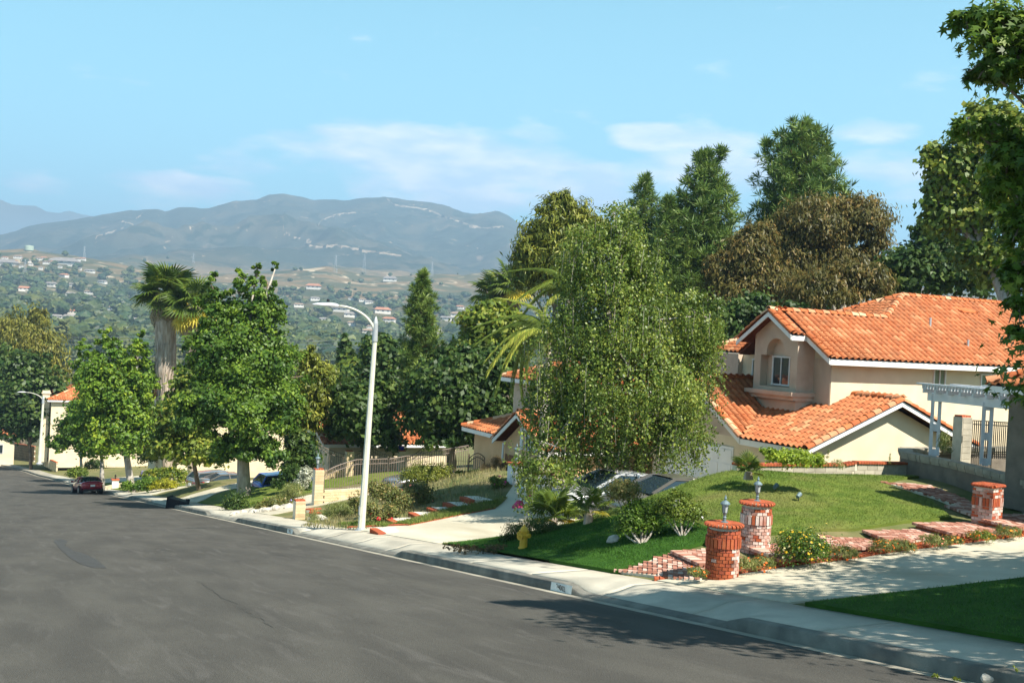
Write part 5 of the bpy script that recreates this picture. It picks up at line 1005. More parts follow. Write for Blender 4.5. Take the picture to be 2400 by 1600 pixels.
# ------------------------------------------------------------------ weeping birch
def birch(label, D, ells, bases, n_strand, size):
    E_ = [ell_px(D, e) for e in ells]; b0 = bases[0]; t = thing('birch_tree', label, 'tree', b0); C = []; N = []; Tt = []; mb = MB()
    areas = np.array([rh*rv for _, rh, rv in E_]); sh = areas/areas.sum()
    for (c, rh, rv), s in zip(E_, sh):
        ns = int(n_strand*s)
        cd_ = unit(rng.normal(size=(max(3, ns//6), 3))); cq_ = 1-np.abs(rng.normal(0, .2, len(cd_)))+rng.normal(0, .07, len(cd_)); cl_ = rng.uniform(.6, 1.35, len(cd_)); ct_ = rng.uniform(0, 1, len(cd_))
        for k in range(ns):
            ci = rng.integers(0, len(cd_)); d = unit(cd_[ci]+rng.normal(size=3)*.26); q = cq_[ci]+rng.normal(0, .09); st = c+d*np.array([rh, rh, rv])*q; L = rng.uniform(.5, 1.25)*cl_[ci]*(1.3 if d[2] < .3 else .55)
            m = int(11+L*17); z = rng.uniform(0, L, m); sway = rng.normal(size=2)*.12; p_ = st+np.stack([sway[0]*z+rng.normal(0, .09, m), sway[1]*z+rng.normal(0, .09, m), -z], 1)
            C.append(p_); N.append(unit(d*.7+np.array([0, 0, .15])+rng.normal(size=(m, 3))*.8)); Tt.append(np.clip(ct_[ci]*.55+rng.uniform(0, .45, m), 0, 1))
            if k % 6 == 0: mb.tube([st, st+np.array([sway[0]*L, sway[1]*L, -L])], .006, 3, cap=False)
    C = np.vstack(C); N = np.vstack(N); Tt = np.concatenate(Tt); off = rootloc(t)
    tg = np.array([0, 0, -1.0])+rng.normal(size=C.shape)*.5; me = leaf_mesh('crown', C-off, N, rng.uniform(.7, 1.3, len(C))*size, LM['birch'], Tt, .72, tg); o = bpy.data.objects.new('crown', me); COL.objects.link(o); o.parent = t
    for i, b_ in enumerate(bases):
        tops = [E_[j][0] for j in range(len(E_)) if j % len(bases) == i]; m2 = MB(); limbs(m2, np.array(b_)-np.array([0, 0, .2]), tops or [E_[0][0]], .16, .25); m2.build('trunk', M_['barkw'], t, smooth=True)
    for k in range(26):
        c, rh, rv = E_[k % len(E_)]; d = unit(rng.normal(size=3)*np.array([1, 1, .5])+np.array([0, 0, .3])); mb.tube([c-d*rh*.3, c+d*rh*.35+np.array([0, 0, .1]), c+d*rh*.75], [.03, .018, .006], 5)
    o = mb.build('branches', M_['barkw'], t); o['kind'] = 'stuff'; return t
bb1 = G(1420, 1192); bb2 = G(1500, 1185); bb1 = P(1425, 1195, 38.5); bb2 = P(1480, 1190, 39.5)
birch('big weeping birch in the middle, curtains of small glossy leaves over the parked cars', 38.5,
      [(1430, 620, 110, 100), (1430, 720, 160, 110), (1560, 760, 120, 110, 1), (1340, 830, 110, 110), (1480, 870, 170, 110, -1), (1620, 850, 75, 110, 1), (1400, 960, 130, 80, -1), (1570, 960, 105, 75), (1450, 530, 70, 55), (1300, 930, 70, 90), (1640, 740, 60, 80), (1290, 1045, 85, 46, -2), (1430, 1045, 90, 38), (1575, 1010, 75, 40), (1440, 500, 44, 36), (1500, 590, 70, 60), (1380, 580, 60, 70), (1270, 1095, 60, 34, -2.5)],
      [(float(bb1[0]), float(bb1[1]), ground_at(float(bb1[0]), float(bb1[1]))), (float(bb2[0]), float(bb2[1]), ground_at(float(bb2[0]), float(bb2[1])))], 4400, .050)

# ------------------------------------------------------------------ palms
def fan_mesh(name, r=.8, n=22, mat_=None, tint=.4, span=2.5, droop=.35, tips=.35, tv=.2):
    mb = MB(); stem = 1.0
    mb.tube([(0, 0, 0), (0, stem*.5, .02), (0, stem, 0)], [.025, .02, .015], 5, tint=.3)
    for k in range(n):
        a = -span+2*span*k/(n-1); a0 = a-span/n*.9; a1 = a+span/n*.9; L = r*(1-.12*abs(a)/span)*random.uniform(.92, 1.05)
        def q(an, rr, z): return (math.sin(an)*rr, stem+math.cos(an)*rr, z)
        m_ = q(a, L*.55, .05-droop*L*.12); mb.add([q(a, 0, 0), q(a0, L*.6, -.02-droop*L*.15), m_, q(a1, L*.6, -.02-droop*L*.15)], [(0, 1, 2), (0, 2, 3)], min(1, max(0, tint+random.uniform(-tv, tv))))
        mb.add([q(a0, L*.6, -.02-droop*L*.15), m_, q(a1, L*.6, -.02-droop*L*.15), q(a, L, -droop*L*.6-random.uniform(0, tips)*L*.5)], [(0, 3, 1), (1, 3, 2)], min(1, max(0, tint+random.uniform(-tv, tv))))
    return mb.mesh(name, mat_)
def put_frond(me, c, az_, el_, parent, s=1.0, roll=0.0):
    inst('frond', me, Matrix.Translation(c)@Matrix.Rotation(-az_, 4, 'Z')@Matrix.Rotation(el_, 4, 'X')@Matrix.Rotation(roll, 4, 'Y')@Matrix.Scale(s, 4), parent)
FANS = [fan_mesh('frond', mat_=LM['palm'], tint=t_, r=1.0) for t_ in (.2, .35, .5)]; FANY = fan_mesh('frond', mat_=LM['palm'], tint=.97, r=1.0, tv=.03); FAND = fan_mesh('frond', mat_=LM['skirtf'], tint=.4, r=.9, droop=1.2)
def fan_palm(label, D, u, v_crown, v_base, n=30, s=1.2, trunk_r=.35, skirt=True, yellow=3, dead=14, name='fan_palm', lean=0):
    c = P(u, v_crown, D); b_ = P(u+lean, v_base, D); bz = min(float(b_[2]), ground_at(float(b_[0]), float(b_[1]))); t = thing(name, label, 'palm', (float(b_[0]), float(b_[1]), bz)); mb = MB()
    n_ = 16; pts = [np.array([b_[0], b_[1], bz])+(c-np.array([b_[0], b_[1], bz]))*q for q in np.linspace(0, 1, n_)]
    mb.tube(pts, [trunk_r*(.5+.55*min(1, q*1.5))*random.uniform(.93, 1.07) for q in np.linspace(0, 1, n_)] if skirt else [trunk_r*.9]*n_, 14)
    if skirt:
        H_ = float(c[2])-bz
        for k in range(420):
            q = rng.uniform(.25, .99); a = rng.uniform(0, 6.28); r0 = trunk_r*(.5+.55*min(1, q*1.5)); p0 = np.array([b_[0], b_[1], bz])+(c-np.array([b_[0], b_[1], bz]))*q; d = np.array([math.cos(a), math.sin(a), 0]); tn = np.array([-d[1], d[0], 0]); L = rng.uniform(.5, 1.3)
            mb.add([p0+d*(r0+.02)-tn*.05, p0+d*(r0+.02)+tn*.05, p0+d*(r0+.09)+tn*.03-np.array([0, 0, L]), p0+d*(r0+.07)-tn*.02-np.array([0, 0, L])], [(0, 1, 2, 3)], rng.uniform())
    mb.build('trunk', M_['skirt'] if skirt else M_['bark'], t)
    for k in range(n):
        el_ = R_(np.interp(k, [0, n*.4, n], [75, 25, -35])+rng.uniform(-10, 10)); put_frond(random.choice(FANS), c, k*2.4, el_, t, s*rng.uniform(.85, 1.1), rng.uniform(-.5, .5))
    for k in range(yellow): put_frond(FANY, c, YAW+math.pi+R_((-70, -25, 30, 60)[k % 4]), R_(-20-12*k), t, s, rng.uniform(-.3, .3))
    for k in range(dead): put_frond(FAND, c-np.array([0, 0, .3]), k*2.4+1, R_(-62+rng.uniform(-14, 8)), t, s*.95, rng.uniform(-.5, .5))
    return t
fan_palm('tall fan palm with shaggy pale trunk skirt left of the tallest tree', 100, 387, 685, 950, 34, 1.65, .85, yellow=1, dead=22, lean=14)
fan_palm('shorter fan palm with yellowing fronds tucked behind the shaggy one', 99, 455, 715, 985, 28, 1.6, .6, yellow=4, dead=14)
fan_palm('left one of the two small fan palms behind the light green tree', 120, 1158, 690, 860, 22, 1.5, .3, skirt=False, yellow=0, dead=6)
fan_palm('right one of the two small fan palms, with paler fronds', 118, 1198, 668, 860, 24, 1.6, .3, skirt=False, yellow=2, dead=6)
def small_fan(label, base, n, s, yellow=2, hh=.35):
    t = thing('young_fan_palm', label, 'palm', base); MB().tube([base, (base[0], base[1], base[2]+hh)], [.14, .1], 8).build('trunk', M_['skirt'], t)
    for k in range(n): put_frond(random.choice(FANS), (base[0], base[1], base[2]+hh), k*2.4, R_(np.interp(k, [0, n], [72, 5])+rng.uniform(-8, 8)), t, s*rng.uniform(.85, 1.1), rng.uniform(-.4, .4))
    for k in range(yellow): put_frond(FANY, (base[0], base[1], base[2]+hh), YAW+math.pi+R_((-60, 50)[k % 2]), R_(-5), t, s*.8, 0)
def qleaf(name, L=3.2, tint=.4):
    mb = MB(); n = 62; pts = []
    for k in range(12): q = k/11; pts.append((0, L*(q*.95), L*(.30*math.sin(q*math.pi*.7)-.95*q*q)))
    mb.tube(pts, [.035*(1-.8*k/11) for k in range(12)], 5, tint=.5)
    P_ = [Vector(p) for p in pts]
    for k in range(n):
        q = .12+.88*k/n; i = min(10, int(q*11)); f = q*11-i; c = P_[i].lerp(P_[i+1], f)
        for sd in (-1, 1):
            ln = .75*math.sin(min(1, .25+q)*math.pi*.62)*random.uniform(.8, 1.1)*(1-.35*q); a = random.uniform(-.15, .15)
            e = c+Vector((sd*ln*.35, ln*.25+a*.2, -ln*.85)); m_ = c+Vector((sd*ln*.3, ln*.12, -ln*.2)); w = .022
            mb.add([c+Vector((0, w, 0)), c-Vector((0, w, 0)), m_-Vector((0, w*1.2, 0)), m_+Vector((0, w*1.2, 0)), e], [(0, 1, 2, 3), (3, 2, 4)], min(1, max(0, tint+random.uniform(-.25, .25))))
    return mb.mesh(name, LM['queen'])
QL = [qleaf('frond', L=3.1, tint=t_) for t_ in (.3, .45, .6, .75)]
def queen_palm(label, D, u, v_crown, v_base, fr, s=1.0, r=.16, lean=-12):
    c = P(u, v_crown, D); b_ = P(u+lean, v_base, D); bz = ground_at(float(b_[0]), float(b_[1])); t = thing('queen_palm', label, 'palm', (float(b_[0]), float(b_[1]), bz))
    MB().tube([(b_[0], b_[1], bz), c*.5+np.array([b_[0], b_[1], bz])*.5, c], [r*1.2, r, r*.8], 10).build('trunk', M_['barkw'], t)
    MB().tube([c-np.array([0, 0, .9]), c+np.array([0, 0, .2])], [r*1.1, r*.6], 10).build('crownshaft', M_['skirt'], t)
    for (a, el_, sc) in fr: put_frond(random.choice(QL), c, YAW+R_(a), R_(el_), t, s*sc, rng.uniform(-.15, .15))
queen_palm('queen palm whose drooping feather fronds hang left of the birch', 47, 1285, 790, 960, [(-90, 42, 1), (-80, 12, .95), (-100, -12, 1.05), (-130, 10, .9), (-60, -20, 1.0), (-85, 28, 1.0), (-110, 5, 1.0), (-70, -35, 1.0), (180, 20, .8), (150, -10, .8), (90, 20, .8), (60, 40, .8), (-30, 30, .8), (-100, 70, .9), (110, 60, .8), (30, 10, .8), (-160, -25, .8), (-75, -42, .95)], .84)
queen_palm('taller queen palm with one high arching frond beside the birch top', 50, 1335, 690, 960, [(-85, 55, 1), (-95, 20, 1), (-70, 5, 1), (60, 40, .9), (100, 20, .9), (-140, 35, .9), (-110, -20, .9), (0, 40, .8), (170, 10, .7)], .8)
# ------------------------------------------------------------------ distant valley: trees, houses, towers, cables
def ico(sub=1):
    bm = bmesh.new(); bmesh.ops.create_icosphere(bm, subdivisions=sub, radius=1.0); V = np.array([v.co[:] for v in bm.verts]); Fc = np.array([[v.index for v in f.verts] for f in bm.faces]); bm.free(); return V, Fc
IV, IF = ico(2)
def far_tree_arrays(seed, tall=False, leaves=110):
    r_ = np.random.default_rng(seed); V = IV.copy(); nrm = unit(V); d = .78+.3*np.sin(V@r_.normal(size=3)*3+r_.uniform(0, 6))*.4+r_.uniform(-.16, .16, len(V)); V = V*d[:, None]*np.array([.5, .5, .42 if not tall else .75]); V[:, 2] += .5 if not tall else .75
    tris = np.hstack([IF, IF[:, 2:3]])
    C = unit(r_.normal(size=(leaves, 3)))*r_.uniform(.75, 1.1, (leaves, 1))*np.array([.5, .5, .42 if not tall else .75])+np.array([0, 0, .5 if not tall else .75])
    if tall: V[:, :2] *= (1.25-V[:, 2:3]/1.5); C[:, :2] *= (1.25-C[:, 2:3]/1.5)
    N = unit(C-np.array([0, 0, .5])+r_.normal(size=C.shape)*.5); a = r_.normal(size=C.shape); T1 = unit(np.cross(N, a)); B = np.cross(N, T1); S = r_.uniform(.06, .13, (leaves, 1))
    Q = np.stack([C+T1*S, C+B*S, C-T1*S, C-B*S], 1).reshape(-1, 3); Fq = np.arange(leaves*4).reshape(-1, 4)+len(V)
    # trunk
    k = len(V)+len(Q); tr = np.array([[-.03, -.03, -.1], [.03, -.03, -.1], [0, .04, -.1], [-.02, -.02, .35], [.02, -.02, .35], [0, .03, .35]]); tf = np.array([[k, k+1, k+4, k+3], [k+1, k+2, k+5, k+4], [k+2, k, k+3, k+5]])
    tin = np.concatenate([r_.uniform(0, .35, len(V)), np.repeat(r_.uniform(0, .9, leaves), 4), np.zeros(6)])
    return np.vstack([V, Q, tr]), np.vstack([tris, Fq, tf]), tin
FT = [far_tree_arrays(s_, tall=(s_ == 4), leaves=200) for s_ in range(8)]; FTs = [far_tree_arrays(50+s_, tall=False, leaves=22) for s_ in range(8)]
def tri_mesh(name, V, Fq, mat_, tin):     # quads whose last index repeats become triangles
    me = bpy.data.meshes.new(name); me.from_pydata([tuple(p) for p in V], [], [tuple(dict.fromkeys(f)) for f in Fq.tolist()]); at = me.attributes.new('tint', 'FLOAT', 'POINT'); at.data.foreach_set('value', tin.astype(np.float32)); me.materials.append(mat_); return me
fm = [LM['far'], leafm('far_olive_leaf', (.08, .10, .022), (.14, .155, .035), c3=(.14, .13, .05), trans=.1, tint=.5), leafm('far_bluish_leaf', (.030, .062, .022), (.058, .095, .034), trans=.1, tint=.5)]
FTM = [tri_mesh('far_tree', *FT[i][:2], fm[j], FT[i][2]) for i in range(8) for j in range(3)]
far = []
def cover(u, v):      # how densely wooded the view is there
    if v > hz(u)-40: return 1.0
    top = np.interp(u, [-200, 60, 200, 330, 420, 560, 700, 860, 1000, 1200], [594, 600, 614, 630, 650, 672, 650, 672, 684, 676])
    return np.clip((v-top)/30, 0.06, 1)
tries = 0
while len(far) < 4300 and tries < 30000:
    tries += 1; u = rng.uniform(-250, 1420); v = hz(u)+rng.uniform(-165, 145)
    if rng.uniform() > cover(u, v): continue
    far.append((u, v))
pts = []
FU = np.array(far)
more_ = []
for k in range(24):
    if k % 2: u_, v_ = rng.uniform(-10, 345), rng.uniform(655, 800)
    else: u_, v_ = rng.uniform(690, 1110), rng.uniform(690, 850)
    more_.append((u_, v_, rng.uniform(13, 24), 'small pale house half hidden in the valley woods', int(rng.integers(0, 3))))
hs_ = [(313, 758, 26, 'small white gabled house in a gap of the valley trees left of the bright tree', 0), (167, 672, 20, 'pale grey roofed house on the wooded hillside at upper left', 0), (119, 672, 26, 'white house pair at the foot of the bare cutting', 0), (22, 702, 18, 'pale house near the left edge of the woods', 0), (58, 683, 28, 'reddish house below the bare orange cutting', 1), (131, 751, 30, 'long grey roof low in the trees at left', 0), (165, 752, 34, 'wide grey roofed bungalow low in the trees at left', 0), (105, 733, 20, 'white house half hidden above the long grey roof', 0),
       (798, 731, 40, 'long pale house with grey roof left of the lamp head', 0), (822, 744, 34, 'white gabled house just below the long pale one', 0), (896, 735, 40, 'peach house with red roof behind the lamp pole', 1), (912, 755, 30, 'cream house with orange roof right of the lamp pole', 1), (757, 755, 22, 'white house in the trees left of the lamp arm', 0), (824, 764, 20, 'dark roofed bungalow in the trees', 2), (866, 784, 34, 'brown roofed house left of the lamp pole', 2), (1029, 784, 26, 'white two gabled house right of the slender pine', 0), (1045, 752, 30, 'white house with grey roof right of the slender pine', 0), (1073, 744, 36, 'long pale house with brown roof near the light green tree', 2), (1098, 736, 26, 'grey roofed house partly behind the light green tree', 0), (914, 660, 32, 'large white villa on the dry ridge beside dark trees', 0), (735, 678, 34, 'terraced pale house on the dry slope above the lamp arm', 1), (1075, 828, 24, 'grey roof low in the trees right of the slender pine', 0), (787, 852, 22, 'white shed in the trees near the foot of the valley', 0), (1000, 800, 22, 'pale house behind the slender pine', 2), (240, 665, 20, 'pale house high in the woods', 0), (150, 650, 20, 'red roofed house high in the woods', 1), (210, 640, 22, 'pale long house below the ridge', 0), (700, 720, 24, 'house between the palm and the lamp head', 2), (650, 735, 20, 'white house seen past the tallest tree top', 0)]

keep = np.ones(len(FU), bool)
for hh_ in hs_+more_:
    keep &= ~((abs(FU[:, 0]-hh_[0]) < hh_[2]*.75) & (FU[:, 1] > hh_[1]-6) & (FU[:, 1] < hh_[1]+hh_[2]*.9))
FU = FU[keep]
# march all rays together
t_ = np.arange(250, 3300, 10.0); Rr = FW[None]+RV[None]*((FU[:, 0]-1200)/F)[:, None]+UV[None]*((800-FU[:, 1])/F)[:, None]
hit = np.zeros(len(FU)); done = np.zeros(len(FU), bool)
for t0 in t_:
    p_ = CAM+Rr*t0; g = FZ(p_[:, 0], p_[:, 1]); c_ = (p_[:, 2] < g) & ~done; hit[c_] = t0; done |= c_
ok = done & (hit > 300); HP = CAM+Rr[ok]*hit[ok][:, None]; hd = hit[ok]
order = np.argsort(hd+rng.uniform(0, 60, len(hd))); names = [('dark leafy tree crown in the valley woods', 0), ('olive toned tree crown in the valley woods', 1), ('bluish dark tree crown in the valley woods', 2)]
for i in order[:300]:
    p_ = HP[i]; k = random.randint(0, 7); j = random.choice([0, 0, 1, 2]); s_ = rng.uniform(9, 19); o = bpy.data.objects.new('valley_tree', FTM[k*3+j]); COL.objects.link(o); z_ = float(FZ(np.array([p_[0]]), np.array([p_[1]]))[0]); o.location = (p_[0], p_[1], z_-.3); o.rotation_euler = (0, 0, rng.uniform(0, 6.28)); o.scale = (s_*rng.uniform(.85, 1.3), s_*rng.uniform(.85, 1.3), s_)
    uu = 1200+F*float((p_-CAM)@RV)/float((p_-CAM)@FW); pl = 'at the far left of' if uu < 120 else 'left of the fan palm in' if uu < 350 else 'behind the tallest street tree in' if uu < 700 else 'between tallest tree and lamp pole in' if uu < 880 else 'right of the lamp pole in' if uu < 1010 else 'near the slender pine in' if uu < 1150 else 'hidden behind the garden trees in'
    kd = ('dark leafy tree crown', 'olive toned tree crown', 'bluish green tree crown')[j]; tag(o, kd+' '+pl+' the valley woods', 'tree', kd.replace(' crown', 's')+' '+pl+' the valley woods')
buckets = [[], [], []]
for i in order[300:]: buckets[random.choice([0, 0, 1, 2])].append(i)
for j, bk_ in enumerate(buckets):
    V, Fq, Tn = [], [], []; base_ = 0
    for i in bk_:
        a = FTs[random.randint(0, 7)]; s_ = rng.uniform(8, 20)*(1 if hd[i] < 1800 else .7); th = rng.uniform(0, 6.28); R3 = np.array([[math.cos(th), -math.sin(th), 0], [math.sin(th), math.cos(th), 0], [0, 0, 1]])
        p_ = HP[i]; z_ = p_[2]; V.append((a[0]*np.array([rng.uniform(.9, 1.5), rng.uniform(.9, 1.5), 1]))@R3.T*s_+np.array([p_[0], p_[1], z_-.8])); Fq.append(a[1]+base_); base_ += len(a[0]); Tn.append(np.clip(a[2]*.8+rng.uniform(-.1, .3), 0, 1))
    V = np.vstack(V); Fq = np.vstack(Fq); Tn = np.concatenate(Tn)
    # triangles stay as quads with a repeated corner replaced by a split
    me = tri_mesh('woods', V, Fq, fm[j], Tn); o = bpy.data.objects.new('woods', me); COL.objects.link(o); tag(o, ('dark', 'olive', 'bluish')[j]+' woods covering the far side of the valley', 'woods', kind='stuff')
# scattered bushes on the dry hills
# distant houses
wallm = mat('far_wall', (.62, .58, .52), (.72, .68, .62), scale=.1, rough=.9); roofm = [mat('far_grey_roof', (.20, .18, .17), (.27, .25, .23), scale=.2, rough=.9), mat('far_red_roof', (.36, .16, .09), (.42, .2, .12), scale=.2, rough=.9), mat('far_brown_roof', (.24, .17, .12), (.3, .22, .16), scale=.2, rough=.9)]
def far_house(u, v, w, label, roof=0, h=1.0, rz=None, group=None):
    q = Gf(u, v)
    if q is None: return
    D = np.linalg.norm(q-CAM); W_ = w*D/F*.92; dp = W_*rng.uniform(.5, .7); hh = max(2.6, W_*.17)*h; rz = rng.uniform(-.5, .5)-YAW if rz is None else rz
    t = thing('distant_house', label, 'house', (q[0], q[1], q[2]-.5), rz, group); lift = 2.5
    MB().box((0, 0, hh/2+lift/2), (W_, dp, hh+lift)).build('wall', wallm, t, world=False)
    z0 = hh+lift; e = .06*W_; r = MB(); r.add([(-W_/2-e, -dp/2-e, z0), (W_/2+e, -dp/2-e, z0), (W_/2+e, dp/2+e, z0), (-W_/2-e, dp/2+e, z0), (-W_/2+e*2, 0, z0+dp*.26), (W_/2-e*2, 0, z0+dp*.26)], [(0, 1, 5, 4), (2, 3, 4, 5), (1, 2, 5), (3, 0, 4), (3, 2, 1, 0)]); r.build('roof', roofm[roof], t, world=False)
    for i in range(3): MB().box((-W_*.32+i*W_*.32, -dp/2-.03, lift+hh*.55), (W_*.13, .12, hh*.4)).build('window', M_['glass'], t, world=False)
    return t
for a in hs_: far_house(*a)
for a in more_: far_house(*a, group='small pale houses scattered in the valley woods')
for i in range(26):
    u = 4+i*7.6; v = 603+.03*u+((i*7) % 5)*1.4+(12 if i % 3 == 0 else 0)
    far_house(u, v+(2 if i % 2 else 9), 9+(i % 3)*4, 'white house in the rows along the ridge at upper left', i % 3, rz=-YAW, group='houses in rows along the left ridge')
for (u, v, w) in ((12, 622, 50), (150, 620, 60)): far_house(u, v, w, ('long white terrace at the left edge below the ridge houses', 'long white terrace at the right end of the ridge houses')[u > 100], 0, h=.5, rz=-YAW)
q = Gf(68, 588); D = np.linalg.norm(q-CAM); tk = MB().lathe([(9, 0), (9, 9), (8.5, 9.6), (2, 10.6), (.1, 10.7)], (q[0], q[1], q[2]+1), 24); tk.v = tk.v
tag(tk.build('water_tank', mat('tank_green', (.38, .46, .36), rough=.7), loc=(float(q[0]), float(q[1]), float(q[2]))), 'round pale green water tank on the ridge at upper left', 'water tank')
qa, qb = Gf(1040, 664), Gf(1135, 672)
if qa is not None and qb is not None:
    D_ = 2700; qa = P(1040, 660, D_); qb = P(1136, 668, D_); mb = MB(); mb.bar(qa, qb, 3, 9); tag(mb.build('embankment', M_['white'], loc=tuple(qa)), 'long white embankment wall below the mountain at right', 'wall')
def pylon(u, v, hpx, label):
    q = Gf(u, v)
    if q is None: return None
    D = np.linalg.norm(q-CAM); h = hpx*D/F; r = .35; mb = MB(); b_ = h*.09
    for sx in (-1, 1):
        for sy in (-1, 1): mb.bar((q[0]+sx*b_, q[1]+sy*b_, q[2]-1), (q[0]+sx*b_*.15, q[1]+sy*b_*.15, q[2]+h), r)
    for k in range(6):
        z0 = h*k/6; z1 = h*(k+1)/6; w0 = b_*(1-.85*k/6); w1 = b_*(1-.85*(k+1)/6)
        for sx in (-1, 1): mb.bar((q[0]-sx*w0, q[1]-w0, q[2]+z0), (q[0]+sx*w1, q[1]-w1, q[2]+z1), r*.6)
    c, s = math.cos(-YAW), math.sin(-YAW)
    for zz in (.72, .84, .96): mb.bar((q[0]-c*h*.13, q[1]-s*h*.13, q[2]+h*zz), (q[0]+c*h*.13, q[1]+s*h*.13, q[2]+h*zz), r*.8)
    tag(mb.build('pylon', M_['galv'], loc=tuple(float(a) for a in q)), label, 'pylon'); return q
pylon(58, 645, 34, 'lattice pylon over the bare cutting at far left'); pylon(197, 607, 28, 'lattice pylon at the end of the left ridge'); pylon(453, 616, 22, 'lattice pylon below the mountain above the palm'); pylon(786, 640, 42, 'lattice pylon on the dry ridge left of the lamp'); pylon(853, 640, 44, 'lattice pylon on the dry ridge beside the dark trees'); pylon(1012, 648, 34, 'lattice pylon behind the slender pine top')
def mast(u, v): q = Gf(u, v); return q
q = Gf(873, 461)
if q is not None: mb = MB(); [mb.bar((q[0]+i*9, q[1], q[2]-10), (q[0]+i*9, q[1], q[2]+22+6*(i % 2)), 1.0) for i in range(3)]; tag(mb.build('mast', M_['galv'], loc=tuple(float(a) for a in q)), 'thin radio masts on the mountain summit', 'mast')
for k, (va, vb_, D_) in enumerate(((776, 806, 420), (783, 813, 420), (792, 822, 410), (830, 846, 400))):
    a = P(-80, va, D_); b_ = P(1250, vb_, D_); mb = MB()
    pts = [a+(b_-a)*s+np.array([0, 0, -1.5*(1-(abs((s*3) % 1-.5)*2)**2)]) for s in np.linspace(0, 1, 61)]; mb.tube(pts, .06, 4)
    tag(mb.build('power_line', M_['wire'], loc=tuple(float(c) for c in a)), ('topmost', 'second', 'third', 'lowest')[k]+' power cable strung across the valley trees', 'cable')

# ------------------------------------------------------------------ haze
hb_ = MB().box((0, 4000, 350), (36000, 28000, 860)); hm = bpy.data.materials.new('haze'); hm.use_nodes = True; hn = hm.node_tree; hn.nodes.clear()
pv = hn.nodes.new('ShaderNodeVolumePrincipled'); pv.inputs['Color'].default_value = (.50, .74, 1.0, 1); pv.inputs['Density'].default_value = 2.0e-4; pv.inputs['Anisotropy'].default_value = 0.1
ho = hn.nodes.new('ShaderNodeOutputMaterial'); hn.links.new(pv.outputs[0], ho.inputs['Volume'])
hz_o = hb_.build('haze', hm); hz_o['kind'] = 'stuff'
# ------------------------------------------------------------------ street lamps
def street_lamp(label, base, h, arm, rz, r0=.13, lean=(0, 0), rise=.9):
    t = thing('street_lamp', label, 'street lamp', base, 0, 'curved arm street lamps along the sidewalk')
    x, y, z = base; top = (x+lean[0], y+lean[1], z+h)
    MB().tube([(x, y, z-.2), (x+lean[0]*.5, y+lean[1]*.5, z+h*.5), top], [r0, r0*.82, r0*.62], 8).build('pole', M_['pole'], t)
    MB().lathe([(r0*1.9, -.05), (r0*1.9, .04), (r0*1.3, .07), (r0*1.05, .16)], (x, y, z), 10).build('pole_base', M_['galv'], t); MB().box((x-r0*.9, y-r0*.3, z+.75), (.02, .12, .28)).build('hand_hole_cover', M_['galv'], t)
    MB().tube([top, (top[0], top[1], top[2]+.62)], [r0*.78, r0*.7], 12).lathe([(r0*.7, .62), (r0*.55, .72), (.02, .86)], top, 12).build('pole_cap', M_['galv'], t)
    c, s = math.cos(rz), math.sin(rz)
    pts = [(top[0]+c*arm*(1-math.cos(q*math.pi/2)), top[1]+s*arm*(1-math.cos(q*math.pi/2)), top[2]+.15+rise*math.sin(q*math.pi/2)) for q in np.linspace(0, 1, 15)]
    MB().tube(pts, [.055-.02*q for q in np.linspace(0, 1, 15)], 8).build('arm', M_['pole'], t, smooth=True)
    e = pts[-1]; mb = MB(); M = Matrix.Translation(e)@Matrix.Rotation(rz, 4, 'Z')
    pr = [(0, .05, .05), (.1, .10, .09), (.35, .14, .10), (.7, .12, .07), (.88, .05, .03)]; vs = []; n = 8
    for (q, w, hh) in pr:
        for k in range(n): a = 2*math.pi*k/n; vs.append(tuple(M@Vector((q, w*math.cos(a), hh*math.sin(a)*(.9 if math.sin(a) > 0 else .45)))))
    mb.add(vs, [(i*n+k, i*n+(k+1) % n, (i+1)*n+(k+1) % n, (i+1)*n+k) for i in range(4) for k in range(n)]+[tuple(range(n)), tuple(range(4*n, 5*n))]); hd = mb.build('lamp_head', M_['whitew'], t, smooth=True)
    pc = M@Vector((.36, 0, .12)); MB().lathe([(.05, 0), (.05, .07), (.03, .09)], tuple(pc), 8).build('photocell', M_['trim'], hd)
    return t
lb = P(846, 1246, 38.2); lb = on(846, 1246, x=12.32)
street_lamp('nearest tall street lamp with a curved arm, standing by the second driveway', (float(lb[0]), float(lb[1]), float(lb[2])), 6.55, 1.3, math.pi-.12, .128, (.12, -.1), 1.0)
l2 = on(92, 1086, x=float(xg(165))+SWB-.2); Dl = proj_d = float((l2-CAM)@FW)
street_lamp('far street lamp with a curved arm beside the brown block wall', tuple(float(a) for a in l2), (1086-945)*Dl/F, 1.9, math.pi-.1, .19, (.1, 0), 1.1)
l3 = P(128, 980, 215); street_lamp('farthest street lamp, its top just above the red roof', (float(l3[0]), float(l3[1]), float(l3[2])-4), (980-875)*215/F+4, 1.8, -YAW+.1, .2, (0, 0), .9)

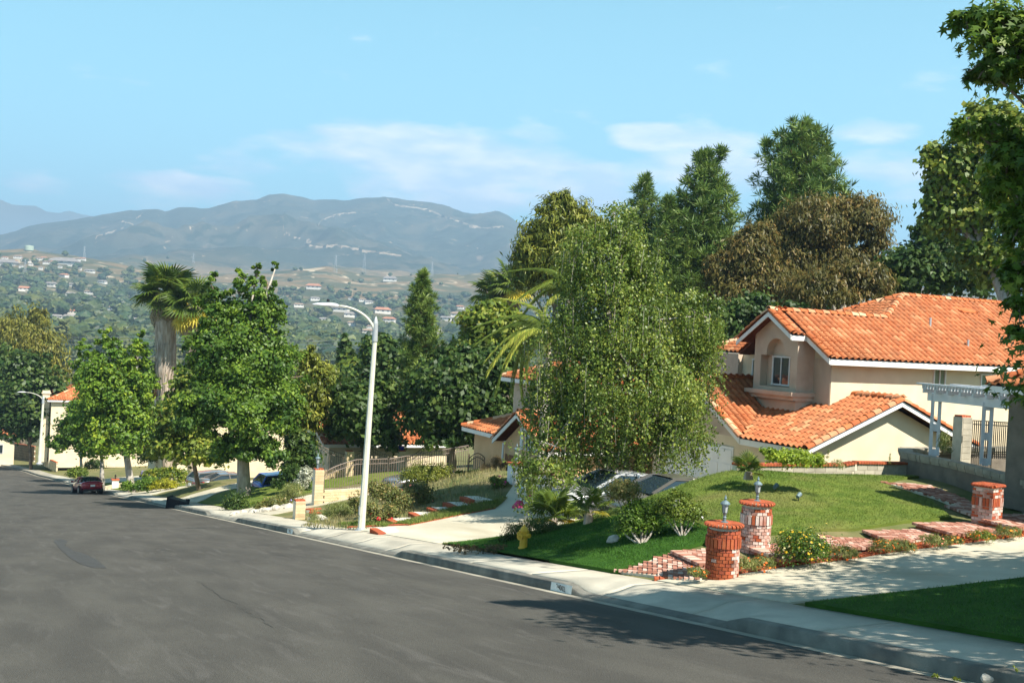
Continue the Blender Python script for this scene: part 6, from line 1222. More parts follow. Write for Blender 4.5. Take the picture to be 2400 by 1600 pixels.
# ------------------------------------------------------------------ hydrant
def hydrant(base):
    t = thing('fire_hydrant', 'yellow fire hydrant standing in the shade at the lawn edge', 'fire hydrant', base); b = base
    t.scale = (.84, .84, .80)
    MB().lathe([(.15, -.05), (.16, .02), (.16, .05), (.125, .06), (.12, .08), (.115, .50), (.135, .51), (.135, .545), (.115, .55)], b, 20).build('barrel', M_['yellow'], t, smooth=False)
    MB().lathe([(.135, .55), (.135, .58), (.12, .60), (.105, .66), (.07, .70), (.03, .715)], b, 20).build('bonnet', M_['yellow'], t, smooth=True)
    MB().lathe([(.03, .71), (.03, .76), (.02, .77)], b, 6).build('operating_nut', M_['yellow'], t)
    for dx, dy, r_, z_, nm in ((-.44, .9, .06, .44, 'side_outlet'), (.44, -.9, .06, .44, 'side_outlet'), (-.9, -.44, .085, .40, 'front_outlet')):
        p0 = np.array([b[0], b[1], b[2]+z_]); d = np.array([dx, dy, 0]); MB().tube([p0, p0+d*.17], r_, 12).tube([p0+d*.17, p0+d*.215], r_*1.2, 12).tube([p0+d*.215, p0+d*.24], r_*.4, 5).build(nm, M_['yellow'], t)
    for k in range(8): a = k*math.pi/4; MB().lathe([(.013, .50), (.013, .585)], (b[0]+.147*math.cos(a), b[1]+.147*math.sin(a), b[2]), 6).build('bolt', M_['yellow'], t)
h_ = G(1226, 1290); hydrant((float(h_[0]), float(h_[1]), float(h_[2])+.05))

# ------------------------------------------------------------------ brick pillars
def lantern(base, label, s=1.0):
    t = thing('lantern', label, 'lantern', base)
    def L(pr, nm, m_, n=8, smooth=False): MB().lathe([(r*s, z*s) for r, z in pr], base, n).build(nm, m_, t, smooth=smooth)
    L([(.11, 0), (.11, .02), (.05, .04), (.045, .14), (.06, .15), (.035, .18), (.05, .24), (.075, .29)], 'base', M_['lampgrey'], 10)
    L([(.07, .29), (.10, .52), (.10, .53)], 'glass_shade', M_['frost'], 6); L([(.145, .53), (.14, .56), (.08, .62), (.03, .645), (.028, .68), (.045, .70), (.03, .73), (.008, .80)], 'lamp_roof', M_['lampgrey'], 14)
    for k in range(6):
        a = k*math.pi/3; MB().bar((base[0]+.072*s*math.cos(a), base[1]+.072*s*math.sin(a), base[2]+.29*s), (base[0]+.103*s*math.cos(a), base[1]+.103*s*math.sin(a), base[2]+.53*s), .010*s).build('bar', M_['lampgrey'], t)
    return t
BRW = tinted(lambda m: m.box((0, 0, 0), (.195, .09, .06)), 'brick', M_['brick2'])
def bmesh_set(d, m_): return tinted(lambda m: m.box((0, 0, 0), d), 'brick', m_)
CB = [bmesh_set((.10, .06, .058), mm_) for mm_ in (M_['brick'], M_['brick2'])]; SB_ = [bmesh_set((.062, .05, .19), mm_) for mm_ in (M_['brick'], M_['brick2'])]
def cap_brick(m_):
    vs = []; pr = [(.0, -.03), (.19, -.03), (.215, -.015), (.222, .01), (.21, .03), (.185, .042), (.0, .045)]
    for s_ in (-1, 1):
        for (x, z) in pr: vs.append((x, s_*.028*(.55+.45*x/.22), z))
    n = len(pr); m_.add(vs, [tuple(range(n)), tuple(range(2*n-1, n-1, -1))]+[(i, (i+1) % n, (i+1) % n+n, i+n) for i in range(n)])
CAPB = tinted(cap_brick, 'cap_brick', M_['brick'])
def round_pillar(label, base, R0, h, white):
    """white(angle, height) gives the chance that a brick is lime stained"""
    t = thing('brick_pillar', label, 'pillar', base); x, y, z = base; row = .068; nr = int((h-.06)/row)
    MB().lathe([(R0-.035, -.25), (R0-.035, h-.0)], base, 36).build('mortar_core', M_['mortar'], t, smooth=False)
    nb = int(2*math.pi*R0/.112); sold = (nr-5, nr-4, nr-3); k = 0
    for j in range(-2, nr):
        zc = z+(j+.5)*row
        if j in sold:
            if j == sold[0]:
                ns = int(2*math.pi*(R0+.02)/.078)
                for i in range(ns):
                    a = 2*math.pi*i/ns; w = white(a, j/nr); inst('brick', random.choice(SB_[1 if random.random() < w else 0]), Matrix.Translation((x+(R0)*math.cos(a), y+(R0)*math.sin(a), zc+row))@Matrix.Rotation(a+math.pi/2, 4, 'Z'), t)
            continue
        for i in range(nb):
            a = 2*math.pi*(i+(.5 if j % 2 else 0))/nb; w = white(a, j/nr)
            inst('brick', random.choice(CB[1 if random.random() < w else 0]), Matrix.Translation((x+(R0-.03+random.uniform(-.003, .003))*math.cos(a), y+(R0-.03)*math.sin(a), zc))@Matrix.Rotation(a+math.pi/2, 4, 'Z'), t)
    nc = 26
    for i in range(nc): a = 2*math.pi*i/nc; inst('cap_brick', random.choice(CAPB), Matrix.Translation((x+(R0-.155)*math.cos(a), y+(R0-.155)*math.sin(a), z+h))@Matrix.Rotation(a, 4, 'Z'), t)
    MB().lathe([(R0+.01, -.028), (R0+.012, .028)], (x, y, z+h), 36).build('mortar_joint', M_['mortar'], t); MB().lathe([(R0-.15, .0), (R0-.15, .048)], (x, y, z+h), 24).build('cap_centre', M_['brick'], t)
    return z+h+.045
def at_px(u, v, D): p_ = P(u, v, D); return tuple(float(a) for a in p_)
b1 = at_px(1691, 1352, 21.3); b2 = at_px(1769, 1283, 23.6)
def w1(a, h): d = math.cos(a-(-1.05)); return (.02 if math.cos(a-(-.75)) < .72 else .8) if h < .62 else .02
def w2(a, h): return .92 if h < .62 else .7
z1 = round_pillar('nearer round brick pillar by the driveway, red with a white stained patch', (b1[0], b1[1], b1[2]-.02), .315, 1.03, w1)
z2 = round_pillar('farther round brick pillar, its bricks mostly whitened', (b2[0], b2[1], b2[2]-.02), .315, .97, w2)
lantern((b1[0], b1[1], z1), 'grey green glass lantern on the nearer round brick pillar', .66); lantern((b2[0], b2[1], z2), 'grey green glass lantern on the farther round brick pillar', .66)
def square_pillar(label, base, w, h, rz, msh=None, capm=True):
    t = thing('brick_pillar', label, 'pillar', base, rz); row = .068; nr = int(h/row); MB().box((0, 0, h/2-.1), (w-.04, w-.04, h+.16)).build('mortar_core', M_['mortar'], t, world=False)
    def put(me, M): o = bpy.data.objects.new('brick', me); COL.objects.link(o); o.parent = t; o.matrix_local = M
    n = 3; bw_ = w/n
    for j in range(-1, nr):
        s3 = (nr-6, nr-5, nr-4)
        for side in range(4):
            Rm = Matrix.Rotation(side*math.pi/2, 4, 'Z')
            if j in s3:
                if j == s3[0]:
                    for i in range(6): put(random.choice(SB_[1 if random.random() < .35 else 0]), Rm@Matrix.Translation((-w/2+w*(i+.5)/6, -w/2+.012, (j+1.5)*row)))
                continue
            for i in range(n+(j % 2)):
                xx = -w/2+bw_*(i+(.5 if j % 2 == 0 else 0)); ww = .9 if j % 2 == 0 or 0 < i < n else .4
                xx += (bw_*.25 if (j % 2 and i == 0) else -bw_*.25 if (j % 2 and i == n) else 0)
                put(random.choice((BRW if random.random() < (.75 if j < nr*.5 else .4) else BR)), Rm@Matrix.Translation((xx, -w/2+.032, (j+.5)*row))@Matrix.Diagonal((bw_*ww/.195, .7, .93, 1)))
    for i in range(7):
        for side in range(4): put(random.choice(CAPB), Matrix.Rotation(side*math.pi/2, 4, 'Z')@Matrix.Translation((-w/2+w*(i+.5)/7, -w/2+.165, h+.02))@Matrix.Rotation(-math.pi/2, 4, 'Z'))
    MB().box((0, 0, h+.03), (w-.2, w-.2, .06)).build('cap_centre', M_['brick'], t, world=False); return t
b3 = at_px(2312, 1222, 25.8); square_pillar('square brick pillar at the top of the walk beside the grey brown wall', (b3[0], b3[1], b3[2]-.03), .50, .86, .25)

# ------------------------------------------------------------------ brick walk: landings that step up to the right
PVM = [tinted(lambda m: m.box((0, 0, 0), (.195, .095, .05)), 'brick', M_['paver'])][0]; BNM = tinted(lambda m: m.box((0, 0, 0), (.085, .26, .062)), 'brick', M_['paver'])
drape('planting_bed', [g2(*q) for q in ((1650, 1364), (1731, 1345), (1839, 1328), (2020, 1307), (2200, 1281), (2400, 1258), (2400, 1236), (2262, 1250), (2135, 1268), (2045, 1282), (1940, 1290), (1840, 1322), (1700, 1340))], M_['soil'], off=.03)
WK = MB(); WB = MB(); paver_list = []; nose_list = []
def herring(p2, zf):
    x0 = min(p_[0] for p_ in p2); x1_ = max(p_[0] for p_ in p2); y0 = min(p_[1] for p_ in p2); y1_ = max(p_[1] for p_ in p2); ang = math.pi/4+.2; ca, sa = math.cos(ang), math.sin(ang)
    cx, cy_ = (x0+x1_)/2, (y0+y1_)/2; n = int(max(x1_-x0, y1_-y0)/.1)+6
    for i in range(-n, n):
        for j in range(-n, n):
            for (dx, dy, r_) in ((.1, .05, 0.0), (.05, .2, math.pi/2)):
                lx = i*.1+j*.2+dx; ly = i*.1-j*.2+dy; X_, Y_ = cx+lx*ca-ly*sa, cy_+lx*sa+ly*ca
                if abs(X_-cx) < (x1_-x0)/2 and abs(Y_-cy_) < (y1_-y0)/2 and inpoly(X_, Y_, p2): paver_list.append((X_, Y_, zf(X_, Y_), ang+r_))
def landing(px, rise, noses, near):
    c0 = G(px[near][0], px[near][1], rise); zt = float(c0[2]); pl = [on(u, v, z=zt) for u, v in px]
    WK.slab([(p_[0], p_[1], zt-.012) for p_ in pl], (0, 0, -.05)); ctr = np.mean(pl, 0); WB.slab([(p_[0]+(p_[0]-ctr[0])*.012, p_[1]+(p_[1]-ctr[1])*.012, zt-.035) for p_ in pl], (0, 0, -rise-.3))
    p2 = [(float(p_[0]), float(p_[1])) for p_ in pl]; herring(p2, lambda x, y: zt)
    for (ia, ib) in noses:
        a = np.array(p2[ia]); b_ = np.array(p2[ib]); L = np.linalg.norm(b_-a); d = (b_-a)/L; nn = int(L/.095)
        for k in range(nn): q = a+d*(k+.5)*L/nn; nose_list.append((q[0], q[1], zt, math.atan2(d[1], d[0])))
def sloped(px):
    p2 = [g2(*q) for q in px]; drape('brick_walk', p2, M_['mortar'], off=.05, step=.4); zz = lambda x, y: float(T(np.array([x]), np.array([y]))[0])+.066
    herring(p2, zz)
sloped([(1440, 1343), (1520, 1318), (1584, 1302), (1660, 1340), (1640, 1366)])
landing([(1584, 1291), (1653, 1323), (1745, 1320), (1790, 1300), (1740, 1280)], .12, [(0, 1)], 1)
landing([(1745, 1275), (1839, 1311), (1935, 1296), (1935, 1275), (1850, 1270)], .17, [(0, 1), (1, 2)], 1)
landing([(1933, 1253), (1940, 1279), (2045, 1282), (2095, 1268), (2020, 1250)], .16, [(0, 1), (1, 2)], 1)
landing([(2032, 1243), (2092, 1266), (2135, 1268), (2235, 1252), (2179, 1239)], .17, [(0, 1), (1, 2)], 1)
landing([(2148, 1225), (2244, 1251), (2262, 1250), (2345, 1235), (2302, 1223)], .19, [(0, 1), (1, 2), (2, 3)], 1)
landing([(2309, 1217), (2400, 1238), (2480, 1232), (2480, 1205), (2340, 1205)], .19, [(0, 1)], 1)
sloped([(2066, 1134), (2110, 1143), (2190, 1168), (2250, 1192), (2310, 1215), (2345, 1205), (2240, 1165), (2180, 1142)])
landing([(2225, 1185), (2290, 1208), (2318, 1200), (2262, 1183)], .06, [(0, 1)], 1)
wk = WK.build('brick_walk', M_['mortar']); wk['kind'] = 'structure'; WB.build('riser', M_['brick'], wk)
uniq = {}
for q in paver_list: uniq[(round(q[0], 2), round(q[1], 2))] = q
pv_ = sorted(uniq.values(), key=lambda q: q[0]**2+q[1]**2); 
for (x, y, z, a) in nose_list[:150]: inst('brick', random.choice(BNM), Matrix.Translation((x, y, z-.005+random.uniform(-.003, .003)))@Matrix.Rotation(a, 4, 'Z'), wk)
nfirst = 300-min(150, len(nose_list))
for (x, y, z, a) in pv_[:nfirst]: inst('brick', random.choice(PVM), Matrix.Translation((x, y, z-.012+random.uniform(-.004, .004)))@Matrix.Rotation(a, 4, 'Z')@Matrix.Diagonal((.97, .95, 1, 1)), wk)
mb = MB()
for (x, y, z, a) in pv_[nfirst:]: mb.box((x, y, z-.012+random.uniform(-.004, .004)), (.188, .09, .05), a, random.uniform(.05, .98))
for (x, y, z, a) in nose_list[150:]: mb.box((x, y, z-.005), (.085, .26, .062), a, random.uniform(.05, .98))
if mb.v: o = mb.build('brick_field', M_['paver'], wk); o['kind'] = 'stuff'

# ------------------------------------------------------------------ retaining wall with a red brick cap behind the lawn
def block_wall(name, label, cat, line, h, blk=(.40, .19), m_='blockg', cap=True, thick=.2, below=.3, ret=False, limit=300, capm=None):
    """line: list of (x, y, ztop) along the wall"""
    t = thing(name, label, cat, (line[0][0], line[0][1], line[0][2]-h)); core = MB(); BL = bmesh_set((blk[0]-.012, thick, blk[1]-.012), M_[m_]); nb = 0; cp_ = 0; fld = MB()
    for a, b_ in zip(line[:-1], line[1:]):
        a = np.array(a, float); b_ = np.array(b_, float); d = b_-a; L = np.hypot(d[0], d[1]); an = math.atan2(d[1], d[0]); sl_ = d[2]/L; ux = d/L
        core.slab([a+np.array([-math.sin(an), math.cos(an), 0])*-(thick/2-.012), b_+np.array([-math.sin(an), math.cos(an), 0])*-(thick/2-.012), b_+np.array([-math.sin(an), math.cos(an), 0])*(thick/2-.012), a+np.array([-math.sin(an), math.cos(an), 0])*(thick/2-.012)], (0, 0, -h-below))
        for j in range(int((h+below)/blk[1])+1):
            for i in range(int(L/blk[0])+1):
                s = (i+(.5 if j % 2 else 1.0)*.5)*blk[0] if L > blk[0]*1.1 else L/2
                if L <= blk[0]*1.1 and i > 0: continue
                if s > L-.02: continue
                c = a+ux*s; M = Matrix.Translation((c[0], c[1], c[2]-(j+.5)*blk[1]))@Matrix.Rotation(an, 4, 'Z')
                if nb < limit: inst('block', random.choice(BL), M, t); nb += 1
                else: fld.box(None, (blk[0]-.012, thick, blk[1]-.012), M=M, tint=random.random())
        if cap:
            for i in range(int(L/.105)):
                c = a+ux*(i+.5)*.105; cm = random.choice(capm or CAPW); inst('cap_brick', cm, Matrix.Translation((c[0], c[1], c[2]+.03))@Matrix.Rotation(an, 4, 'Z'), t); cp_ += 1
    core.build('mortar_core', M_['mortar'], t)
    if fld.v: o = fld.build('block_field', M_[m_], t); o['kind'] = 'stuff'
    return t
CAPW = tinted(lambda m: m.box((0, 0, 0), (.092, .30, .065)), 'cap_brick', M_['brick'])
wl = on(1722, 1090, y=25); wm2 = on(1975, 1090, y=25.0); wr = on(2004, 1088, y=25.0); we_ = on(2190, 1092, y=25.0)
block_wall('retaining_wall', 'low grey block wall with a red brick cap behind the mounded lawn', 'wall', [(float(wl[0]), 25.0, float(wl[2])), (float(wm2[0]), 25.0, float(wm2[2])), (float(wr[0]), 25.0, float(wr[2])+.04), (float(we_[0])+.4, 25.0, float(we_[2])+.04)], .42)

# ------------------------------------------------------------------ pergola house at the right edge
def cq(x, y): return 2080+x/4.9, 840+y/4.9
PH = thing('house', 'grey brown stucco house corner with a white pergola at the right edge', 'house', (27, 20, -1.1))
# low curved front wall with cast stone cap; it comes toward the viewer on the right
wa = on(*cq(470, 1110), y=24.3); zc_ = float(wa[2]); cap_px = [(440, 1118), (700, 1165), (1000, 1235), (1300, 1310), (1568, 1385), (2000, 1510)]
line = [on(*cq(*q), z=zc_) for q in cap_px]; st_ = line[0]
back = [(float(st_[0])+.25, float(st_[1])+1.0), (float(st_[0])+1.2, float(st_[1])+2.0), (float(st_[0])+9, float(st_[1])+2.4)]
front2 = [(float(p_[0]), float(p_[1])) for p_ in line]
ring = back[::-1]+front2
mbw = MB(); mbc = MB()
for a, b_ in zip(ring[:-1], ring[1:]):
    a = np.array(a); b_ = np.array(b_); d = (b_-a)/np.linalg.norm(b_-a); n_ = np.array([-d[1], d[0]]); an = math.atan2(d[1], d[0])
    ctr = (a+b_)/2; L = np.linalg.norm(b_-a)
    mbw.box((ctr[0], ctr[1], zc_-.75), (L+.1, .28, 1.5-.16), an)
    for s in np.arange(0, L, .42):
        w_ = min(.40, L-s); q = a+d*(s+w_/2)
        M = Matrix.Translation((q[0], q[1], zc_-.05))@Matrix.Rotation(an, 4, 'Z'); m_ = MB().box(None, (w_-.012, .42, .13), M=M); m_.box(None, (w_-.012, .34, .08), M=M@Matrix.Translation((0, 0, -.10))); m_.build('cap_stone', M_['capst'], PH)
mbw.build('porch_wall', M_['greyst'], PH)
# house wall behind and its tiled eave corner
Dp = 27.5; ec = P(*cq(1150, 300), Dp); ex, ey, ez = float(ec[0]), float(ec[1]), float(ec[2]); hc = P(*cq(1385, 700), Dp+.6); hx, hy = float(hc[0]), float(hc[1])
MB().box((hx+5, hy-6, .3), (10, 12, 2*(ez-.4))).build('wall', M_['greyst'], PH)
rp = Roof(PH, limit=90)
rp.plane([(ex, ey-13, ez), (ex, ey, ez), (ex+4.5, ey-4.5, ez+2.0), (ex+4.5, ey-13, ez+2.0)]); rp.plane([(ex, ey, ez), (ex+9, ey, ez), (ex+4.5, ey-4.5, ez+2.0)]); rp.cap((ex, ey, ez), (ex+4.5, ey-4.5, ez+2.0)); rp.fascia((ex-.02, ey-13, ez-.02), (ex-.02, ey, ez-.02), .16); rp.fascia((ex, ey+.02, ez-.02), (ex+9, ey+.02, ez-.02), .16)
rp.finish()
PG = thing('pergola', 'white wooden pergola with slatted top standing on the grey brown porch wall', 'pergola', (float(st_[0])+.5, float(st_[1]), zc_))
fr = [on(*cq(q, 0), z=zc_) for q in (0,)]
# posts: pairs of boards with spacers
def post(pxb, pxt):
    b_ = on(*cq(*pxb), z=zc_); r_ = ray(*cq(*pxt)); h_ = (pxb[1]-pxt[1])/4.9*float((b_-CAM)@FW)/F; x, y = float(b_[0]), float(b_[1]); d = math.radians(-38)
    m_ = MB(); ca, sa = math.cos(-YAW-.35), math.sin(-YAW-.35)
    for s in (-1, 1): m_.box((x+ca*s*.10, y+sa*s*.10, zc_+h_/2), (.10, .14, h_), -YAW-.35)
    for q in (.04, .45, .93): m_.box((x, y, zc_+h_*q), (.16, .10, h_*.12), -YAW-.35)
    m_.build('post', M_['whitew'], PG); return x, y, zc_+h_
p1_ = post((530, 1110), (560, 400)); p2_ = post((1120, 1215), (1165, 500)); zb_ = (p1_[2]+p2_[2])/2
d = np.array([p2_[0]-p1_[0], p2_[1]-p1_[1]]); L = np.linalg.norm(d); d /= L; nrm = np.array([-d[1], d[0]]); nrm = nrm if nrm[0] > 0 else -nrm
for s in (-.09, .09):
    a = np.array(p1_[:2])-d*.28+nrm*s; b_ = np.array(p1_[:2])+d*(L*3.2)+nrm*s; MB().bar((a[0], a[1], zb_-.05), (b_[0], b_[1], zb_-.05), .045, .26).build('beam', M_['whitew'], PG)
k = 0
for s in np.arange(-.22, L*3.1, .52):       # rafters run back to the house
    a = np.array(p1_[:2])+d*s-nrm*.32; b_ = a+nrm*3.2; MB().bar((a[0], a[1], zb_+.15), (b_[0], b_[1], zb_+.15), .07, .20).build('rafter', M_['whitew'], PG)
for s in np.arange(-.22, L*3.1, .13):
    a = np.array(p1_[:2])+d*s-nrm*.36; b_ = a+nrm*3.2; MB().bar((a[0], a[1], zb_+.24), (b_[0], b_[1], zb_+.24), .04, .12).build('slat', M_['whitew'], PG)
for s in (-.33, .9, 2.1):
    a = np.array(p1_[:2])-d*.45+nrm*s; b_ = np.array(p1_[:2])+d*(L*3.2)+nrm*s; MB().bar((a[0], a[1], zb_+.325), (b_[0], b_[1], zb_+.325), .14, .04).build('top_board', M_['whitew'], PG)
p4_ = np.array(p1_[:2])+d*(L*2.05); MB().box((p4_[0], p4_[1], (zc_+zb_)/2), (.16, .13, zb_-zc_), -YAW-.35).build('post', M_['whitew'], PG)
# dark iron fence with block pier behind the pergola
bp_ = on(*cq(845, 1100), y=25.6); bt_ = on(*cq(845, 670), y=25.6); block_wall('block_pier', 'grey block pier with red brick cap behind the pergola', 'pier', [(float(bp_[0])-.22, 25.6, float(bt_[2])), (float(bp_[0])+.22, 25.6, float(bt_[2]))], float(bt_[2]-bp_[2]), thick=.4, below=.8, limit=60)
def bars(name, label, a, b_, h, n, m_, r=.012, top=.05, w=.03, cat='fence', z2=None):
    a = np.array(a, float); b_ = np.array(b_, float); t = thing(name, label, cat, tuple(a)); mb = MB()
    for k in range(n+1): p_ = a+(b_-a)*k/n; mb.bar(p_, p_+np.array([0, 0, h]), r*2)
    o = mb.build('bars', m_, t); o['kind'] = 'stuff'
    for f_ in (.06, .90, 1.0): MB().bar(a+np.array([0, 0, h*f_]), b_+np.array([0, 0, h*f_]), w).build('rail', m_, t)
    for e in (a, b_): MB().bar(e, e+np.array([0, 0, h*1.03]), .05).build('post', m_, t)
    return t
fa = on(*cq(890, 1100), y=25.7); fb = on(*cq(1385, 1120), y=25.7); bars('iron_fence', 'black iron fence behind the white pergola posts', (fa[0], fa[1], fa[2]-.1), (fb[0], fb[1], fb[2]-.1), float(on(*cq(890, 705), y=25.7)[2]-fa[2])+.1, 22, M_['black'])

# ------------------------------------------------------------------ second lot: piers, iron fences, gate, walls
def ck(x, y): return 720+x/5.6, 1030+y/5.6
def tan_wall(label, line, h, **k): return block_wall('block_wall', label, 'wall', line, h, m_='block', **k)
BK = (.40, .20)
fw = on(*ck(60, 860), z=float(P(*ck(60, 860), 51.5)[2]))
pa = P(*ck(125, 860), 51.5); D51 = 51.5
def pier(label, u, vt, vb, D, w, below=.3):
    b_ = P(u, vb, D); h = (vb-vt)*D/F; return block_wall('block_pier', label, 'pier', [(float(b_[0])-w/2, float(b_[1]), float(b_[2])+h), (float(b_[0])+w/2, float(b_[1]), float(b_[2])+h)], h, thick=w, below=below, limit=80, m_='block', blk=(w, .13)), b_, h
_, pbase, ph_ = pier('tan block pier with red cap at the left end of the iron fence', 743, 1100, 1182, 51.5, .42)
# tan wall from the pier rightwards, iron fence on it
wz = float(P(755, 1148, 51.5)[2]); we2 = P(905, 1150, 53.5); wst = (float(pbase[0])+.3, float(pbase[1]), wz)
tan_wall('tan block wall under the iron fence, left of the lamp post', [wst, (float(we2[0]), float(we2[1]), wz)], .85, cap=False, blk=(.40, .13))
def iron_fence(label, a, b_, h, step=.13, m_=None, curve=True, scroll=True):
    a = np.array(a, float); b_ = np.array(b_, float); t = thing('iron_fence', label, 'fence', tuple(a)); L = np.linalg.norm(b_-a); n = int(L/step); mb = MB(); up = np.array([0, 0, 1.0])
    def top(s): q = s*L; return h*(.55+.45*min(1, (q/1.6))**.6) if curve else h
    for k in range(n+1): p_ = a+(b_-a)*k/n; mb.bar(p_, p_+up*top(k/n), .022)
    o = mb.build('bars', m_ or M_['iron'], t); o['kind'] = 'stuff'
    for f_ in (0, .0): pass
    S = np.linspace(0, 1, 25); MB().tube([a+(b_-a)*s+up*top(s) for s in S], .025, 6).build('top_rail', m_ or M_['iron'], t); MB().tube([a+(b_-a)*s+up*(top(s)-.22) for s in S], .018, 6).build('mid_rail', m_ or M_['iron'], t); MB().bar(a+up*.06, b_+up*.06, .03).build('bottom_rail', m_ or M_['iron'], t)
    if scroll:
        mb = MB()
        for k in range(int(L/.3)):
            c = a+(b_-a)*((k+.5)*.3/L); q0 = top((k+.5)*.3/L)-.11; d = (b_-a)/L; mb.tube([c+d*.085*math.cos(x)+up*(q0+.085*math.sin(x)) for x in np.linspace(0, 6.28, 9)], .010, 4)
        o = mb.build('scrollwork', m_ or M_['iron'], t); o['kind'] = 'stuff'
    return t
iron_fence('bronze iron fence on the tan wall in front of the far lawn', (wst[0], wst[1], wz), (float(we2[0]), float(we2[1]), wz), 69/2600*51.5*1.0)
g1 = P(1005, 1140, 54); g2_ = P(1095, 1102, 56)
iron_fence('bronze iron fence run continuing right behind the round bush', (float(we2[0])+.1, float(we2[1])+.05, wz+.0), (float(g2_[0]), float(g2_[1]), float(P(1095, 1106, 56)[2])), 1.35, curve=False)
# arched gate
gb = P(1098, 1103, 56); ge = P(1134, 1100, 56.5); t = thing('garden_gate', 'small arched bronze iron gate at the right end of the fence', 'gate', tuple(float(a) for a in gb)); gb = np.array(gb); ge = np.array(ge); mb = MB(); up = np.array([0, 0, 1.0])
for k in range(8): s = k/7; p_ = gb+(ge-gb)*s; mb.bar(p_-up*.3, p_+up*(.55+.22*math.sin(math.pi*s)), .025)
o = mb.build('bars', M_['iron'], t); o['kind'] = 'stuff'
for h0 in (.62, .42): MB().tube([gb+(ge-gb)*s+up*(h0+.24*math.sin(math.pi*s)) for s in np.linspace(0, 1, 11)], .025, 6).build('arch_rail', M_['iron'], t)
MB().bar(gb-up*.3, gb+up*.85, .06).build('gate_post', M_['iron'], t); MB().bar(ge-up*.3, ge+up*.6, .05).build('gate_post', M_['iron'], t)
# courtyard: two tan piers, low wall and tall curved iron panels behind the lawn
Dk = 67.5
for (u_, lb_) in ((817, 'tan block pier with red cap in the shade of the dark tree'), (941, 'tan block pier carrying the blue glazed pot')): pier(lb_, u_, 1057, 1108, Dk, .48)
pp = P(941, 1057, Dk); t = thing('flower_pot', 'cobalt blue glazed pot with grey green plant on the tan pier', 'flower pot', (float(pp[0]), float(pp[1]), float(pp[2])+.06)); MB().lathe([(.12, 0), (.17, .08), (.19, .24), (.20, .26), (.17, .26)], t.location, 16).build('pot', M_['bluepot'], t, smooth=True)
ca_ = P(760, 1100, Dk); cb_ = P(995, 1100, Dk+2); zw = float(ca_[2])
tan_wall('low tan block wall joining the two inner piers', [(float(ca_[0]), float(ca_[1]), zw), (float(cb_[0]), float(cb_[1]), zw)], .32, cap=False, blk=(.40, .16))
def curved_panel(label, u0, u1, vtop0, vtop1, D):
    a = P(u0, 1098, D); b_ = P(u1, 1098, D); a[2] = b_[2] = zw; t = thing('iron_fence', label, 'fence', tuple(float(q) for q in a)); L = np.linalg.norm(b_-a); n = max(4, int(L/.13)); mb = MB(); up = np.array([0, 0, 1.0]); tp = lambda s: ((1098-(vtop0+(vtop1-vtop0)*(s**1.6)))*D/F)
    for k in range(n+1): s = k/n; p_ = a+(b_-a)*s; mb.bar(p_, p_+up*tp(s), .022)
    o = mb.build('bars', M_['iron'], t); o['kind'] = 'stuff'
    MB().tube([a+(b_-a)*s+up*tp(s) for s in np.linspace(0, 1, 11)], .025, 6).build('top_rail', M_['iron'], t); MB().tube([a+(b_-a)*s+up*(tp(s)-.22) for s in np.linspace(0, 1, 11)], .02, 6).build('mid_rail', M_['iron'], t)
curved_panel('high curved iron panel left of the shaded pier', 808, 740, 1058, 1036, Dk-.3); curved_panel('curved iron panel right of the shaded pier', 826, 862, 1062, 1036, Dk); curved_panel('flat topped iron panel between the two inner piers', 932, 862, 1062, 1036, Dk); curved_panel('curved iron panel right of the pier with the blue pot', 950, 990, 1062, 1034, Dk+.3)
MB_l = lantern(at_px(744, 1098, 51.5), 'black glass lantern on the pier at the fence end', .9)
# low driveway wall with square pier, street side
q0 = on(692, 1238, x=12.5); q0 = (float(q0[0]), float(q0[1]), float(q0[2])); hq = (1238-1173)*46/F
pier('tan block pier with brick cap where the third driveway meets the sidewalk', 699, 1173, 1238, float((np.array(q0)-CAM)@FW), .42)
tan_wall('short tan garden wall with red brick cap sloping away from the driveway pier', [(q0[0]+.5, q0[1]-.35, q0[2]+.72), (q0[0]+1.6, q0[1]-1.2, q0[2]+.62)], .6, blk=(.40, .15))
wq = P(722, 1195, 48.5); wq2 = P(775, 1193, 50); tan_wall('low wall of red cap bricks at the foot of the grassy bank', [(float(wq[0]), float(wq[1]), float(wq[2])), (float(wq2[0]), float(wq2[1]), float(wq2[2]))], .25, blk=(.4, .12))
# brown block wall at the far left, beside the road
ba = on(-60, 1062, x=6.0); wl_ = []
for u_, v_, D_ in ((-60, 1030, 205), (20, 1036, 186), (82, 1046, 172)): q = P(u_, v_, D_); wl_.append((float(q[0]), float(q[1]), float(q[2])))
block_wall('block_wall', 'long brown block wall in shade at the far left of the street', 'wall', wl_, 2.6, m_='brownblock', blk=(.8, .4), below=.8, limit=120)
wq = [on(104, 1070, x=9.2), on(136, 1085, x=9.6)]; 
q1 = P(100, 1068, 150); q2 = P(134, 1084, 142); tan_wall('low sloping garden wall with red cap right of the far street lamp', [tuple(float(c) for c in q1), tuple(float(c) for c in q2)], .8, blk=(.4, .2)); 
q3 = P(118, 1030, 156); q4 = P(152, 1028, 158); tan_wall('sunlit tan block wall behind the far garden', [tuple(float(c) for c in q3), tuple(float(c) for c in q4)], 2.0, blk=(.8, .4), cap=False)
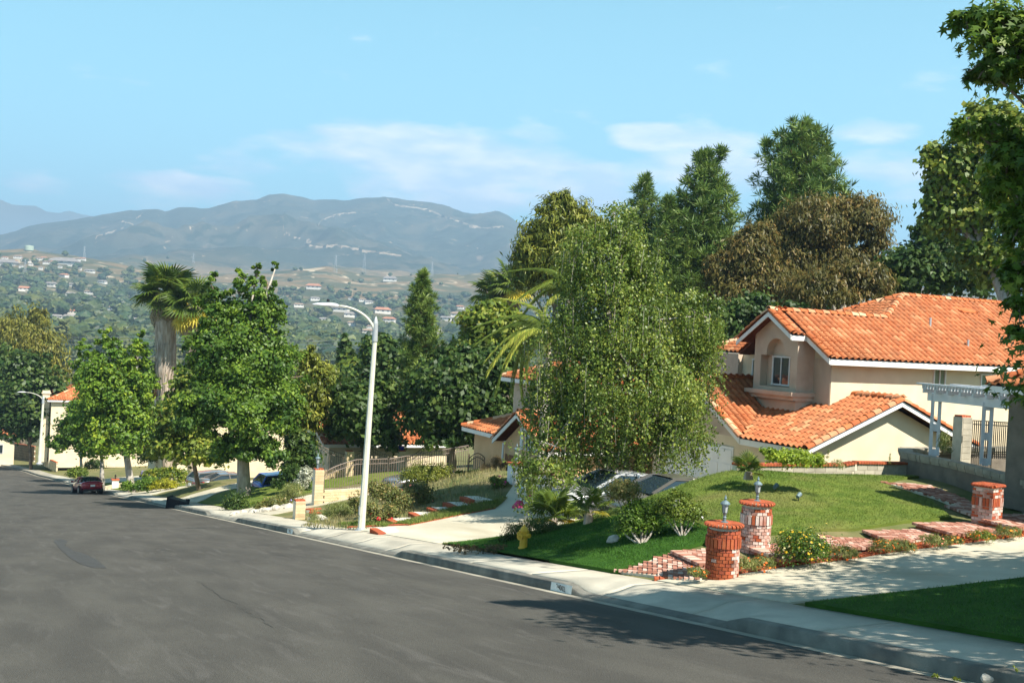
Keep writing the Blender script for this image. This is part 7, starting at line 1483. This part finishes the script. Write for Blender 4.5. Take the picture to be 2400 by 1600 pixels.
# white mailbox style pillar by the crimson car and its low white wall
bq = G(269, 1152); bq = at_px(269, 1150, 100); t = thing('mailbox_pillar', 'white mailbox pillar with small lantern beside the bright green tree', 'pillar', bq); MB().box((bq[0], bq[1], bq[2]+.45), (.55, .55, 1.1)).build('body', M_['white'], t); MB().box((bq[0], bq[1], bq[2]+1.04), (.68, .68, .09)).build('cap', M_['brick'], t); MB().lathe([(.05, 1.08), (.05, 1.3), (.09, 1.35), (.02, 1.5)], bq, 8).build('lantern', M_['black'], t)
ra = at_px(245, 1150, 98); rb_ = at_px(300, 1138, 104); mb = MB(); mb.bar((ra[0], ra[1], ra[2]+.1), (rb_[0], rb_[1], rb_[2]+.1), .2, .6); tag(mb.build('low_wall', M_['stucco'], loc=ra), 'low cream wall behind the crimson car', 'wall')
# lantern pillar and white walls on the second driveway, under the birch
lp = at_px(1206, 1160, 44.5); t = thing('white_pillar', 'white pillar with brick cap and lantern left of the birch', 'pillar', lp); MB().box((lp[0], lp[1], lp[2]+.5), (.5, .5, 1.5)).build('body', M_['white'], t); MB().box((lp[0], lp[1], lp[2]+1.28), (.62, .62, .08)).build('cap', M_['brick'], t)
lantern((lp[0], lp[1], lp[2]+1.32), 'white lantern on the white pillar left of the birch', .95)
lp2 = at_px(1228, 1175, 43.5); t = thing('low_wall', 'low white curved wall with brick cap under the birch', 'wall', lp2); MB().box((lp2[0]+.5, lp2[1], lp2[2]+.45), (1.3, .3, 1.2)).build('body', M_['white'], t)
for k in range(9): inst('cap_brick', random.choice(CAPW), Matrix.Translation((lp2[0]-.1+k*.15, lp2[1], lp2[2]+1.08)), t)

# ------------------------------------------------------------------ flagstone steps with brick risers on the second lot
for k, (u_, v_, wd) in enumerate(((895, 1246, 30), (930, 1222, 34), (985, 1208, 38), (1028, 1196, 40), (1066, 1184, 42), (1108, 1170, 52))):
    c = G(u_, v_, .06); s = wd*41/F*1.15; t = thing('step', ('lowest', 'second lowest', 'third', 'fourth', 'fifth', 'topmost')[k]+' flagstone step with a red brick edge on the grassy bank', 'step', (float(c[0]), float(c[1]), float(c[2]))); an = -.15
    MB().box((c[0]+s*.45, c[1]+.1, c[2]-.02), (s*1.2, .95, .12), an).build('tread', M_['flag'], t)
    for j in range(9): inst('brick', random.choice(BR), Matrix.Translation((float(c[0])-s*.22-.02*(j-4)*0, float(c[1])-.34+j*.1, float(c[2])-.03))@Matrix.Rotation(an, 4, 'Z')@Matrix.Diagonal((1.3, .95, 2.6, 1)), t)

# ------------------------------------------------------------------ rocks
def rock(label, base, s, mat_='rock', name='rock', seed=1, flat=1.0, group=None):
    r_ = np.random.default_rng(seed); V = IV.copy(); ph = r_.normal(size=(3, 3)); d = 1+.18*np.sin(V@ph[0]*2+1)+.13*np.sin(V@ph[1]*4+2)+.06*np.sin(V@ph[2]*9); V = V*d[:, None]*np.array([s, s*.75, s*.7*flat]); me = bpy.data.meshes.new(name); me.from_pydata([tuple(p_) for p_ in V], [], [tuple(f) for f in IF]); me.materials.append(M_[mat_]); o = bpy.data.objects.new(name, me); COL.objects.link(o); o.location = base; o.rotation_euler = (0, 0, seed*1.3); return tag(o, label, 'rock', group)
q = at_px(752, 1222, 45.5); o = rock('long white boulder at the foot of the lamp post, crossed by its shadow', (q[0], q[1], q[2]-.05), .52, seed=3); o.rotation_euler = (0, 0, -.5); o.scale = (1.15, .6, .8)
q = at_px(1054, 1150, 46); rock('grey white boulder on the bank above the steps', q, .33, seed=5); q = at_px(1068, 1166, 45); rock('second speckled boulder leaning on the first one', q, .36, seed=8)
q = G(1438, 1265, .1); rock('small pinkish rock beside the rounded shrub on the front lawn', tuple(q), .17, seed=11); q = at_px(815, 1235, 41); rock('flat ochre stone left of the lamp post foot', q, .2, seed=13)
for k in range(16):
    u_ = 545+k*9.5; v_ = 1204-k*.9-(k > 8)*(k-8)*.8; q = G(u_, v_+2, .02); rock('pale edging stone along the third driveway', (float(q[0]), float(q[1]), float(q[2])+.04), .17+.06*((k*7) % 3)/2, seed=20+k, group='pale edging stones along the third driveway')

# ------------------------------------------------------------------ shrubs and flowers
def bush(name, label, D, ells, leaf, n, size, base=None, flowers=None, aspect=.6, tang=None, stems=None, clump=.25, style='leafy', shell=.25, cat='shrub', group=None, fsize=None, lift=0):
    E_ = [ell_px(D, e) for e in ells]; lowp = min(E_, key=lambda e: e[0][2]-e[2]); b_ = (float(E_[0][0][0]), float(E_[0][0][1]), float(min(c[2]-rv for c, rh, rv in E_))) if base is None else base
    n = int(n*.85); t = thing(name, label, cat, b_, group=group); C, N, tt = crown_points(E_, n, clump, 12, shell, .22, style, 0, .3); tg = None
    if tang == 'up': tg = np.array([0, 0, 1.0])+rng.normal(size=C.shape)*.45
    off = rootloc(t); o = bpy.data.objects.new('foliage', leaf_mesh('foliage', C-off, N, rng.uniform(.7, 1.3, len(C))*size, leaf, tt, aspect, tg)); COL.objects.link(o); o.parent = t
    if stems:
        mb = MB()
        for k in range(stems[0]):
            e = E_[k % len(E_)]; a = k*2.4; top = e[0]+np.array([math.cos(a)*e[1]*.6, math.sin(a)*e[1]*.6, e[2]*.1]); m_ = (np.array(b_)+top)/2+np.array([math.cos(a)*.06, math.sin(a)*.06, 0]); mb.tube([b_, m_, top], [stems[1], stems[1]*.7, stems[1]*.25], 6)
        mb.build('stems', M_[stems[2]], t)
    if flowers:
        fm_, cnt, fs = flowers; pick = rng.integers(0, len(C), cnt); cc = C[pick]+N[pick]*size*1.2; ctr = np.mean([e[0] for e in E_], 0); nn = unit(unit(cc-ctr)+np.array([0, 0, .8])+rng.normal(size=cc.shape)*.3); V = []; Fq = []; kk = 7
        T1 = ortho(nn); B = np.cross(nn, T1); S = rng.uniform(.7, 1.3, (cnt, 1))*fs; P7 = [cc+nn*S*.5]
        for j in range(6): a = j*math.pi/3; P7.append(cc+(T1*math.cos(a)+B*math.sin(a))*S+nn*S*.15)
        V = np.stack(P7, 1).reshape(-1, 3); F_ = np.array([[0, 1+j, 1+(j+1) % 6] for j in range(6)]); Fq = (F_[None]+np.arange(cnt)[:, None, None]*7).reshape(-1, 3)
        o = bpy.data.objects.new('flowers', np_mesh('flowers', V-off, Fq, fm_, np.repeat(rng.uniform(0, 1, cnt), 7))); COL.objects.link(o); o.parent = t; o['kind'] = 'stuff'
    return t
def fl(n_, c, c3=None): return mat(n_, c, tuple(min(1, a*1.15) for a in c), rough=.6, tint=.25, c3=c3, trans=.2)
FYL = fl('yellow_flower', (.72, .46, .02), (.78, .72, .45)); FOR = fl('orange_flower', (.75, .16, .02), (.8, .4, .05)); FRD = fl('red_flower', (.62, .015, .03)); FPK = fl('pink_flower', (.70, .05, .30), (.75, .3, .45)); FLV = fl('lavender_flower', (.30, .26, .52)); FWH = fl('white_flower', (.62, .62, .55)); FSA = fl('salmon_flower', (.70, .25, .16))
bush('lantana_bush', 'round lantana bush dotted with yellow flowers beside the brick steps', 22.2, [(1880, 1278, 56, 42), (1862, 1290, 44, 36), (1905, 1290, 44, 34)], LM['maple'], 9000, .022, flowers=(FYL, 330, .024), shell=.14)
for i, (u_, v_, ru, rv, lb_) in enumerate(((1632, 1342, 24, 12, 'small orange flowered tuft at the foot of the nearer round pillar'), (1745, 1322, 30, 19, 'orange gazania clump just right of the nearer round pillar'), (1790, 1318, 26, 16, 'second gazania clump between pillar and lantana bush'), (1978, 1294, 38, 18, 'low flowering clump right of the lantana bush'), (2070, 1280, 32, 19, 'red and orange flowering clump below the middle step'), (2115, 1279, 34, 15, 'bushy clump below the middle landing'), (2190, 1268, 36, 15, 'pink flowering clump on the planting strip'), (2235, 1266, 20, 10, 'tiny clump in the planting strip gap'), (2300, 1256, 32, 14, 'yellow green clump near the upper steps'), (2365, 1247, 34, 14, 'flowering clump at the right end of the planting strip'))):
    D_ = float(np.interp(u_, [1632, 1745, 1978, 2190, 2370], [20.9, 21.5, 22.6, 23.5, 24.2])); bush('flower_clump', lb_, D_, [(u_, v_, ru, rv), (u_+ru*.5, v_+2, ru*.5, rv*.7)], LM['grassy'] if i != 8 else LM['light'], 1500, .035, flowers=(FOR if i not in (6,) else FSA, 22 if i != 4 else 60, .024), aspect=.16, tang='up', cat='flowers')
bush('ball_shrub', 'upper ball of the two tier clipped shrub in front of the grey car', 25.6, [(1462, 1155, 40, 30)], LM['rose'], 4200, .030, base=tuple(float(c) for c in G(1505, 1278)), stems=(2, .03, 'barkw'))
bush('ball_shrub', 'lower broad ball shrub on the front lawn with forked trunk', 25.2, [(1492, 1220, 48, 40), (1470, 1240, 34, 24), (1525, 1225, 30, 32), (1505, 1190, 38, 22)], LM['maple'], 8500, .028, base=tuple(float(c) for c in G(1504, 1280)), stems=(5, .03, 'barkw'))
bush('white_rose_bush', 'bushy shrub with white branching stems and a few white flowers on the lawn', 25, [(1595, 1200, 44, 36), (1565, 1185, 30, 26), (1625, 1205, 26, 28), (1590, 1165, 24, 16)], LM['shrub'], 7500, .030, base=tuple(float(c) for c in G(1598, 1262)), stems=(8, .022, 'barkw'), flowers=(FWH, 8, .05))
q = G(1296, 1240); small_fan('young fan palm with broad dark fans above the hydrant', (float(q[0]), float(q[1]), float(q[2])), 13, .52, 3, .35)
q = G(1378, 1232); small_fan('smaller young fan palm right of the broad one', (float(q[0]), float(q[1]), float(q[2])), 9, .40, 2, .45)
bush('ground_cover_shrub', 'dark low spreading shrub behind the hydrant', 29.5, [(1215, 1245, 34, 22), (1260, 1235, 38, 22), (1190, 1262, 26, 12), (1300, 1245, 30, 18)], LM['dark'], 7000, .035, tang='up', aspect=.25)
bush('ground_cover_shrub', 'low dark bushes along the driveway edge right of the young palms', 29.5, [(1400, 1225, 40, 20), (1350, 1236, 30, 12), (1450, 1215, 40, 26)], LM['dark'], 5000, .035, tang='up', aspect=.3)
bush('ground_cover', 'low ragged ground cover at the corner by the driveway', 28.5, [(1110, 1288, 50, 6), (1160, 1284, 40, 8), (1070, 1281, 36, 4)], LM['bronze'], 2500, .03, tang='up', aspect=.3)
bush('juniper_bush', 'large rounded olive bush in front of the iron fence', 49, [(995, 1108, 48, 26), (1010, 1122, 50, 26), (965, 1120, 34, 24), (1035, 1105, 28, 18)], LM['cyp'], 12000, .045, aspect=.35)
bush('rose_bush', 'tall rose bush with pink blooms below the olive bush', 43.5, [(985, 1160, 28, 30), (1000, 1185, 22, 24), (965, 1150, 20, 18)], LM['rose'], 3600, .045, flowers=(FSA, 9, .06), stems=(5, .02, 'bark'))
bush('rose_bush', 'rose bush with red blooms right of the lamp post', 39.8, [(895, 1215, 30, 20), (915, 1200, 24, 22), (870, 1195, 18, 22)], LM['rose'], 3600, .04, flowers=(FRD, 12, .06), stems=(4, .02, 'bark'))
bush('rose_bush', 'leafy rose bush behind the red roses', 42, [(905, 1160, 36, 28), (935, 1180, 30, 26), (880, 1150, 24, 22)], LM['rose'], 5500, .045, flowers=(FSA, 6, .05), stems=(4, .02, 'bark'))
bush('rose_bush', 'pink rose bush by the topmost flagstone step', 44, [(1168, 1135, 20, 16), (1180, 1155, 16, 22), (1158, 1125, 12, 10)], LM['shrub'], 2200, .045, flowers=(FPK, 16, .07), stems=(4, .02, 'bark'))
bush('shrub', 'wispy bush left of the lamp post on the bank', 45, [(830, 1178, 14, 28), (845, 1195, 14, 24)], LM['rose'], 1600, .04, stems=(3, .015, 'bark'))
bush('grass_clump', 'rounded fine grass mound left of the lamp post', 46, [(795, 1195, 34, 22), (770, 1212, 28, 16), (820, 1215, 30, 18)], LM['grassy'], 8000, .075, aspect=.1, tang='up')
bush('grass_clump', 'green and straw grass at the base of the lamp post', 42, [(790, 1235, 32, 9), (735, 1215, 14, 22)], LM['grassy'], 3000, .06, aspect=.1, tang='up')
bush('grass_clump', 'tufted ornamental grass by the third driveway', 55, [(690, 1150, 24, 20), (670, 1165, 22, 12)], LM['grassy'], 4500, .10, aspect=.08, tang='up')
bush('shrub', 'mixed dry shrubs on the bank beside the third driveway', 54, [(650, 1180, 32, 16), (690, 1185, 36, 14), (620, 1190, 30, 12), (665, 1195, 30, 10)], LM['rose'], 6500, .05, flowers=(FLV, 16, .05))
bush('shrub', 'round dark shrub at the foot of the tallest tree', 55, [(555, 1178, 26, 26), (545, 1190, 24, 18)], LM['dark'], 4200, .05)
bush('shrub', 'bright low shrubs right of the round dark shrub', 56, [(600, 1190, 30, 13), (580, 1196, 20, 8)], LM['shrub'], 2600, .05)
bush('grey_shrub', 'grey leaved shrub left of the fence end pier', 57, [(715, 1115, 14, 24), (705, 1135, 14, 14)], leafm('grey_leaf', (.24, .26, .18), (.38, .40, .30), c3=(.6, .6, .5)), 2600, .06)
bush('shrub', 'dark shrub mass between grey leaved shrub and tallest tree', 60, [(690, 1110, 24, 22), (660, 1135, 24, 14), (720, 1150, 10, 34)], LM['dark'], 4000, .07)
bush('juniper_bush', 'bright yellow juniper beside the trunk of the bright green tree', 84, [(385, 1132, 28, 10), (370, 1140, 24, 8), (400, 1140, 16, 9)], LM['yel'], 4000, .09, aspect=.4)
bush('shrub', 'green low shrubs left of the yellow juniper', 84, [(335, 1138, 24, 14), (350, 1128, 20, 10), (300, 1140, 16, 14)], LM['maple'], 3800, .08)
bush('shrub', 'tall green shrubs behind the yellow juniper', 90, [(400, 1110, 26, 14), (370, 1112, 24, 14), (430, 1120, 18, 18)], LM['light'], 4000, .10)
bush('agapanthus', 'lavender flowering clump behind the yellow juniper', 92, [(350, 1112, 20, 8)], LM['shrub'], 1200, .08, flowers=(FLV, 30, .09))
bush('hedge', 'clipped tall green hedge behind the bright green tree', 104, [(350, 1065, 26, 32), (365, 1060, 20, 30)], LM['shrub'], 6000, .10)
bush('shrub', 'round clipped shrub beyond the crimson car', 116, [(183, 1108, 20, 12), (170, 1110, 12, 12)], LM['shrub'], 2600, .11)
bush('shrub', 'spiky dark shrub beyond the crimson car', 122, [(222, 1090, 24, 14)], LM['dark'], 2000, .15, tang='up', aspect=.15)
bush('shrub', 'small shrub on the far lawn by the sunlit wall', 150, [(112, 1064, 10, 8)], LM['olive'], 800, .14)
bush('lime_bush', 'bright lime green foliage over the brick capped wall', 28, [(1830, 1072, 30, 18), (1865, 1076, 40, 22), (1905, 1080, 28, 18), (1800, 1060, 16, 12)], LM['lime'], 5500, .05, aspect=.35)
bush('grass_clump', 'sparse weeds growing behind the brick capped wall', 27.6, [(1965, 1090, 16, 12), (1940, 1078, 3, 40), (2085, 1080, 3, 26)], LM['grassy'], 500, .05, aspect=.1, tang='up')
q = P(1755, 1096, 28.6); small_fan('little bright fan palm against the garage wall', (float(q[0]), float(q[1]), float(q[2])-.3), 9, .30, 1, .2)
bush('grass_clump', 'arching grass seen between the pergola posts', 29, [(2215, 1040, 14, 34)], LM['grassy'], 700, .09, aspect=.06, tang='up')
bush('fountain_grass', 'bronze fountain grass plumes by the arched gate', 49, [(1165, 1085, 18, 16), (1145, 1098, 24, 10), (1185, 1095, 18, 10)], LM['bronze'], 2600, .10, aspect=.07, tang='up')
bush('shrub', 'low green plants between gate and bank', 50, [(1085, 1112, 26, 8), (1120, 1108, 30, 8), (1060, 1128, 18, 8)], LM['shrub'], 2600, .05)
bush('shrub', 'small bush behind the boulders', 47, [(1080, 1150, 18, 14)], LM['rose'], 1500, .045)
for k, (u_, v_) in enumerate(((1817, 1151), (1871, 1173))):
    q = G(u_, v_, .05); q = (float(q[0]), float(q[1]), float(q[2])); t = thing('garden_spotlight', ('upper', 'lower')[k]+' small black spotlight stuck in the mounded lawn', 'spotlight', q); MB().tube([(q[0], q[1], q[2]-.1), (q[0], q[1], q[2]+.08)], .012, 6).build('stake', M_['black'], t); MB().tube([(q[0]-.06, q[1]-.03, q[2]+.10), (q[0]+.07, q[1]+.03, q[2]+.16)], [.045, .06], 10).build('lamp_head', M_['lampgrey'], t)

# ------------------------------------------------------------------ cars
def car(label, base, rz, paint, kind='sedan', L=4.7, W=1.84, H_=1.45, slope=0.0, plate=True, front=False, seats=True):
    t = thing('parked_car', label, 'car', base, rz); t.rotation_euler = (0, slope, rz); Bp = M_[paint]
    # local frame: +x is forward
    if kind == 'sedan': prof = [(-L/2, .48, .98, .80), (-L/2+.10, .30, 1.06, .88), (-L/2+.8, .26, 1.05, .96), (-L/2+1.5, .25, .99, .99), (-.2, .25, .95, 1.0), (.75, .25, .96, 1.0), (L/2-1.1, .26, .92, .98), (L/2-.35, .28, .78, .90), (L/2-.05, .34, .66, .80), (L/2, .42, .56, .72)]; gh = [(-L/2+.55, 1.05), (-L/2+1.35, H_-.06), (-.35, H_), (.35, H_-.04), (1.35, .97)]
    else: prof = [(-L/2, .5, 1.1, .84), (-L/2+.10, .35, 1.2, .92), (-L/2+.8, .3, 1.15, .97), (-.2, .3, 1.1, 1.0), (.9, .3, 1.12, 1.0), (L/2-.9, .32, 1.08, .97), (L/2-.15, .36, .95, .86), (L/2, .5, .75, .76)]; gh = [(-L/2+.12, 1.15), (-L/2+.45, H_-.08), (-.6, H_), (.5, H_-.03), (1.35, 1.12)]
    mb = MB(); k = 0; vs = []; hw = W/2
    for (x, zl, zt_, wf) in prof:
        w_ = hw*wf; zm = zl+(zt_-zl)*.55
        half = [(w_*.86, zl), (w_*.97, zl+.10), (w_, zm), (w_*.965, zt_-.12), (w_*.86, zt_-.02), (w_*.5, zt_+.02), (0, zt_+.03)]
        vs += [(x, y, z) for y, z in half]+[(x, -y, z) for y, z in half[-2::-1]]
    n = 13; fs = [(i*n+j, i*n+j+1, (i+1)*n+j+1, (i+1)*n+j) for i in range(len(prof)-1) for j in range(n-1)]+[(i*n+n-1, i*n, (i+1)*n, (i+1)*n+n-1) for i in range(len(prof)-1)]+[tuple(range(n)), tuple(range((len(prof)-1)*n, len(prof)*n))]
    mb.add(vs, fs); body = mb.build('body', Bp, t, world=False, smooth=True); ms = body.modifiers.new('s', 'SUBSURF'); ms.levels = 1; ms.render_levels = 1
    # greenhouse
    (x0, z0), (x1_, z1_), (x2, z2_), (x3, z3_), (x4, z4_) = gh; wb, wt = hw*.88, hw*.66
    R1 = [(x1_, z1_), (x2, z2_), (x3, z3_)]; rt = MB(); vs = []
    for x, z in R1: vs += [(x, wt, z-.03), (x, wt*.6, z), (x, -wt*.6, z), (x, -wt, z-.03)]
    rt.add(vs, [(i*4+j, i*4+j+1, (i+1)*4+j+1, (i+1)*4+j) for i in range(2) for j in range(3)]); 
    for s in (-1, 1):
        for a, b_ in (((x0+.04, s*wb, z0), (x1_, s*wt, z1_-.03)), ((x3, s*wt, z3_-.03), (x4-.02, s*wb, z4_)), ((x2-.02, s*(wt+.012), z2_-.04), (x2+.02, s*(wb+.012), z4_))): rt.bar(a, b_, .07)
        rt.bar((x1_, s*wt, z1_-.03), (x3, s*wt, z3_-.03), .06)
    rt.build('roof', Bp, t, world=False)
    MB().add([(x0, -wb, z0-.03), (x0, wb, z0-.03), (x1_, wt, z1_-.04), (x1_, -wt, z1_-.04)], [(0, 1, 2, 3)]).build('rear_window', M_['carglass'], t, world=False)
    MB().add([(x4, wb, z4_-.03), (x4, -wb, z4_-.03), (x3, -wt, z3_-.04), (x3, wt, z3_-.04)], [(0, 1, 2, 3)]).build('windscreen', M_['carglass'], t, world=False)
    for s in (-1, 1): MB().add([(x0, s*wb*.995, z0-.03), (x4, s*wb*.995, z4_-.03), (x3, s*wt*.99, z3_-.04), (x2, s*wt*.99, z2_-.04), (x1_, s*wt*.99, z1_-.04)], [(0, 1, 2, 3, 4)]).build('side_window', M_['carglass'], t, world=False)
    for sx in (-L*.29, L*.305):
        for s in (-1, 1):
            o = bpy.data.objects.new('wheel', MB().tube([(0, -.11, 0), (0, -.10, 0), (0, .10, 0), (0, .11, 0)], [.30, .33, .33, .30], 22).mesh('wheel', M_['rubber'])); COL.objects.link(o); o.parent = t; o.location = (sx, s*(hw-.10), .33)
            r_ = bpy.data.objects.new('rim', MB().tube([(0, s*.112, 0), (0, s*.118, 0)], [.22, .20], 14).mesh('rim', M_['rim'])); COL.objects.link(r_); r_.parent = o
            a = MB().tube([(sx, s*(hw-.35), .36), (sx, s*(hw+.004), .36)], .385, 20); a.build('wheel_arch', M_['trim'], t, world=False)
    for s in (-1, 1):
        xr = -L/2+.02
        MB().add([(xr-.03, s*hw*.40, .90), (xr+.0, s*hw*.80, .95), (xr+.14, s*hw*.90, .93), (xr+.10, s*hw*.90, .84), (xr-.01, s*hw*.78, .82), (xr-.04, s*hw*.44, .84)], [(0, 1, 2, 3, 4, 5)]).build('taillight', M_['taillight'], t, world=False)
        MB().add([(L/2-.18, s*hw*.45, .70), (L/2-.36, s*hw*.86, .76), (L/2-.30, s*hw*.88, .66), (L/2-.05, s*hw*.5, .60)], [(0, 1, 2, 3)]).build('headlight', M_['clearlens'], t, world=False)
        MB().box((.95, s*(hw+.09), 1.02), (.12, .20, .13)).build('wing_mirror', Bp, t, world=False)
    MB().box((-L/2+.04, 0, .34), (.14, W*.72, .16)).box((L/2-.07, 0, .36), (.14, W*.7, .14)).build('lower_bumper', M_['trim'], t, world=False)
    MB().box((-L/2-.02, 0, .70), (.03, .36, .16)).build('licence_plate', M_['plate'], t, world=False)
    if seats:
        for s in (-1, 1): MB().box((.0, s*.38, 1.12), (.12, .26, .22)).build('headrest', M_['stucco'], t, world=False)
    return t
cr = on(210, 1166, x=float(xg(88))-1.15); cy_c = float(cr[1])
base = (float(cr[0]), cy_c+2.3, float(zr(cy_c+2.3))+.0)
car('crimson sedan parked at the curb facing away', base, math.pi/2+.09, 'redcar', slope=.127, W=1.86)
car('grey sedan parked in the second driveway facing the street', (20.2, 29.4, -3.12), math.pi+.06, 'greycar', slope=-.03)
car('silver white sedan parked beyond the grey one under the birch', (19.6, 31.7, -3.30), math.pi+.06, 'whitecar', slope=-.04, H_=1.48)
q = P(950, 1150, 57.5); car('silver sedan nosing out from behind the olive bush', (float(q[0])+1.2, float(q[1]), float(P(950, 1142, 57.5)[2])-.35), math.pi+.05, 'silvercar', slope=-.06)
q = P(1085, 1110, 59); car('white car roof showing behind the iron fence', (float(q[0]), float(q[1]), float(q[2])-1.38), math.pi, 'whitecar')
q = P(650, 1125, 66); car('blue hatchback parked in the shade of the tallest tree', (float(q[0])+.9, float(q[1]), float(P(650, 1160, 66)[2])-.25), .12, 'bluecar', kind='suv', L=4.5, H_=1.66, slope=-.03)
q = P(452, 1128, 84); car('silver car tail seen between hedge and tree trunk', (float(q[0])+1.8, float(q[1]), float(P(452, 1145, 84)[2])-.25), .3, 'silvercar', kind='suv', L=4.5, H_=1.66)
q = P(510, 1112, 80); car('dark car roof in deep shade behind the tallest tree', (float(q[0])+1.0, float(q[1]), float(q[2])-1.3), .1, 'greycar')

# ------------------------------------------------------------------ bin, toys, small things
q = on(418, 1196, x=10.9); bx_, by_, bz_ = float(q[0]), float(q[1]), float(q[2])
t = thing('wheelie_bin', 'black wheelie bin lying tipped on the sidewalk edge', 'bin', (bx_, by_, bz_)); Mx = Matrix.Translation((bx_, by_, bz_+.36))@Matrix.Rotation(-YAW-.12, 4, 'Z')@Matrix.Rotation(R_(-84), 4, 'Y')
mb = MB(); w0, w1_, hh = .24, .33, .52; vs = [(-w0, -w0, -hh), (w0, -w0, -hh), (w0, w0, -hh), (-w0, w0, -hh), (-w1_, -w1_, hh), (w1_, -w1_, hh), (w1_, w1_, hh), (-w1_, w1_, hh)]; mb.add([tuple(Mx@Vector(p_)) for p_ in vs], [(0, 3, 2, 1), (4, 5, 6, 7), (0, 1, 5, 4), (1, 2, 6, 5), (2, 3, 7, 6), (3, 0, 4, 7)]); mb.build('body', M_['bin'], t)
MB().box(None, (.76, .74, .05), M=Mx@Matrix.Translation((0, 0, .555))).box(None, (.5, .5, .05), M=Mx@Matrix.Translation((0, 0, .60))).build('lid', M_['bin'], t)
for s in (-1, 1): a = Mx@Vector((s*.26, .2, -.42)); b_ = Mx@Vector((s*.32, .2, -.42)); MB().tube([a, b_], .12, 14).build('wheel', M_['rubber'], t)
MB().tube([Mx@Vector((-.25, .36, .5)), Mx@Vector((.25, .36, .5))], .02, 8).build('handle', M_['bin'], t)
q = at_px(1222, 1190, 40.5); t = thing('ride_on_toy', 'pink and white toy lying on the second driveway', 'toy', q); MB().lathe([(.28, 0), (.26, .08), (.16, .2), (.12, .28)], (q[0]-.08, q[1], q[2]), 14).build('skirt', M_['pink'], t, smooth=True); MB().box((q[0]+.2, q[1], q[2]+.25), (.45, .25, .2), .4).build('seat', M_['white'], t); MB().tube([(q[0]+.25, q[1], q[2]+.35), (q[0]+.4, q[1], q[2]+.55)], .07, 8).build('handle', M_['pink'], t)
# windfall leaves in the gutter, weeds in the curb joints
bush('weed', 'sprigs of weed growing from the gutter joint at bottom right', 11.9, [(2190, 1583, 10, 6), (2240, 1592, 14, 6), (2380, 1568, 7, 7)], LM['light'], 160, .02, tang='up', aspect=.3, cat='weeds')
q = on(2312, 1590, z=-1.05); rock('broken lump of concrete at the bottom right curb', (float(q[0]), float(q[1]), float(q[2])), .07, seed=31)
